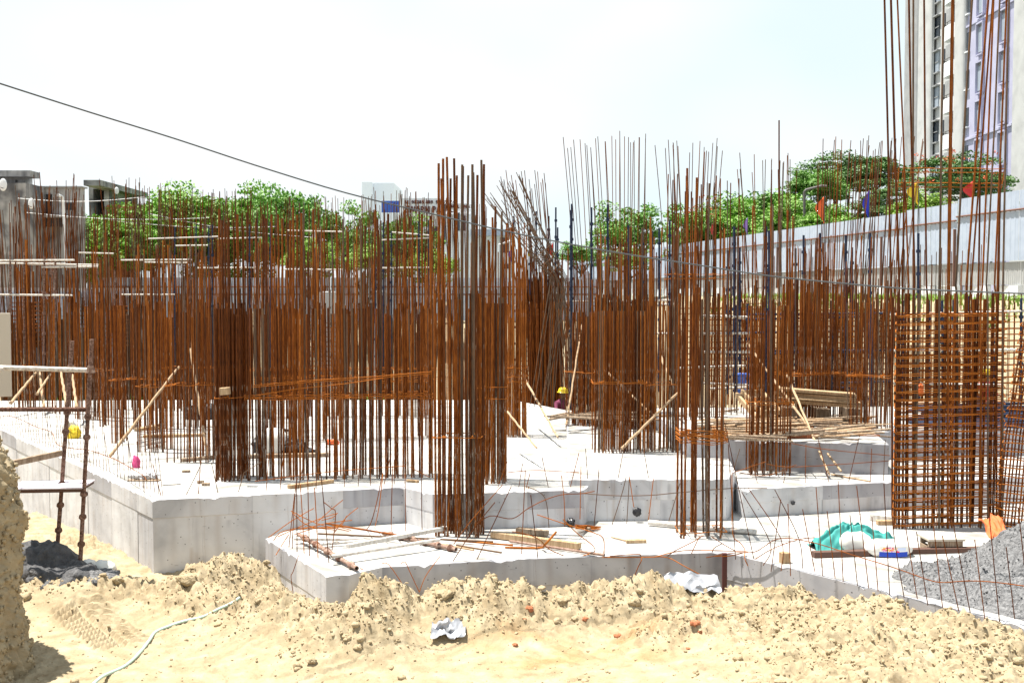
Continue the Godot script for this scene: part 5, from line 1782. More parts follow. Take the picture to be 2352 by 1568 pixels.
func build_dowels() -> void:
	rng.seed = 515
	# right edge of the front slab: a fence of thin slanting bars laced with a wavy wire
	var t := thing("edge_dowels", "thin slanting bars along the front slab's right edge, laced by a wavy wire", "rebar row", W(3.8, 12.4, .7))
	for q in [[150, 560, -90, -560], [0, 560, -60, -380], [225, 610, 285, 430, 50, 10], [290, 660, 370, 70], [372, 655, 370, 390, 105, -20], [450, 695, 428, 105], [548, 640, 515, 385, 320, -10], [650, 668, 548, 150], [713, 700, 658, -30], [815, 722, 748, 165], [880, 742, 838, -80], [997, 775, 935, 197], [1088, 795, 990, -40], [1165, 820, 1115, 212], [1260, 850, 1213, -60], [1378, 872, 1290, 330, 1275, -60], [1487, 890, 1360, 110], [1572, 935, 1478, 332], [1692, 950, 1595, 70], [1825, 980, 1690, 365], [1920, 1003, 1745, 90], [2038, 1048, 1955, 400], [2158, 1070, 2065, 110], [2283, 1055, 2213, 460], [2420, 1120, 2310, 140]]:
		var f := crop_r(q[0], q[1])
		var foot := G(f.x, f.y, .69)
		var pts := [foot]
		for k in range(2, q.size(), 2):
			var c := crop_r(q[k], q[k + 1])
			pts.append(P(c.x, c.y, -foot.z + rng.randf_range(-.03, .05) * k))
		var b := MB.new()
		b.tube(pts if pts.size() < 3 else spline(pts, 5), .0052, 5)
		part(t, "bar", b, M(["rust_dark", "rust", "rust_dark", "rust"][rng.randi() % 4]))
	var pts := []
	for q in [[-240, 545], [-100, 520], [0, 505], [150, 500], [240, 450], [320, 400], [430, 388], [520, 400], [700, 440], [960, 525], [1240, 610], [1450, 682], [1560, 722], [1680, 748], [1900, 736], [2100, 745], [2380, 780]]:
		var c := crop_r(q[0], q[1])
		var dd := clampf(G(c.x, 1276 + (c.x - 1690) * .245, .7).z * -1.0, 10.5, 13.9)
		pts.append(P(c.x, c.y, dd - .02))
	wire(t, "lacing_wire", pts, .0055, "rust")
	wire(t, "lacing_wire", [P(1735, 1284, 13.3), P(1775, 1260, 13.35), P(1830, 1240, 13.3), P(1872, 1234, 13.2)], .005, "rust")
	# front edge: bent bars
	var t2 := thing("edge_dowels", "bent thin bars lying and sticking out along the front slab's front edge", "rebar row", W(1.0, 13.6, .7))
	for q in [
		[[510, 712, .72], [800, 710, .74], [1100, 710, .74], [1320, 708, .74]], [[900, 700, .74], [1040, 688, .8], [1170, 684, .8], [1180, 700, .74]],
		[[230, 318, 1.25], [500, 408, 1.15], [740, 480, 1.0], [840, 540, .9], [845, 692, .71]], [[470, 362, 1.25], [600, 490, 1.0], [740, 600, .85], [755, 660, .8], [640, 700, .72]],
		[[0, 475, .9], [100, 490, .9], [240, 540, .85], [350, 640, .78], [520, 712, .72]],
		[[1190, 712, .73], [1190, 740, .62], [1160, 800, .5], [1120, 905, .35]], [[1310, 706, .74], [1440, 715, .72], [1600, 800, .5], [1890, 955, .3]],
		[[1310, 710, .74], [1500, 660, .78], [1700, 645, .8], [2170, 658, .8]], [[1430, 700, .74], [1500, 650, .85], [1660, 570, 1.0], [1760, 510, 1.12]], [[1650, 675, .76], [1690, 590, .95], [1725, 515, 1.1]], [[1835, 520, 1.1], [1960, 600, .95], [2050, 650, .85]], [[1840, 665, .76], [1860, 625, .85], [1930, 585, 1.0]], [[1860, 700, .74], [2000, 698, .74], [2130, 668, .78]],
		[[2170, 790, .45], [2140, 720, .68], [2140, 640, .82], [2100, 580, .95], [2030, 500, 1.05], [2025, 200, 1.7], [2022, -60, 2.2]],
		[[1700, 1020, .1], [1705, 1010, .1]],
	]:
		var p := []
		for c in q:
			var s := crop_c(c[0], c[1])
			p.append(P(s.x, s.y, 13.62 if c[2] < .7 else 13.75))
		if p.size() > 2: wire(t2, "bent_bar", p, .0058, "tie_rust" if rng.randf() < .6 else "rust")
	# bars with feet in the slab, slanting every way, in front of the raised slab
	var t3 := thing("edge_dowels", "straight thin bars standing and slanting between the two tall columns", "rebar row", W(1.2, 14.2, .7))
	for q in [[88, 680, 122, -90], [238, 720, 172, 138], [45, 400, 165, -60], [180, 405, 150, 60], [340, 440, 300, 160, 140, 60], [485, 430, 480, 200, 455, -40], [625, 360, 632, 0, 634, -120], [755, 420, 790, 30, 800, -100], [920, 412, 1010, 130, 1050, -30], [1055, 405, 1080, -30], [1120, 250, 1080, -20], [1255, 370, 1300, -10], [1440, 385, 1545, 30]]:
		var f := crop_c(q[0], q[1])
		var foot := G(f.x, f.y, .7) if q[1] > 380 else P(f.x, f.y, 14.9)
		var pp := [foot]
		for k in range(2, q.size(), 2):
			var c := crop_c(q[k], q[k + 1])
			pp.append(P(c.x, c.y, -foot.z - .05))
		var b := MB.new()
		b.tube(pp if pp.size() < 3 else spline(pp, 5), .0058, 5)
		part(t3, "bar", b, M(["rust_dark", "rust", "tie_rust", "rust_grey"][rng.randi() % 4]))
	var lace := []
	for q in [[-340, 420], [-200, 330], [0, 355], [150, 260], [300, 185], [460, 135], [640, 125], [760, 103]]:
		var c := crop_c(q[0], q[1])
		lace.append(P(c.x, c.y, 14.9))
	wire(t3, "lacing_wire", lace, .006, "rust")
	lace = []
	for q in [[640, 122], [800, 135], [1000, 145], [1280, 140], [1540, 115], [2000, 78], [2350, 76]]:
		var c := crop_c(q[0], q[1])
		lace.append(P(c.x, c.y, 15.0))
	wire(t3, "lacing_wire", lace, .006, "rust_grey")
	# left corner of the front slab
	var t4 := thing("edge_dowels", "tangle of rusty stirrup bars and uprights at the left corner of the front slab", "rebar row", W(-2.6, 14.0, .7))
	for q in [[300, 620, 345, 200, 375, 0], [330, 630, 355, 130, 380, -20], [375, 660, 372, 150, 368, -120], [440, 680, 425, 350, 405, 40], [490, 700, 480, 300, 472, -60], [568, 720, 555, 400, 535, 70], [668, 760, 640, 430, 600, 0, 580, -150], [690, 700, 730, 320, 690, 260, 615, 200], [1015, 455, 1060, 380, 1120, 150, 1160, -70], [1090, 440, 1130, 240, 1165, -60], [1240, 460, 1245, 200, 1255, -130], [1375, 470, 1370, 100, 1368, -60], [1525, 460, 1520, 150, 1518, -120], [1815, 590, 1980, 370, 2265, 45], [1810, 745, 2000, 450, 2195, 205], [2030, 730, 2160, 450, 2345, 60], [1740, 660, 1650, 760, 1540, 900, 1500, 1040]]:
		var f := crop_l(q[0], q[1])
		var foot := G(f.x, f.y, .7) if q[1] < 770 and q[1] > 430 else P(f.x, f.y, 13.3)
		var pp := [foot]
		for k in range(2, q.size(), 2):
			var c := crop_l(q[k], q[k + 1])
			pp.append(P(c.x, c.y, minf(-foot.z, 14.3)))
		var b := MB.new()
		b.tube(spline(pp, 4), .0058, 5)
		part(t4, "bar", b, M(["rust_dark", "rust", "tie_rust", "rust"][rng.randi() % 4]))
	for q in [[320, 285, 560, 400, 850, 470], [330, 300, 480, 420, 730, 460], [110, 530, 290, 400, 420, 320, 530, 260], [160, 555, 230, 480, 420, 440, 720, 445], [200, 520, 400, 430, 600, 350, 750, 305], [180, 690, 240, 590, 300, 500], [400, 460, 640, 400, 880, 370], [560, 385, 690, 270, 795, 185], [720, 480, 830, 340, 935, 255], [600, 370, 700, 345, 740, 310], [350, 500, 560, 440, 760, 430, 830, 330], [700, 420, 800, 440, 870, 460]]:
		var pp := []
		for k in range(0, q.size(), 2):
			var c := crop_l(q[k], q[k + 1])
			pp.append(P(c.x, c.y, 14.2 + rng.randf_range(-.12, .12)))
		wire(t4, "stirrup", pp, .0055, "tie_rust")
	# wires dangling down the end face and out of the berm
	for q in [[390, 690, 340, 840, 320, 890, 340, 1040], [610, 780, 500, 970, 495, 1010, 540, 1050, 550, 1110], [1150, 770, 1200, 765, 1260, 830, 1365, 990], [1330, 770, 1370, 755, 1420, 860, 1500, 1030], [955, 810, 985, 830, 1015, 890], [1500, 1030, 1560, 880, 1690, 700]]:
		var pp := []
		for k in range(0, q.size(), 2):
			var c := crop_l(q[k], q[k + 1])
			pp.append(P(c.x, c.y, 13.05 if q[0] > 900 else 13.35))
		wire(t4, "dangling_bar", pp, .0048, "rust" if q[0] < 900 else "tie_rust")
	# left edge of the raised slab
	var t5 := thing("edge_dowels", "long row of thin upright bars along the left edge of the raised slab", "rebar row", W(-7, 18.5, 1.2))
	for i in 62:
		var f := i / 61.0
		var x := lerpf(-14.0 + 2.2, -4.72, pow(f, .8))
		var d := lerpf(24.6, 14.95, pow(f, .8))
		var base := W(x + .10, d + .06, 1.19)
		stand(t5, "bar", base, rng.randf_range(.55, .95), .0085, Vector2(rng.randf_range(-.16, .02), rng.randf_range(-.05, .05)), "rust_dark" if i % 3 else "rust_grey")
	lace = []
	for q in [[-120, 880], [0, 885], [80, 880], [200, 920], [330, 982], [470, 1032], [520, 1140], [670, 1180], [800, 1192], [980, 1250], [1100, 1302], [1300, 1420], [1340, 1470]]:
		var x: float = q[0] / 4.0
		var d := lerpf(22.5, 14.9, clampf(x / 340.0, 0, 1))
		lace.append(P(x, 735 + q[1] / 4.0, d))
	wire(t5, "lacing_wire", lace, .006, "rust")
	# front edge of the raised slab
	var t6 := thing("edge_dowels", "sparse thin bars along the front edge of the raised slab before the long wall", "rebar row", W(-3, 15.2, 1.2))
	for q in [[370, 1142, 350, 1065], [425, 1140, 455, 1080, 462, 1062], [455, 1136, 460, 1060], [500, 1132, 485, 1062], [545, 1136, 560, 1085, 600, 1060], [610, 1133, 618, 1040], [642, 1130, 650, 1050], [683, 1128, 700, 1050], [725, 1126, 732, 1000], [790, 1124, 792, 1070], [822, 1124, 825, 1060], [850, 1122, 852, 1050], [880, 1120, 897, 1045], [905, 1120, 905, 1055], [930, 1122, 930, 1060], [968, 1128, 968, 1050], [330, 1140, 330, 1090], [1140, 1128, 1165, 1060], [1190, 1128, 1200, 1065], [1260, 1122, 1245, 1050], [1310, 1118, 1330, 1040], [1350, 1100, 1345, 1030], [1420, 1098, 1435, 1020], [1490, 1098, 1480, 1040], [1680, 1098, 1700, 1030], [1740, 1108, 1722, 1040], [1800, 1110, 1815, 1040], [1850, 1110, 1852, 1020], [1905, 1108, 1880, 1010], [1950, 1106, 1975, 1000], [2000, 1105, 2003, 1030], [2030, 1104, 2034, 1010]]:
		var d0 := lerpf(15.0, 16.0, clampf((q[0] - 345) / 600.0, 0, 1)) if q[0] < 1000 else (15.7 if q[0] < 1560 else 16.6)
		var pp := []
		for k in range(0, q.size(), 2): pp.append(P(q[k], q[k + 1], d0))
		var b := MB.new()
		b.tube(pp, .0055, 5)
		part(t6, "bar", b, M(["rust_dark", "rust", "rust_grey"][rng.randi() % 3]))
	for q in [[585, 1105, 760, 1083, 930, 1070], [940, 1072, 985, 1095], [1165, 1085, 1230, 1080, 1330, 1085], [1560, 1125, 1640, 1100, 1760, 1060], [1820, 1018, 1900, 1032, 2045, 1046], [1760, 1065, 1830, 1072, 2045, 1058], [1700, 1085, 1760, 1092, 1830, 1067]]:
		var pp := []
		for k in range(0, q.size(), 2): pp.append(P(q[k], q[k + 1], 15.4 if q[0] < 1500 else 16.4))
		wire(t6, "lacing_wire", pp, .0055, "rust")

func beam(b: MB, p: Vector3, q: Vector3, wide: float, high: float, roll := 0.0, ch := .004) -> void:
	var t := (q - p).normalized()
	var side := t.cross(Vector3.UP).normalized()
	var up := side.cross(t).normalized()
	var bs := Basis(t, up, side).rotated(t, roll)
	b.box((p + q) * .5, Vector3((q - p).length(), high, wide), bs, ch)

func timber(called: String, label: String, cat: String, x0: float, y0: float, x1: float, y1: float, h: float, wide: float, high: float, key: String, group := "", roll := 0.0) -> void:
	# lies on the level h: the picture gives the middle line of its upper face
	var p := G(x0, y0, h + high)
	var q := G(x1, y1, h + high)
	var b := MB.new()
	beam(b, p - Vector3(0, high * .5 - .003, 0), q - Vector3(0, high * .5 - .003, 0), wide, high, roll)
	solo(called, b, M(key), label, cat, group, (p + q) * .5 - Vector3(0, high, 0))

func prop(label: String, x0: float, y0: float, d0: float, x1: float, y1: float, d1: float, r: float, key := "bamboo") -> void:
	var p := P(x0, y0, d0)
	var q := P(x1, y1, d1)
	var b := MB.new()
	var pts := []
	var rad := []
	var n := 13
	for i in n + 1:
		pts.append(p.lerp(q, float(i) / n) + Vector3(sin(i * 2.1) * .006, 0, cos(i * 1.3) * .006))
		rad.append(r * (1.12 if i % 3 == 0 else .96) * (1.0 - .25 * i / n))
	b.tube(pts, rad, 7)
	solo("bamboo_prop", b, M(key), label, "bamboo pole", "raking bamboo props", p)

func build_props() -> void:
	rng.seed = 99
	var b: MB
	var t: Node3D
	# ---- rusty scaffold frame at the left
	t = thing("scaffold", "rusty tube scaffold frame at the left with a white top rail and a plank platform", "scaffold", W(-5.5, 14.5, .3))
	for q in [[165, 783, 130, 1266, 14.7], [210, 779, 183, 1302, 14.4]]:
		b = MB.new()
		b.tube([P(q[2], q[3], q[4]), P(q[0], q[1], q[4])], .027, 10)
		for f in [.10, .22, .32, .57, .66]:
			var p := P(lerpf(q[2], q[0], f), lerpf(q[3], q[1], f), q[4])
			b.tube([p - Vector3(0, .035, 0), p - Vector3(0, .012, 0), p + Vector3(0, .02, 0), p + Vector3(0, .035, 0)], [.030, .05, .046, .030], 10)
		var up := part(t, "upright", b, M("pipe_old"))
		b = MB.new()
		var fl := P(lerpf(q[2], q[0], .9), lerpf(q[3], q[1], .86), q[4])
		b.tube([fl - Vector3(0, .02, 0), fl + Vector3(0, .07, 0)], [.062, .035], 10)
		part(up, "cup", b, M("pipe_pink"))
	b = MB.new(); b.tube([P(-40, 843, 14.2), P(204, 850, 14.5)], .031, 10); part(t, "top_rail", b, M("pipe_white"))
	b = MB.new(); b.tube([P(-60, 840, 14.25), P(-10, 842, 14.2), P(6, 848, 14.2)], .034, 10); part(t, "top_rail", b, M("pipe_white"))
	b = MB.new(); b.tube([P(-40, 940, 14.2), P(200, 940, 14.5)], .028, 10); part(t, "middle_rail", b, M("pipe_rust"))
	b = MB.new()
	b.box(P(118, 1113, 14.6), Vector3(.92, .018, .62), Basis(Vector3.UP, .1), .003)
	part(t, "platform", b, M("mat_pink"))
	b = MB.new()
	b.box(P(118, 1118, 14.6), Vector3(.90, .03, .60), Basis(Vector3.UP, .1), .003)
	b.box(P(112, 1126, 14.4), Vector3(.84, .05, .05), Basis(Vector3.UP, .1))
	part(t, "platform_frame", b, M("steel_brown"))
	b = MB.new(); beam(b, P(28, 1064, 14.3), P(140, 1040, 14.8), .05, .075); 
	solo("plank", b, M("old_wood"), "short pale plank slanting behind the left scaffold tube", "plank", "", P(28, 1064, 14.3))
	b = MB.new(); b.box(P(-2, 815, 15), Vector3(.28, 1.1, .03), Basis(Vector3.UP, .2), .004)
	solo("plywood_sheet", b, M("ply"), "beige plywood sheet standing at the left edge behind the white rail", "plywood sheet", "", P(-2, 900, 15))
	# ---- wet concrete heap and its white sacks
	b = MB.new()
	lump(b, P(90, 1320, 14.5) + Vector3(0, -.12, 0), Vector3(.52, .50, .5), .16, 61, 28, 1.5)
	lump(b, P(150, 1330, 14.3) + Vector3(0, -.12, 0), Vector3(.55, .33, .45), .16, 62, 28, 1.5)
	crumble(b, 63, .03)
	b.smooth()
	solo("concrete_heap", b, M("wet_concrete"), "dark grey heap of wet concrete between sand bank and scaffold tubes", "concrete heap", "", P(100, 1330, 14.4))
	var kk := 0
	for q in [[201, 1300, 14.6, .11, .09], [236, 1304, 14.5, .16, .10]]:
		b = MB.new()
		lump(b, P(q[0], q[1], q[2]), Vector3(q[3], q[4], .13), .10, 64 + kk, 12)
		solo("cement_sack", b, M("sack_white"), ["smaller of two white sacks beside the wet concrete heap", "larger of two white sacks beside the wet concrete heap"][kk], "sack", "white sacks by the wet concrete", P(q[0], q[1] + 8, q[2]))
		kk += 1
	b = MB.new()
	lump(b, P(222, 1322, 14.2) + Vector3(0, -.08, 0), Vector3(.30, .14, .3), .2, 66, 16)
	crumble(b, 67, .02)
	b.smooth()
	solo("mortar_spill", b, M("aggregate"), "pale spill of set mortar at the foot of the white sacks", "mortar", "", P(222, 1325, 14.2))
	# ---- hose
	var hp := []
	for q in [[1955, 885], [1880, 935], [1780, 980], [1660, 1040], [1510, 1075], [1400, 1110], [1270, 1165], [1220, 1230], [1160, 1310], [1080, 1395], [1000, 1455], [900, 1500], [820, 1540], [740, 1610]]:
		var x: float = q[0] / 3.556
		var y: float = 1127 + q[1] / 3.556
		hp.append((on_sand(x, y) if y < 1560 else G(x, y, .1)) + Vector3(0, .018, 0))
	b = MB.new()
	b.tube(spline(hp, 6), .017, 9)
	solo("hose", b, M("hose"), "pale green hose winding across the sand at the lower left", "hose", "", hp[8])
	# ---- cable across the sky
	var cp := []
	for q in [[-60, 172, 10.5], [0, 192, 10.7], [200, 256, 11.2], [400, 318, 11.8], [588, 380, 12.2], [795, 443, 12.6], [1000, 493, 12.9], [1176, 534, 13.0], [1400, 577, 13.0], [1600, 608, 12.9], [1764, 633, 12.8], [1930, 650, 12.6], [2086, 663, 12.4], [2220, 669, 12.2], [2352, 674, 12.0], [2480, 678, 11.8]]:
		cp.append(P(q[0], q[1], q[2]))
	b = MB.new()
	b.tube(spline(cp, 4), .0078, 8)
	solo("overhead_cable", b, M("cable"), "black cable sagging across the whole picture from upper left", "cable", "", cp[7])
	# ---- pipes and timbers on the front slab
	var g := "scaffold tubes lying on the front slab"
	tube_on("rusty cup-lock tube lying at the slab's left corner, its open end towards the sand", "scaffold tube", crop_l(395, 505), crop_l(925, 812), .80, .74, .027, "pipe_pink", 5, g)
	tube_on("rusty cup-lock tube lying under the white tubes, its open end to the right", "scaffold tube", crop_l(1170, 490), crop_l(1838, 638), .74, .74, .027, "pipe_pink", 6, g)
	tube_on("white tube lying across both rusty cup-lock tubes", "scaffold tube", crop_l(690, 705), crop_l(1685, 548), .80, .82, .024, "pipe_white", 0, g)
	tube_on("white tube farther back, behind the crossing white one", "scaffold tube", crop_l(345, 540), crop_l(985, 545), .77, .75, .022, "pipe_white", 0, g)
	tube_on("short white tube between the two rusty cup-lock tubes", "scaffold tube", crop_l(560, 592), crop_l(1000, 560), .74, .74, .02, "pipe_white", 0, g)
	tube_on("long pale pole lying behind the second tall column", "pole", crop_c(1255, 388), crop_c(2245, 480), .75, .74, .036, "pipe_white", 0, "")
	tube_on("rust-stained pole lying right of the tall centre column, pointing at the front edge", "pole", crop_c(-20, 562), crop_c(850, 690), .73, .73, .018, "pipe_pink", 0, "")
	var nb := 0
	for q in [[640, 400, 1300, 508, .83, .80], [568, 494, 2180, 568, .80, .74], [1690, 545, 2360, 600, .73, .73], [1840, 600, 2255, 668, .73, .73], [1700, 590, 2000, 645, .74, .73]]:
		b = MB.new()
		var s := crop_l(q[0], q[1])
		var e := crop_l(q[2], q[3])
		b.tube([G(s.x, s.y, q[4]), G(e.x, e.y, q[5])], .0125, 7)
		solo("loose_rebar", b, M(["rust", "rust_grey", "rust_light", "rust_grey", "bamboo"][nb]), ["loose rebar on top of the tubes, its left half rusty", "longest loose rebar, grey, running right from the rusty tangle", "loose orange rebar at the foot of the tall centre column", "loose grey rebar nearest the slab edge right of the open tube end", "short brown rod right of the open tube end"][nb], "rebar", "loose bars on the front slab", G(s.x, s.y, q[4]))
		nb += 1
	b = MB.new()
	b.tube(spline([G(1160, 1257, .72), G(1238, 1258, .72), P(1252, 1250, 13.9), P(1278, 1221, 13.95)], 5), .014, 8)
	solo("bent_rebar", b, M("rust_light"), "orange bent rebar with its end cocked up before the timbers", "rebar", "loose bars on the front slab", G(1238, 1258, .7))
	timber("timber", "white limed square timber leaning up behind the crossing tubes", "timber", 798, 1250, 1028, 1208, .77, .06, .05, "limed_wood")
	timber("timber", "short timber block behind the longer one right of the centre column", "timber", 1188, 1211, 1258, 1219, .71, .09, .07, "old_wood", "timbers right of the centre column")
	timber("timber", "long timber with a sawn end right of the tall centre column", "timber", 1130, 1221, 1332, 1247, .71, .09, .075, "wood", "timbers right of the centre column")
	timber("timber", "split piece of wood lying alone in the middle of the front slab", "timber", 1438, 1240, 1484, 1239, .70, .07, .04, "wood")
	timber("timber", "thin stick beside the split piece of wood", "timber", 1405, 1232, 1446, 1243, .70, .02, .015, "bamboo")
	# coir broom
	t = thing("broom", "reddish brown coir broom bundle lying against the raised slab", "broom", G(1350, 1214, .7))
	b = MB.new()
	for k in 90:
		var p := G(1324 + rng.randf_range(-4, 4), 1212 + rng.randf_range(-8, 3), .72 + rng.randf() * .12)
		b.tube([p, G(1350, 1214, .73) + Vector3(0, rng.randf() * .05, 0), G(rng.randf_range(1355, 1381), 1213 + rng.randf_range(-4, 4), .73)], .0022, 3, false)
	tag(part(t, "fibres", b, M("tie_rust")), "", "", "", "stuff")
	b = MB.new()
	b.tube([G(1345, 1213, .74), G(1356, 1214, .74)], .022, 8)
	part(t, "binding", b, M("old_wood"))
	# maroon formwork post in the corner
	b = MB.new()
	var fp := P(1665, 1276, 13.8)
	b.box(Vector3(fp.x, .36, fp.z), Vector3(.055, .72, .05), Basis.IDENTITY, .004)
	solo("formwork_post", b, M("maroon"), "maroon steel formwork post in the inner corner of the front slab's face", "post", "", Vector3(fp.x, 0, fp.z))
	# ---- foil scraps on the sand
	crumpled("silver foil sheet lying on the sand heap below the maroon post", 1526, 1655, 1322, 1358, 13.0, "foil", "foil sheet", 5)
	crumpled("crumpled silver foil scrap on the trodden sand, left of the reddish patch", 990, 1070, 1436, 1467, 12.3, "foil", "foil scrap", 9)
	# ---- right part of the slab
	t = thing("cloth_bundle", "turquoise cloth bundle heaped beside white sacks", "cloth", G(1960, 1262, .7))
	b = MB.new()
	folded_cloth(b)
	part(t, "cloth", b, M("teal"))
	t = thing("cement_sack", "white sack with a blue, red and yellow printed panel, lying before the turquoise cloth", "sack", G(2040, 1277, .7), "sacks by the turquoise cloth")
	b = MB.new()
	pillow(b, G(2040, 1275, .7) + Vector3(0, .09, 0), Vector3(.29, .105, .15))
	part(t, "sack", b, M("sack_white"))
	print_panel(t, G(2040, 1275, .7) + Vector3(.02, .085, .165))
	b = MB.new()
	pillow(b, G(1965, 1268, .7) + Vector3(0, .12, 0), Vector3(.2, .13, .13))
	solo("cement_sack", b, M("sack_white"), "plain white sack leaning on the turquoise cloth", "sack", "sacks by the turquoise cloth", G(1965, 1270, .7))
	timber("steel_channel", "left half of a rusty brown steel channel lying under the sacks", "steel channel", 1868, 1267, 1996, 1263, .70, .10, .07, "steel_brown", "brown steel channels")
	timber("steel_channel", "right half of a rusty brown steel channel, its end at the gravel", "steel channel", 2089, 1260, 2262, 1256, .70, .10, .06, "steel_brown", "brown steel channels")
	b = MB.new(); 
	b.box(G(2162, 1262, .7) + Vector3(0, .155, 0), Vector3(.46, .03, .36), Basis(Vector3.UP, .05), .004)
	t = thing("plywood_box", "plywood shuttering box lid standing on short legs beside the gravel", "box", G(2162, 1270, .7))
	part(t, "lid", b, M("ply"))
	b = MB.new()
	b.box(G(2162, 1262, .7) + Vector3(0, .105, .14), Vector3(.42, .07, .04))
	b.box(G(2162, 1262, .7) + Vector3(0, .105, -.12), Vector3(.42, .07, .04))
	b.box(G(2162, 1262, .7) + Vector3(-.19, .034, 0), Vector3(.06, .068, .24))
	b.box(G(2162, 1262, .7) + Vector3(.19, .034, 0), Vector3(.06, .068, .24))
	part(t, "frame", b, M("old_wood"))
	b = MB.new()
	b.box(G(1803, 1292, .7) + Vector3(0, .06, 0), Vector3(.105, .13, .1), Basis(Vector3.UP, .3), .006)
	solo("wood_block", b, M("wood"), "single cube-like wood block at the slab's right edge among the thin bars", "wood block", "", G(1803, 1297, .7))
	timber("timber", "upper of two pale timbers against the left foot of the great cage", "timber", 2000, 1180, 2052, 1186, .70, .10, .09, "limed_wood", "pale timbers by the great cage")
	timber("timber", "lower of two pale timbers against the left foot of the great cage", "timber", 2015, 1195, 2052, 1195, .70, .09, .06, "wood", "pale timbers by the great cage")
	# gravel heap
	b = MB.new()
	heap(b)
	solo("gravel_heap", b, M("aggregate"), "grey heap of fresh concrete aggregate at the right edge on the front slab", "gravel heap", "", G(2300, 1380, .7))
	crumpled("orange and pink plastic strip hanging behind the gravel heap", 2262, 2312, 1188, 1240, 13.3, "orange", "plastic strip", 21)
	# ---- on the raised slab
	var gp := "timber on the raised slab"
	timber("plank", "long plank lying behind the left wall of bars, over the offcuts", "plank", 328, 999, 470, 996, 1.2, .12, .05, "wood", gp)
	timber("plank", "plank running out to the left of the long wall's dense end", "plank", 416, 1053, 494, 1046, 1.2, .10, .05, "old_wood", gp)
	timber("plank", "plank seen through the long wall below the black bags", "plank", 566, 1044, 754, 1040, 1.2, .12, .06, "old_wood", gp)
	timber("plank", "round-edged piece of wood before the long wall's left part", "plank", 662, 1114, 764, 1101, 1.2, .07, .05, "wood", gp)
	timber("plank", "thin pale batten before the left wall of bars", "plank", 372, 1112, 414, 1109, 1.2, .06, .02, "limed_wood", gp)
	timber("wood_block", "left one of two dark little blocks left of the dense bar end", "wood block", 452, 1104, 468, 1103, 1.2, .05, .04, "old_wood", gp)
	timber("wood_block", "right one of two dark little blocks left of the dense bar end", "wood block", 463, 1109, 481, 1109, 1.2, .05, .04, "old_wood", gp)
	timber("wood_block", "lone little brown block on the bare white slab left of the dense bar end", "wood block", 418, 1080, 435, 1080, 1.2, .07, .03, "old_wood", gp)
	timber("wood_block", "wooden block among the bars to the right end of the long wall", "wood block", 935, 1101, 960, 1104, 1.2, .06, .03, "wood", gp)
	timber("plank", "thin bamboo strip on the white slab at the right before the great cage", "plank", 1910, 1088, 2000, 1104, 1.11, .03, .02, "bamboo", gp)
	for k in 9:
		timber("offcut", ["topmost", "second from the top", "third from the top", "fourth from the top", "fifth from the top", "sixth from the top", "seventh from the top", "eighth from the top", "lowest"][8 - k] + " timber offcut in the stack behind the bamboo prop", "timber offcut", 306 + rng.randf_range(0, 14), 988 - rng.randf_range(0, 6), 355 + rng.randf_range(0, 20), 982 - rng.randf_range(0, 12), 1.2 + k * .04, .08, .04, ["wood", "old_wood"][k % 2], "stack of timber offcuts")
	b = MB.new()
	b.box(P(516, 898, 15.85), Vector3(.135, .10, .10), Basis(Vector3(0, 0, 1), .08), .006)
	solo("wood_block", b, M("wood"), "light wooden block wedged into the dense end of the long wall", "wood block", "", P(516, 905, 15.85))
	# bags
	t = thing("bag_pile", "white sacks and black plastic bags behind the long wall", "bags", G(640, 1040, 1.2))
	b = MB.new(); pillow(b, G(628, 1040, 1.2) + Vector3(0, .18, 0), Vector3(.24, .24, .2)); part(t, "white_sack", b, M("sack_white"))
	b = MB.new(); lump(b, G(598, 1038, 1.2) + Vector3(0, .1, 0), Vector3(.14, .17, .16), .2, 81, 14, 2.2); part(t, "black_bag", b, M("black"))
	b = MB.new(); lump(b, G(672, 1040, 1.2) + Vector3(0, .1, 0), Vector3(.24, .14, .16), .3, 82, 16, 2.6); part(t, "black_bag", b, M("black"))
	b = MB.new(); lump(b, G(640, 1002, 1.2) + Vector3(0, .1, 0), Vector3(.16, .07, .1), .3, 83, 12, 2.6); part(t, "black_bag", b, M("black"))
	b = MB.new(); lump(b, G(700, 1040, 1.2) + Vector3(0, .03, 0), Vector3(.16, .05, .12), .3, 84, 12, 2.6); part(t, "black_bag", b, M("black"))
	b = MB.new(); lump(b, G(462, 962, 1.2) + Vector3(0, .1, 0), Vector3(.34, .22, .2), .3, 85, 16, 2.6)
	solo("black_bag", b, M("black"), "dark heap of bags left of the dense bar end, far back on the slab", "bags", "", G(462, 962, 1.2))
	t = thing("plastic_bag", "clear plastic bag with pink things on a dark board, at the slab's left corner", "plastic bag", G(325, 1103, 1.2))
	b = MB.new(); lump(b, G(330, 1100, 1.2) + Vector3(0, .05, 0), Vector3(.21, .07, .14), .25, 86, 14, 2.4); part(t, "bag", b, M("bag_clear"))
	b = MB.new(); lump(b, G(312, 1074, 1.2) + Vector3(0, .05, 0), Vector3(.06, .13, .05), .3, 87, 10, 2.0); part(t, "pink_wrapper", b, M("pink"))
	b = MB.new(); b.box(G(330, 1104, 1.2) + Vector3(0, .008, 0), Vector3(.45, .014, .12), Basis(Vector3.UP, -.05)); part(t, "board", b, M("old_wood"))
	t = thing("plastic_bag", "yellow and white bag on the slab edge between the scaffold tubes", "plastic bag", G(170, 1010, 1.2))
	b = MB.new(); lump(b, G(168, 1006, 1.2) + Vector3(0, .08, 0), Vector3(.12, .15, .1), .25, 88, 12, 2.2); part(t, "bag", b, M("yellow"))
	b = MB.new(); lump(b, G(160, 1002, 1.2) + Vector3(0, .2, 0), Vector3(.11, .13, .1), .2, 89, 12, 2.2); part(t, "white_bag", b, M("sack_white"))
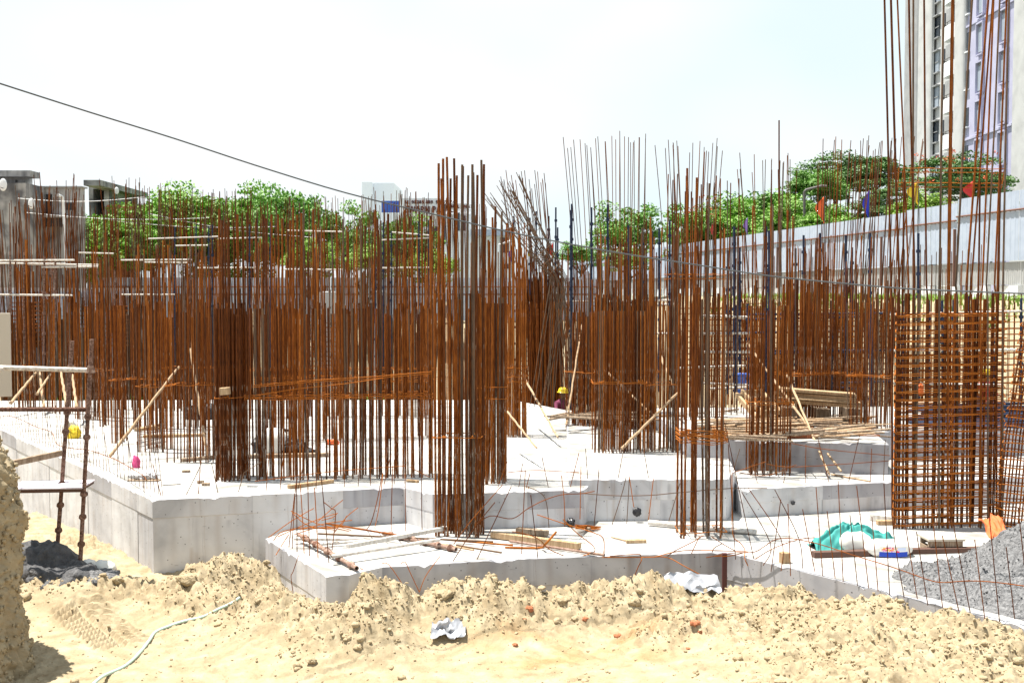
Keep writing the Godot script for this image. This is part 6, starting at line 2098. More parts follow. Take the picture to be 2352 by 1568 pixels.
	b = MB.new(); lump(b, G(764, 1021, 1.2) + Vector3(0, .04, 0), Vector3(.11, .05, .08), .35, 90, 10, 2.4)
	solo("orange_wrapper", b, M("orange"), "crumpled orange wrapper seen through the long wall", "wrapper", "", G(764, 1021, 1.2))
	# ---- raking bamboo props
	prop("long bamboo prop rising to the right over the timber offcuts", 252, 1047, 17.8, 410, 842, 19.0, .026)
	prop("bamboo prop left of the dense bar end, leaning left", 476, 1048, 18.1, 436, 800, 19.2, .022)
	prop("bamboo prop rising to the right, left of the first scaffold tube", 24, 925, 24.5, 81, 856, 26.0, .035)
	prop("bamboo prop leaning left just left of the first scaffold tube", 100, 935, 25.0, 90, 855, 26.0, .033)
	prop("bamboo prop rising right just left of the first scaffold tube", 84, 905, 25.0, 115, 858, 26.0, .03)
	prop("bamboo prop leaning left close left of the first scaffold tube", 151, 925, 22.0, 139, 855, 23.0, .03)
	prop("bamboo prop leaning left between the scaffold tubes", 175, 935, 23.0, 165, 860, 24.0, .03)
	prop("bamboo prop rising to the right towards the second tall column", 1428, 1030, 18.0, 1557, 902, 18.4, .024)
	prop("bamboo prop falling to the right, beside the worker", 1201, 862, 22.5, 1281, 1004, 19.8, .022)
	prop("low bamboo prop at the foot of the short bar cluster", 1165, 945, 19.0, 1232, 1028, 17.4, .018)
	prop("tall thin bamboo leaning right among the pale-footed bars", 1301, 975, 21.0, 1338, 737, 22.5, .02)
	prop("bamboo prop falling right through the wide middle wall", 1390, 850, 21.0, 1502, 955, 19.0, .022)
	prop("bamboo prop ending at the second tall column, above the raking one", 1517, 817, 21.0, 1551, 895, 20.0, .026)
	prop("left one of the crossed pair of bamboo props right of the brick column", 1809, 862, 20.0, 1905, 1090, 16.9, .021)
	prop("right one of the crossed pair of bamboo props right of the brick column", 1762, 850, 20.5, 1932, 1082, 17.0, .021)
	prop("short bamboo end sticking up over the tie rail of the brick column", 1717, 788, 21.0, 1800, 905, 20.0, .021)
	# ---- the pile of planks, sticks and bricks on the far slab
	build_pile()
	# rock and brick bits on the sand
	var names_ := 0
	for q in [[1215, 1401, .055, "brick_red", "largest red brick fragment lying at the foot of the sand berm"], [1204, 1424, .028, "brick_red", "small red brick fragment below the largest one"], [1345, 1424, .04, "brick_red", "pale red brick chip in the middle of the trodden sand"], [1597, 1434, .05, "brick_red", "red brick fragment before the right sand heap"], [1419, 1463, .045, "brick_red", "broken red brick bits low on the trodden sand"], [1609, 1452, .03, "brick_red", "small red brick bit low right of the reddish patch"], [1183, 1482, .03, "brick_red", "red-brown brick bit near the bottom left of the reddish patch"], [1581, 1492, .03, "brick_red", "red brick bit at the lower edge right of the middle"], [597, 1382, .075, "clod", "pale stone beside the front slab's left end"], [430, 1338, .12, "clod", "large pale clod with a dark hollow under it on the left sand"], [270, 1335, .07, "clod", "stone in the sand below the white sacks"], [715, 1520, .05, "clod", "tan clod near the bottom edge, left of the middle"], [1320, 1425, .05, "clod", "yellowish stone in the berm's foot"], [1020, 1372, .09, "clod", "big pale clod in the notch of the berm"], [822, 1490, .05, "clod", "small tan clod on the lower left trodden sand"], [1290, 1385, .09, "clod", "pale broken clod in the berm below its lowest notch"], [1460, 1385, .08, "clod", "pale cracked clod in the berm left of the foil sheet"]]:
		var gp2 := on_sand(q[0], q[1])
		b = MB.new()
		lump(b, gp2 + Vector3(0, q[2] * .25, 0), Vector3(q[2], q[2] * .65, q[2] * .8), .3, 600 + names_, 9, 1.3)
		solo("brick_fragment" if q[3] == "brick_red" else "clod_of_earth", b, M(q[3]), q[4], "brick" if q[3] == "brick_red" else "clod", "brick bits on the sand" if q[3] == "brick_red" else "clods on the sand", gp2)
		names_ += 1

func tube_on(label: String, cat: String, s: Vector2, e: Vector2, hs: float, he: float, r: float, key: String, cups: int, group: String) -> void:
	var p := G(s.x, s.y, hs)
	var q := G(e.x, e.y, he)
	var t := thing("scaffold_tube" if cat == "scaffold tube" else "pole", label, cat, (p + q) * .5, group)
	var b := MB.new()
	var ax := (q - p).normalized()
	# hollow: outer wall, inner wall, ring at the ends
	b.tube([p, q], r, 12, false)
	b.tube([q, p], r * .82, 12, false)
	for end in [[p, -ax], [q, ax]]:
		var side: Vector3 = ax.cross(Vector3.UP).normalized()
		var up := side.cross(ax)
		for k in 12:
			var a0 := TAU * k / 12.0
			var a1 := TAU * (k + 1) / 12.0
			var u0 := side * cos(a0) + up * sin(a0)
			var u1 := side * cos(a1) + up * sin(a1)
			b.quad(end[0] + u0 * r, end[0] + u1 * r, end[0] + u1 * r * .82, end[0] + u0 * r * .82)
	part(t, "tube", b, M(key))
	for k in cups:
		var f := (k + .6) / cups
		var c := p.lerp(q, f)
		b = MB.new()
		b.tube([c - ax * .03, c - ax * .022, c + ax * .012, c + ax * .03], [r * 1.1, r * 1.75, r * 1.6, r * 1.1], 12)
		part(t, "cup", b, M("pipe_rust" if k % 2 else key))

func folded_cloth(b: MB) -> void:
	# a big sheet dropped in a heap: a crest at the back left, folds running down to ragged hems
	var o := G(1968, 1258, .70)
	var k1 := noise(741, .9, 3)
	var k2 := noise(742, 2.2, 2)
	var n := 90
	for j in n + 1:
		for i in n + 1:
			var x := lerpf(-.58, .58, float(i) / n)
			var z := lerpf(-.42, .34, float(j) / n)
			var r := Vector2((x + .06) / .31, (z + .05) / .30).length()
			var h := .30 * exp(-r * r * 1.1) + .13 * exp(-pow((x + .42) / .2, 2) - pow((z - .08) / .16, 2)) + .12 * exp(-pow((x - .42) / .22, 2) - pow((z - .0) / .14, 2))
			var a := atan2(z + .08, x + .06)
			var w := k1.get_noise_2d(x * 2.0, z * 2.0) * 2.4
			var f := pow(absf(sin(a * 4.5 + w + r * .9)), 1.6) * .085 + pow(absf(sin(a * 9.0 - w * 2.0 + x * 9.0)), 2.0) * .035
			h += (f - .03) * smoothstep(.05, .5, r) * smoothstep(.0, .12, h) + k2.get_noise_2d(x * 3, z * 3) * .02
			b.vert(o + Vector3(x + w * .01, h - .022, z + f * .3), Vector3.UP, Vector2(x, z))
	for j in n:
		for i in n:
			var a := j * (n + 1) + i
			var low := 0
			for q in [a, a + 1, a + n + 1, a + n + 2]:
				if b.v[q].y < .702: low += 1
			if low < 3:
				b.ix.append_array(PackedInt32Array([a, a + 1, a + n + 1, a + 1, a + n + 2, a + n + 1]))
	b.smooth()

func crumble(b: MB, seed_: int, amount: float) -> void:
	var k1 := noise(seed_, 5.0, 4, FastNoiseLite.TYPE_CELLULAR)
	var k2 := noise(seed_ + 1, 11.0, 3)
	for i in b.v.size():
		b.v[i] += b.n[i] * (maxf(k1.get_noise_3dv(b.v[i]) + .4, 0) * amount + k2.get_noise_3dv(b.v[i]) * amount * .8)

func pleat(b: MB, seed_: int, amount: float) -> void:
	var k1 := noise(seed_, 1.4, 2)
	for i in b.v.size():
		var p := b.v[i]
		b.v[i] += b.n[i] * sin((p.x * 9.0 + p.y * 34.0 + k1.get_noise_3dv(p) * 14.0)) * amount

func pillow(b: MB, o: Vector3, r: Vector3) -> void:
	# a filled sack: a squared-off ball with pinched ends
	var at := b.v.size()
	lump(b, o, Vector3.ONE, .0, 1, 14)
	for i in range(at, b.v.size()):
		var q := b.v[i] - o
		var s := Vector3(signf(q.x) * pow(absf(q.x), .62), signf(q.y) * pow(absf(q.y), .8), signf(q.z) * pow(absf(q.z), .7))
		s.y *= 1.0 - .35 * pow(absf(s.x), 4.0)
		b.v[i] = o + s * r + Vector3(0, sin(q.x * 9.0 + q.z * 5.0) * r.y * .05, 0)
	b.smooth()

func print_panel(t: Node3D, at: Vector3) -> void:
	var im := Image.create(96, 48, false, Image.FORMAT_RGB8)
	im.fill(Color(.93, .92, .88))
	im.fill_rect(Rect2i(0, 26, 96, 22), Color(.12, .27, .70))
	var r := RandomNumberGenerator.new()
	r.seed = 4
	for k in 60:
		var c := Vector2i(r.randi_range(6, 60), r.randi_range(4, 22))
		im.fill_rect(Rect2i(c, Vector2i(r.randi_range(3, 9), r.randi_range(2, 6))), [Color(.92, .25, .30), Color(.95, .72, .15), Color(.85, .45, .72), Color(.95, .9, .85)][r.randi() % 4])
	im.fill_rect(Rect2i(60, 6, 30, 16), Color(.80, .84, .93))
	var m := StandardMaterial3D.new()
	m.resource_name = "sack_print"
	m.albedo_texture = tex(im)
	m.roughness = .7
	var b := MB.new()
	for i in 8:
		var f0 := i / 8.0
		var f1 := (i + 1) / 8.0
		var z0 := -.03 * pow(f0 - .5, 2) * 4.0
		var z1 := -.03 * pow(f1 - .5, 2) * 4.0
		var s := b.v.size()
		for q in [[f0, 0, z0], [f1, 0, z1], [f1, 1, z1], [f0, 1, z0]]:
			b.vert(at + Vector3((q[0] - .5) * .34, .062 - q[1] * .13, q[2] + .012 - absf(q[1] - .5) * .01), Vector3(0, 0, 1), Vector2(q[0], q[1]))
		b.ix.append_array(PackedInt32Array([s, s + 1, s + 2, s, s + 2, s + 3]))
	part(t, "printed_panel", b, m)

func crumpled(label: String, x0: float, x1: float, y0: float, y1: float, d: float, key: String, cat: String, seed_: int) -> void:
	var b := MB.new()
	var n := 16
	var k1 := noise(seed_, 4.0, 3)
	var s := d / FOCAL
	var o := P((x0 + x1) * .5, (y0 + y1) * .5, d) if key == "orange" else on_sand((x0 + x1) * .5, y1 - 6) + Vector3(0, .05, 0)
	var w := (x1 - x0) * s
	var h := (y1 - y0) * s
	for j in n + 1:
		for i in n + 1:
			var u := float(i) / n - .5
			var v := float(j) / n - .5
			var taper := 1.0 - .55 * absf(u * 2.0) * absf(sin(seed_ + u * 3.0))
			var p := o + Vector3(u * w, -v * h * taper * .8 + k1.get_noise_2d(u * .3, v * .2) * h * .3, v * h * 1.6 + k1.get_noise_2d(u * .4 + 9, v * .4) * .1)
			p += Vector3(0, absf(k1.get_noise_2d(u * .55, v * .2 + 30)) * .10, 0)
			b.vert(p, Vector3.UP, Vector2(u, v))
	for j in n:
		for i in n:
			var a := j * (n + 1) + i
			b.ix.append_array(PackedInt32Array([a, a + 1, a + n + 1, a + 1, a + n + 2, a + n + 1]))
	b.smooth()
	solo(cat.replace(" ", "_"), b, M(key), label, cat, "", o)

func heap(b: MB) -> void:
	# a heap with its peak outside the frame on the right, spreading over the slab
	var pk := P(2390, 1170, 12.7)
	var k1 := noise(91, 1.6, 4)
	var k2 := noise(92, 7.0, 3, FastNoiseLite.TYPE_CELLULAR)
	var k3 := noise(93, 16.0, 2)
	var n := 150
	for j in n + 1:
		for i in n + 1:
			var x := lerpf(3.6, 8.0, float(i) / n)
			var d := lerpf(10.0, 14.6, float(j) / n)
			var r := Vector2((x - pk.x) * 1.0, (d + pk.z) * .85).length()
			var main := (pk.y - .7) * clampf(1.0 - r / .95, 0, 1)
			var apron := .17 * smoothstep(1.0, .72, Vector2((x - 5.35) / 1.42, (d - 11.7) / 1.75).length() + k1.get_noise_2d(x, d) * .22)
			var h := maxf(main, apron)
			var edge := minf(Geometry2D.get_closest_point_to_segment(Vector2(x, d), Vector2(2.71, 13.86), Vector2(4.88, 10.9)).distance_to(Vector2(x, d)), Geometry2D.get_closest_point_to_segment(Vector2(x, d), Vector2(4.88, 10.9), Vector2(7.6, 7.2)).distance_to(Vector2(x, d)))
			h *= smoothstep(.02, .5, edge)
			var f := smoothstep(.0, .12, h)
			h += (maxf(k2.get_noise_2d(x, d) + .35, 0) * .09 + k1.get_noise_2d(x * 2, d * 2) * .05 + k3.get_noise_2d(x, d) * .04) * f
			var y := .7 + h - .03
			if not Geometry2D.is_point_in_polygon(Vector2(x - .05, d + .05), slab_a):
				y = .1
			b.vert(Vector3(x, y, -d), Vector3.UP, Vector2(x, d))
	for j in n:
		for i in n:
			var a := j * (n + 1) + i
			var keep := true
			for q in [a, a + 1, a + n + 1, a + n + 2]:
				if b.v[q].y < .6: keep = false
			if keep:
				b.ix.append_array(PackedInt32Array([a, a + n + 1, a + 1, a + 1, a + n + 1, a + n + 2]))
	b.smooth()
	# crumbs on it
	var r := RandomNumberGenerator.new()
	r.seed = 9
	var cm := MB.new()
	lump(cm, Vector3.ZERO, Vector3(1, .75, .9), .35, 520, 3, 1.5)
	var mm := MultiMesh.new()
	mm.transform_format = MultiMesh.TRANSFORM_3D
	mm.mesh = cm.mesh()
	var list := []
	for k in 9000:
		var p := b.v[b.ix[r.randi() % b.ix.size()]]
		if p.y < .705: continue
		var s := .004 + .010 * pow(r.randf(), 2.0)
		list.append(Transform3D(Basis.from_euler(Vector3(r.randf(), r.randf(), r.randf()) * TAU).scaled(Vector3.ONE * s), p + Vector3(r.randf_range(-.015, .015), s * .3, r.randf_range(-.015, .015))))
	mm.instance_count = list.size()
	for i in list.size(): mm.set_instance_transform(i, list[i])
	var o := MultiMeshInstance3D.new()
	o.name = "aggregate_crumbs"
	o.multimesh = mm
	o.material_override = M("aggregate")
	add_child(o, true)
	tag(o, "grey stone crumbs scattered over the aggregate heap at the right edge", "aggregate crumbs", "", "stuff")

func build_pile() -> void:
	rng.seed = 321
	var b: MB
	# planks stacked on bearers: seen from their long sides
	var h := 1.58
	var labs := ["lowest", "second", "third", "fourth", "fifth", "sixth", "seventh", "topmost"]
	for k in 8:
		b = MB.new()
		var y := 932.0 - k * 4.2
		var x0 := 1790.0 + rng.randf_range(-8, 8)
		var x1 := 1980.0 - k * 2.5 + rng.randf_range(-6, 6)
		var p := P(x0, y - 12, 19.9 + rng.randf_range(-.1, .1))
		var q := P(x1, y + 2, 19.6)
		beam(b, p, q, .28, .026, rng.randf_range(-.03, .03))
		solo("plank", b, M("wood"), labs[k] + " plank of the plank stack before the broad mesh cage", "plank", "stacked planks on the far slab", (p + q) * .5)
	for q in [[1800, 1830], [1868, 1898], [1940, 1965]]:
		b = MB.new()
		var p := P((q[0] + q[1]) * .5, 945, 20.2)
		b.box(p + Vector3(0, -.02, 0), Vector3(.22, .2, .6), Basis.IDENTITY, .01)
		solo("bearer", b, M("old_wood"), {1800: "left", 1868: "middle", 1940: "right"}[q[0]] + " dark bearer block carrying the plank stack", "wood block", "bearers under the plank stack", p)
	# two ladder-like timber frames
	for q in [[1692, 906, 1738, 960, "lower timber frame lying askew left of the brick column"], [1704, 898, 1752, 950, "upper timber frame lying askew left of the brick column"]]:
		var t := thing("timber_ladder", q[4], "timber frame", P(q[0], q[1], 20.6), "timber frames on the debris")
		var a := P(q[0], q[1], 20.6)
		var e := P(q[2], q[3], 19.7)
		for s in [0.0, .34]:
			b = MB.new()
			beam(b, a + Vector3(s, 0, 0), e + Vector3(s, 0, 0), .05, .09)
			part(t, "rail", b, M("wood"))
		for f in [.05, .35, .65, .95]:
			b = MB.new()
			beam(b, a.lerp(e, f), a.lerp(e, f) + Vector3(.34, 0, 0), .05, .08)
			part(t, "rung", b, M("wood"))
	# sticks: past counting
	b = MB.new()
	var b2 := MB.new()
	for k in 190:
		var x := rng.randf_range(1580, 1900)
		var p := G(x, rng.randf_range(962, 1004), h + rng.randf() * .16)
		var a := rng.randf_range(-.5, .35)
		var l := rng.randf_range(.3, 1.3)
		var q := p + Vector3(cos(a), rng.randf_range(-.05, .08), sin(a)) * l
		if k % 2:
			b.tube([p, q], rng.randf_range(.006, .016), 4)
		else:
			beam(b2, p, q, rng.randf_range(.03, .08), .022, 0, 0)
	for k in 60:
		var p := G(rng.randf_range(1240, 1640), rng.randf_range(948, 965), 1.3 + rng.randf() * .3)
		var a := rng.randf_range(-.5, .5)
		beam(b2, p, p + Vector3(cos(a), rng.randf_range(-.1, .15), sin(a)) * rng.randf_range(.4, 1.4), rng.randf_range(.04, .1), .03, 0, 0)
	var o := solo("scrap_sticks", b, M("bamboo"), "litter of split sticks and thin rods on the far slab before the planks", "scrap wood", "", G(1720, 985, h))
	tag(o, "", "", "", "stuff")
	o = solo("scrap_boards", b2, M("old_wood"), "litter of board scraps on the far slab before the planks", "scrap wood", "", G(1700, 985, h))
	tag(o, "", "", "", "stuff")
	# long thin bars fanned out to the right of it
	b = MB.new()
	for k in 24:
		var p := G(1800 + rng.randf_range(-20, 30), 968 + rng.randf_range(-6, 30), h + .03)
		var q := G(1930 + rng.randf_range(-40, 100), 990 + rng.randf_range(-12, 14), h + .02)
		b.tube([p, q], .007, 4)
	o = solo("fanned_rods", b, M("rust"), "fan of thin rusty rods lying flat right of the brick row", "rebar", "", G(1860, 985, h))
	tag(o, "", "", "", "stuff")
	# bricks in a row
	var bl := ["first", "second", "third", "fourth", "fifth", "sixth", "seventh", "eighth"]
	for k in 8:
		var x := 1682.0 + k * 27 if k < 4 else 1768.0 + (k - 3) * 24
		b = MB.new()
		var p := G(x, 1006, h)
		b.box(p + Vector3(0, .045, 0), Vector3(.20, .085, .10), Basis(Vector3.UP, rng.randf_range(-.3, .3)), .006)
		# frog of the brick
		b.box(p + Vector3(0, .05, .045), Vector3(.09, .03, .012))
		solo("brick", b, M("brick_red"), "%s red brick from the left in the row at the far slab's front edge" % bl[k], "brick", "row of bricks at the far slab's edge", p)
	# blue bin
	b = MB.new()
	var t := thing("blue_bin", "bright blue plastic bin behind the scaffold tubes", "bin", P(1706, 912, 27.5))
	var c := P(1706, 886, 27.5)
	b.box(c, Vector3(.30, .52, .30), Basis.IDENTITY, .02)
	part(t, "body", b, M("blue_bin"))
	b = MB.new()
	b.box(c + Vector3(0, .275, 0), Vector3(.34, .05, .34), Basis.IDENTITY, .015)
	part(t, "lid", b, M("blue_bin"))
	b = MB.new()
	for k in 3: b.box(c + Vector3(0, -.12 + k * .12, .156), Vector3(.26, .02, .012))
	part(t, "rib", b, M("blue_bin"))
	# heap of blue tubes behind the great cage
	var places := 0
	for k in 46:
		b = MB.new()
		var y := rng.randf_range(928, 1000)
		var d := lerpf(21.5, 19.3, (y - 928) / 72.0)
		var p := P(rng.randf_range(2085, 2180), y + rng.randf_range(-4, 10), d)
		var q := P(rng.randf_range(2290, 2420), y + rng.randf_range(-10, 4), d + rng.randf_range(-.3, .5))
		if q.y < 1.62: q.y = 1.62
		if p.y < 1.61: p.y = 1.61
		b.tube([p, q], .022, 7)
		solo("scaffold_tube", b, M("pipe_blue"), "blue scaffold tube in the loose heap behind the great cage", "scaffold tube", "blue tubes heaped behind the great cage", p)
	# orange can
	b = MB.new()
	c = P(2116, 896, 24)
	b.box(c, Vector3(.11, .24, .11), Basis(Vector3.UP, .3), .03)
	t = thing("jerrycan", "orange plastic can seen through the great cage", "jerrycan", c - Vector3(0, .12, 0))
	part(t, "body", b, M("orange"))
	b = MB.new()
	b.tube([c + Vector3(0, .11, 0), c + Vector3(0, .16, 0)], [.03, .02], 8)
	part(t, "neck", b, M("orange"))
	b = MB.new()
	c = P(2116, 930, 24)
	b.box(c + Vector3(0, -.1, 0), Vector3(.8, .3, .5), Basis.IDENTITY, .02)
	solo("timber_stack", b, M("old_wood"), "low block of weathered timber under the orange can", "timber", "", c - Vector3(0, .25, 0))
	# dark board shutter at the worker's feet
	b = MB.new()
	beam(b, P(1185, 948, 27), P(1420, 946, 27.2), .05, .09)
	solo("shutter_board", b, M("old_wood"), "long brown shutter board in front of the worker's legs", "plank", "", P(1300, 950, 27))
	b = MB.new()
	beam(b, P(1190, 968, 26.4), P(1400, 964, 26.6), .05, .28)
	solo("maroon_shutter", b, M("maroon"), "dark maroon shutter panel behind the pale-footed bars", "formwork panel", "", P(1300, 975, 26.5))

# ---------------------------------------------------------------- people
func net(b: MB, bones: Array, cell: float, blend: float) -> void:
	# bones: [from, to, radius from, radius to, colour]; one smooth surface round them all, by surface nets
	var lo := Vector3.ONE * 1e9
	var hi := -lo
	for q in bones:
		for k in 2:
			var r: float = q[2 + k] + blend + cell * 2.0
			lo = lo.min(q[k] - Vector3.ONE * r)
			hi = hi.max(q[k] + Vector3.ONE * r)
	var n := Vector3i((hi - lo) / cell) + Vector3i.ONE
	var f := PackedFloat32Array()
	f.resize(n.x * n.y * n.z)
	for z in n.z:
		for y in n.y:
			for x in n.x:
				f[x + n.x * (y + n.y * z)] = field(bones, lo + Vector3(x, y, z) * cell, blend)
	var at := {}
	for z in n.z - 1:
		for y in n.y - 1:
			for x in n.x - 1:
				var s := Vector3.ZERO
				var c := 0
				var inside := 0
				var vals := []
				for k in 8:
					var v := f[(x + (k & 1)) + n.x * ((y + (k >> 1 & 1)) + n.y * (z + (k >> 2 & 1)))]
					vals.append(v)
					if v < 0: inside += 1
				if inside == 0 or inside == 8: continue
				for k in 8:
					for ax in 3:
						if k >> ax & 1: continue
						var k2 := k | 1 << ax
						if (vals[k] < 0) != (vals[k2] < 0):
							var t: float = vals[k] / (vals[k] - vals[k2])
							var p := Vector3(k & 1, k >> 1 & 1, k >> 2 & 1)
							p[ax] += t
							s += p
							c += 1
				var w := lo + (Vector3(x, y, z) + s / c) * cell
				var best := 1e9
				for q in bones:
					var dd := capsule(q, w)
					if dd < best:
						best = dd
						b.tint = q[4]
				at[Vector3i(x, y, z)] = b.vert(w, Vector3.UP, Vector2(w.x, w.y))
	b.tint = Color(1, 1, 1)
	for key in at:
		for ax in 3:
			var e: Vector3i = key
			var e2 := e
			e2[ax] += 1
			var f0 := f[e.x + n.x * (e.y + n.y * e.z)]
			var f1 := f[e2.x + n.x * (e2.y + n.y * e2.z)]
			if (f0 < 0) == (f1 < 0): continue
			var u := Vector3i.ZERO
			u[(ax + 1) % 3] = 1
			var w := Vector3i.ZERO
			w[(ax + 2) % 3] = 1
			if not (at.has(e - u) and at.has(e - w) and at.has(e - u - w)): continue
			var q := [at[e], at[e - u], at[e - u - w], at[e - w]]
			if f0 < 0: q.reverse()
			b.ix.append_array(PackedInt32Array([q[0], q[1], q[2], q[0], q[2], q[3]]))
	b.smooth()

func capsule(q: Array, p: Vector3) -> float:
	var ab: Vector3 = q[1] - q[0]
	var t := clampf((p - q[0]).dot(ab) / maxf(ab.length_squared(), 1e-9), 0, 1)
	return (p - q[0] - ab * t).length() - lerpf(q[2], q[3], t)

func field(bones: Array, p: Vector3, k: float) -> float:
	var d := 1e9
	for q in bones:
		var e := capsule(q, p)
		var h := clampf(.5 + .5 * (e - d) / k, 0, 1)
		d = lerpf(e, d, h) - k * h * (1 - h)
	return d

func worker(label: String, at: Vector3, shirt: Color, trousers: Color, turn: float, s := 1.0) -> void:
	# squatting, leaning forward over the work, forearms reaching down in front
	var t := thing("person", label, "person", at)
	var bs := Basis(Vector3.UP, turn).scaled(Vector3.ONE * s)
	var skin := Color(.16, .075, .04)
	var j := func(x: float, y: float, z: float) -> Vector3: return at + bs * Vector3(x, y, z)
	var bones := []
	for sd in [-1.0, 1.0]:
		bones.append([j.call(.10 * sd, .30, -.16), j.call(.20 * sd, .52, .20), .085, .065, trousers])
		bones.append([j.call(.20 * sd, .52, .20), j.call(.16 * sd, .10, .02), .060, .042, trousers])
		bones.append([j.call(.16 * sd, .06, -.02), j.call(.18 * sd, .035, .17), .042, .032, Color(.03, .03, .03)])
		bones.append([j.call(.17 * sd, .80, .04), j.call(.25 * sd, .60, .20), .052, .044, shirt])
		bones.append([j.call(.25 * sd, .60, .20), j.call(.13 * sd, .48, .40), .040, .030, skin])
	bones.append([j.call(0, .32, -.16), j.call(0, .56, -.06), .13, .125, shirt])
	bones.append([j.call(0, .56, -.06), j.call(0, .78, .04), .125, .13, shirt])
	bones.append([j.call(-.10, .79, .04), j.call(.10, .79, .04), .075, .075, shirt])
	bones.append([j.call(0, .84, .06), j.call(0, .94, .10), .05, .048, skin])
	var b := MB.new()
	net(b, bones, .024 * s, .035)
	# head and hands on finer grids
	var hd := MB.new()
	var hb := [[j.call(0, 1.02, .10), j.call(0, 1.07, .09), .085, .088, skin], [j.call(0, .97, .14), j.call(0, .95, .15), .055, .045, skin], [j.call(0, 1.00, .19), j.call(0, .985, .208), .014, .016, skin], [j.call(-.085, 1.02, .09), j.call(-.09, 1.0, .09), .016, .014, skin], [j.call(.085, 1.02, .09), j.call(.09, 1.0, .09), .016, .014, skin], [j.call(-.032, 1.03, .18), j.call(-.03, 1.03, .182), .011, .011, Color(.02, .015, .01)], [j.call(.032, 1.03, .18), j.call(.03, 1.03, .182), .011, .011, Color(.02, .015, .01)], [j.call(-.02, .955, .193), j.call(.02, .955, .193), .008, .008, Color(.13, .045, .03)]]
	net(hd, hb, .008 * s, .012)
	for sd in [-1.0, 1.0]:
		var w := Vector3(.13 * sd, .48, .40)
		var q := [[j.call(w.x, w.y, w.z), j.call(w.x - .01 * sd, w.y - .06, w.z + .05), .032, .030, skin]]
		for k in 4:
			var o := (k - 1.5) * .018
			var l: float = [.055, .066, .062, .048][k]
			q.append([j.call(w.x + o, w.y - .07, w.z + .06), j.call(w.x + o, w.y - .07 - l * .6, w.z + .06 + l * .5), .010, .009, skin])
			q.append([j.call(w.x + o, w.y - .07 - l * .6, w.z + .06 + l * .5), j.call(w.x + o, w.y - .07 - l * 1.2, w.z + .05 + l * .4), .009, .008, skin])
		q.append([j.call(w.x - .03 * sd, w.y - .03, w.z + .03), j.call(w.x - .055 * sd, w.y - .075, w.z + .06), .011, .009, skin])
		net(hd, q, .007 * s, .008)
	var m := plain("person_colours", Color(1, 1, 1), .85)
	m.vertex_color_use_as_albedo = true
	var base := b.v.size()
	b.v.append_array(hd.v); b.n.append_array(hd.n); b.uv.append_array(hd.uv); b.c.append_array(hd.c)
	for i in hd.ix: b.ix.append(i + base)
	part(t, "body", b, m)
	var h := MB.new()
	var o: Vector3 = j.call(0, 1.075, .10)
	for k in 9:
		pass
	var rings := [[.0, .150, .155], [.004, .150, .155], [.010, .122, .135], [.05, .118, .130], [.09, .10, .11], [.118, .062, .07], [.128, .0, .0]]
	var at0 := h.v.size()
	for q in rings:
		for i in 17:
			var a := TAU * i / 16.0
			h.vert(o + bs * Vector3(cos(a) * q[1], q[0] - (.012 if sin(a) > .6 and q[1] > .14 else 0.0), sin(a) * q[2]), Vector3.UP, Vector2(i / 16.0, q[0]))
	for r in rings.size() - 1:
		for i in 16:
			var a := at0 + r * 17 + i
			h.ix.append_array(PackedInt32Array([a, a + 17, a + 1, a + 1, a + 17, a + 18]))
	h.smooth()
	part(t, "helmet", h, M("helmet"))

func build_people() -> void:
	var p := P(1288, 893, 29.0)
	worker("person in a maroon shirt and yellow helmet squatting behind the dark bars", Vector3(p.x, p.y - 1.14, p.z + .1), Color(.16, .025, .07), Color(.05, .035, .04), .5)
	p = P(2268, 851, 27.0)
	worker("person in a red shirt and yellow helmet bending behind the great cage", Vector3(p.x, p.y - 1.14, p.z), Color(.55, .06, .07), Color(.05, .05, .08), -.6)

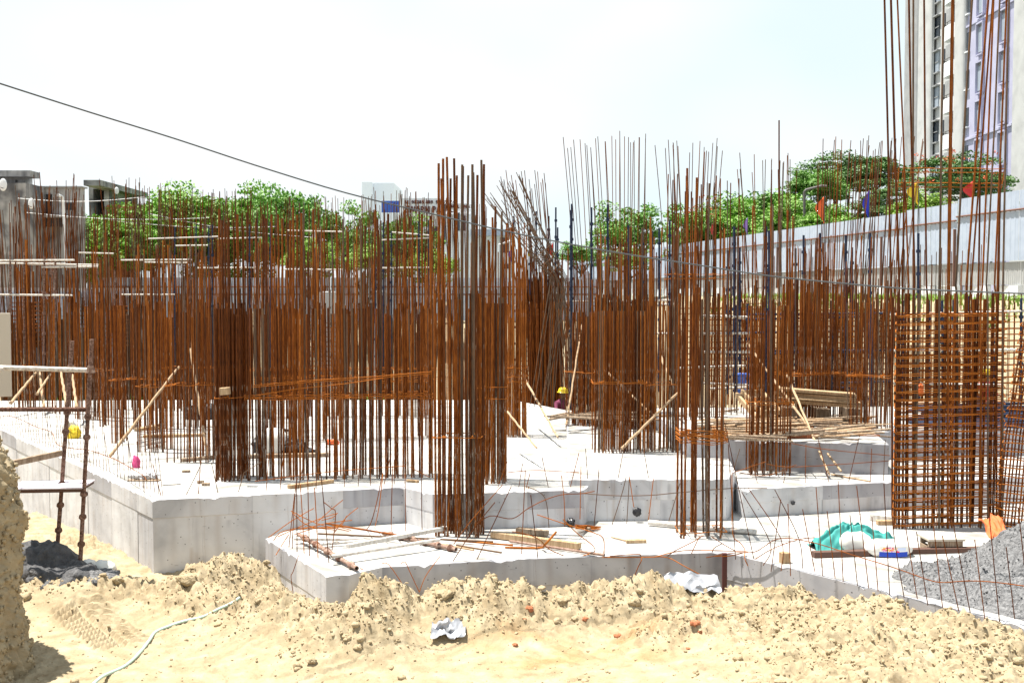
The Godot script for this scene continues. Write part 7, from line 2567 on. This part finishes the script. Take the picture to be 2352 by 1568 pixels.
# ---------------------------------------------------------------- sky
func sky_panorama() -> ImageTexture:
	var w := 512
	var h := 256
	var im := Image.create(w, h, false, Image.FORMAT_RGBF)
	var nz := noise(7, 0.9, 5)
	for y in h:
		var el := (0.5 - (y + .5) / h) * PI
		for x in w:
			var az := TAU * (x + .5) / w
			var q := Vector3(cos(el) * cos(az), sin(el), cos(el) * sin(az))
			var c := clampf(nz.get_noise_3d(q.x * 1.6, q.y * 4.0, q.z * 1.6) * 1.9 + .42 - .15 * q.y, 0, 1)
			var blue := Vector3(.84, .965, 1.0).lerp(Vector3(.62, .82, 1.0), clampf(q.y, 0, 1) * .8)
			var col := blue.lerp(Vector3(1.0, 1.02, 1.03), c)
			if q.y < 0:
				col = Vector3(.62, .56, .46)
			im.set_pixel(x, y, Color(col.x, col.y, col.z))
	return ImageTexture.create_from_image(im)

func _ready() -> void:
	var cam := Camera3D.new()
	cam.name = "camera"
	cam.keep_aspect = Camera3D.KEEP_HEIGHT
	cam.fov = rad_to_deg(2.0 * atan(784.0 / FOCAL))
	cam.near = 0.1
	cam.far = 1500.0
	cam.position = Vector3(0, EYE, 0)
	cam.rotation = Vector3(-PITCH, 0, 0)
	add_child(cam)
	cam.current = true
	var we := WorldEnvironment.new()
	we.name = "environment"
	var env := Environment.new()
	env.background_mode = Environment.BG_SKY
	var sky := Sky.new()
	var sm := PanoramaSkyMaterial.new()
	sm.panorama = sky_panorama()
	sm.energy_multiplier = 1.0
	sky.sky_material = sm
	env.sky = sky
	env.background_energy_multiplier = 0.42
	env.tonemap_mode = Environment.TONE_MAPPER_LINEAR
	env.tonemap_exposure = 2.5
	env.sdfgi_enabled = true
	env.ssao_enabled = true
	env.ssil_enabled = true
	we.environment = env
	add_child(we)
	var sun := DirectionalLight3D.new()
	sun.name = "sun"
	sun.light_energy = 1.4
	sun.light_color = Color(1.0, 0.975, 0.93)
	sun.light_angular_distance = 0.5
	sun.shadow_enabled = true
	add_child(sun)
	# high, from the left and a little from behind the site
	sun.look_at_from_position(Vector3(-0.28, 0.95, -0.065) * 50.0, Vector3.ZERO)
	make_materials()
	build_ground()
	build_slabs()
	build_bank()
	build_tower()
	build_hotel()
	build_left_houses()
	build_trees()
	build_fences()
	build_flags()
	build_scaffolds()
	build_rebar()
	build_dowels()
	build_props()
	build_people()
	build_clods()
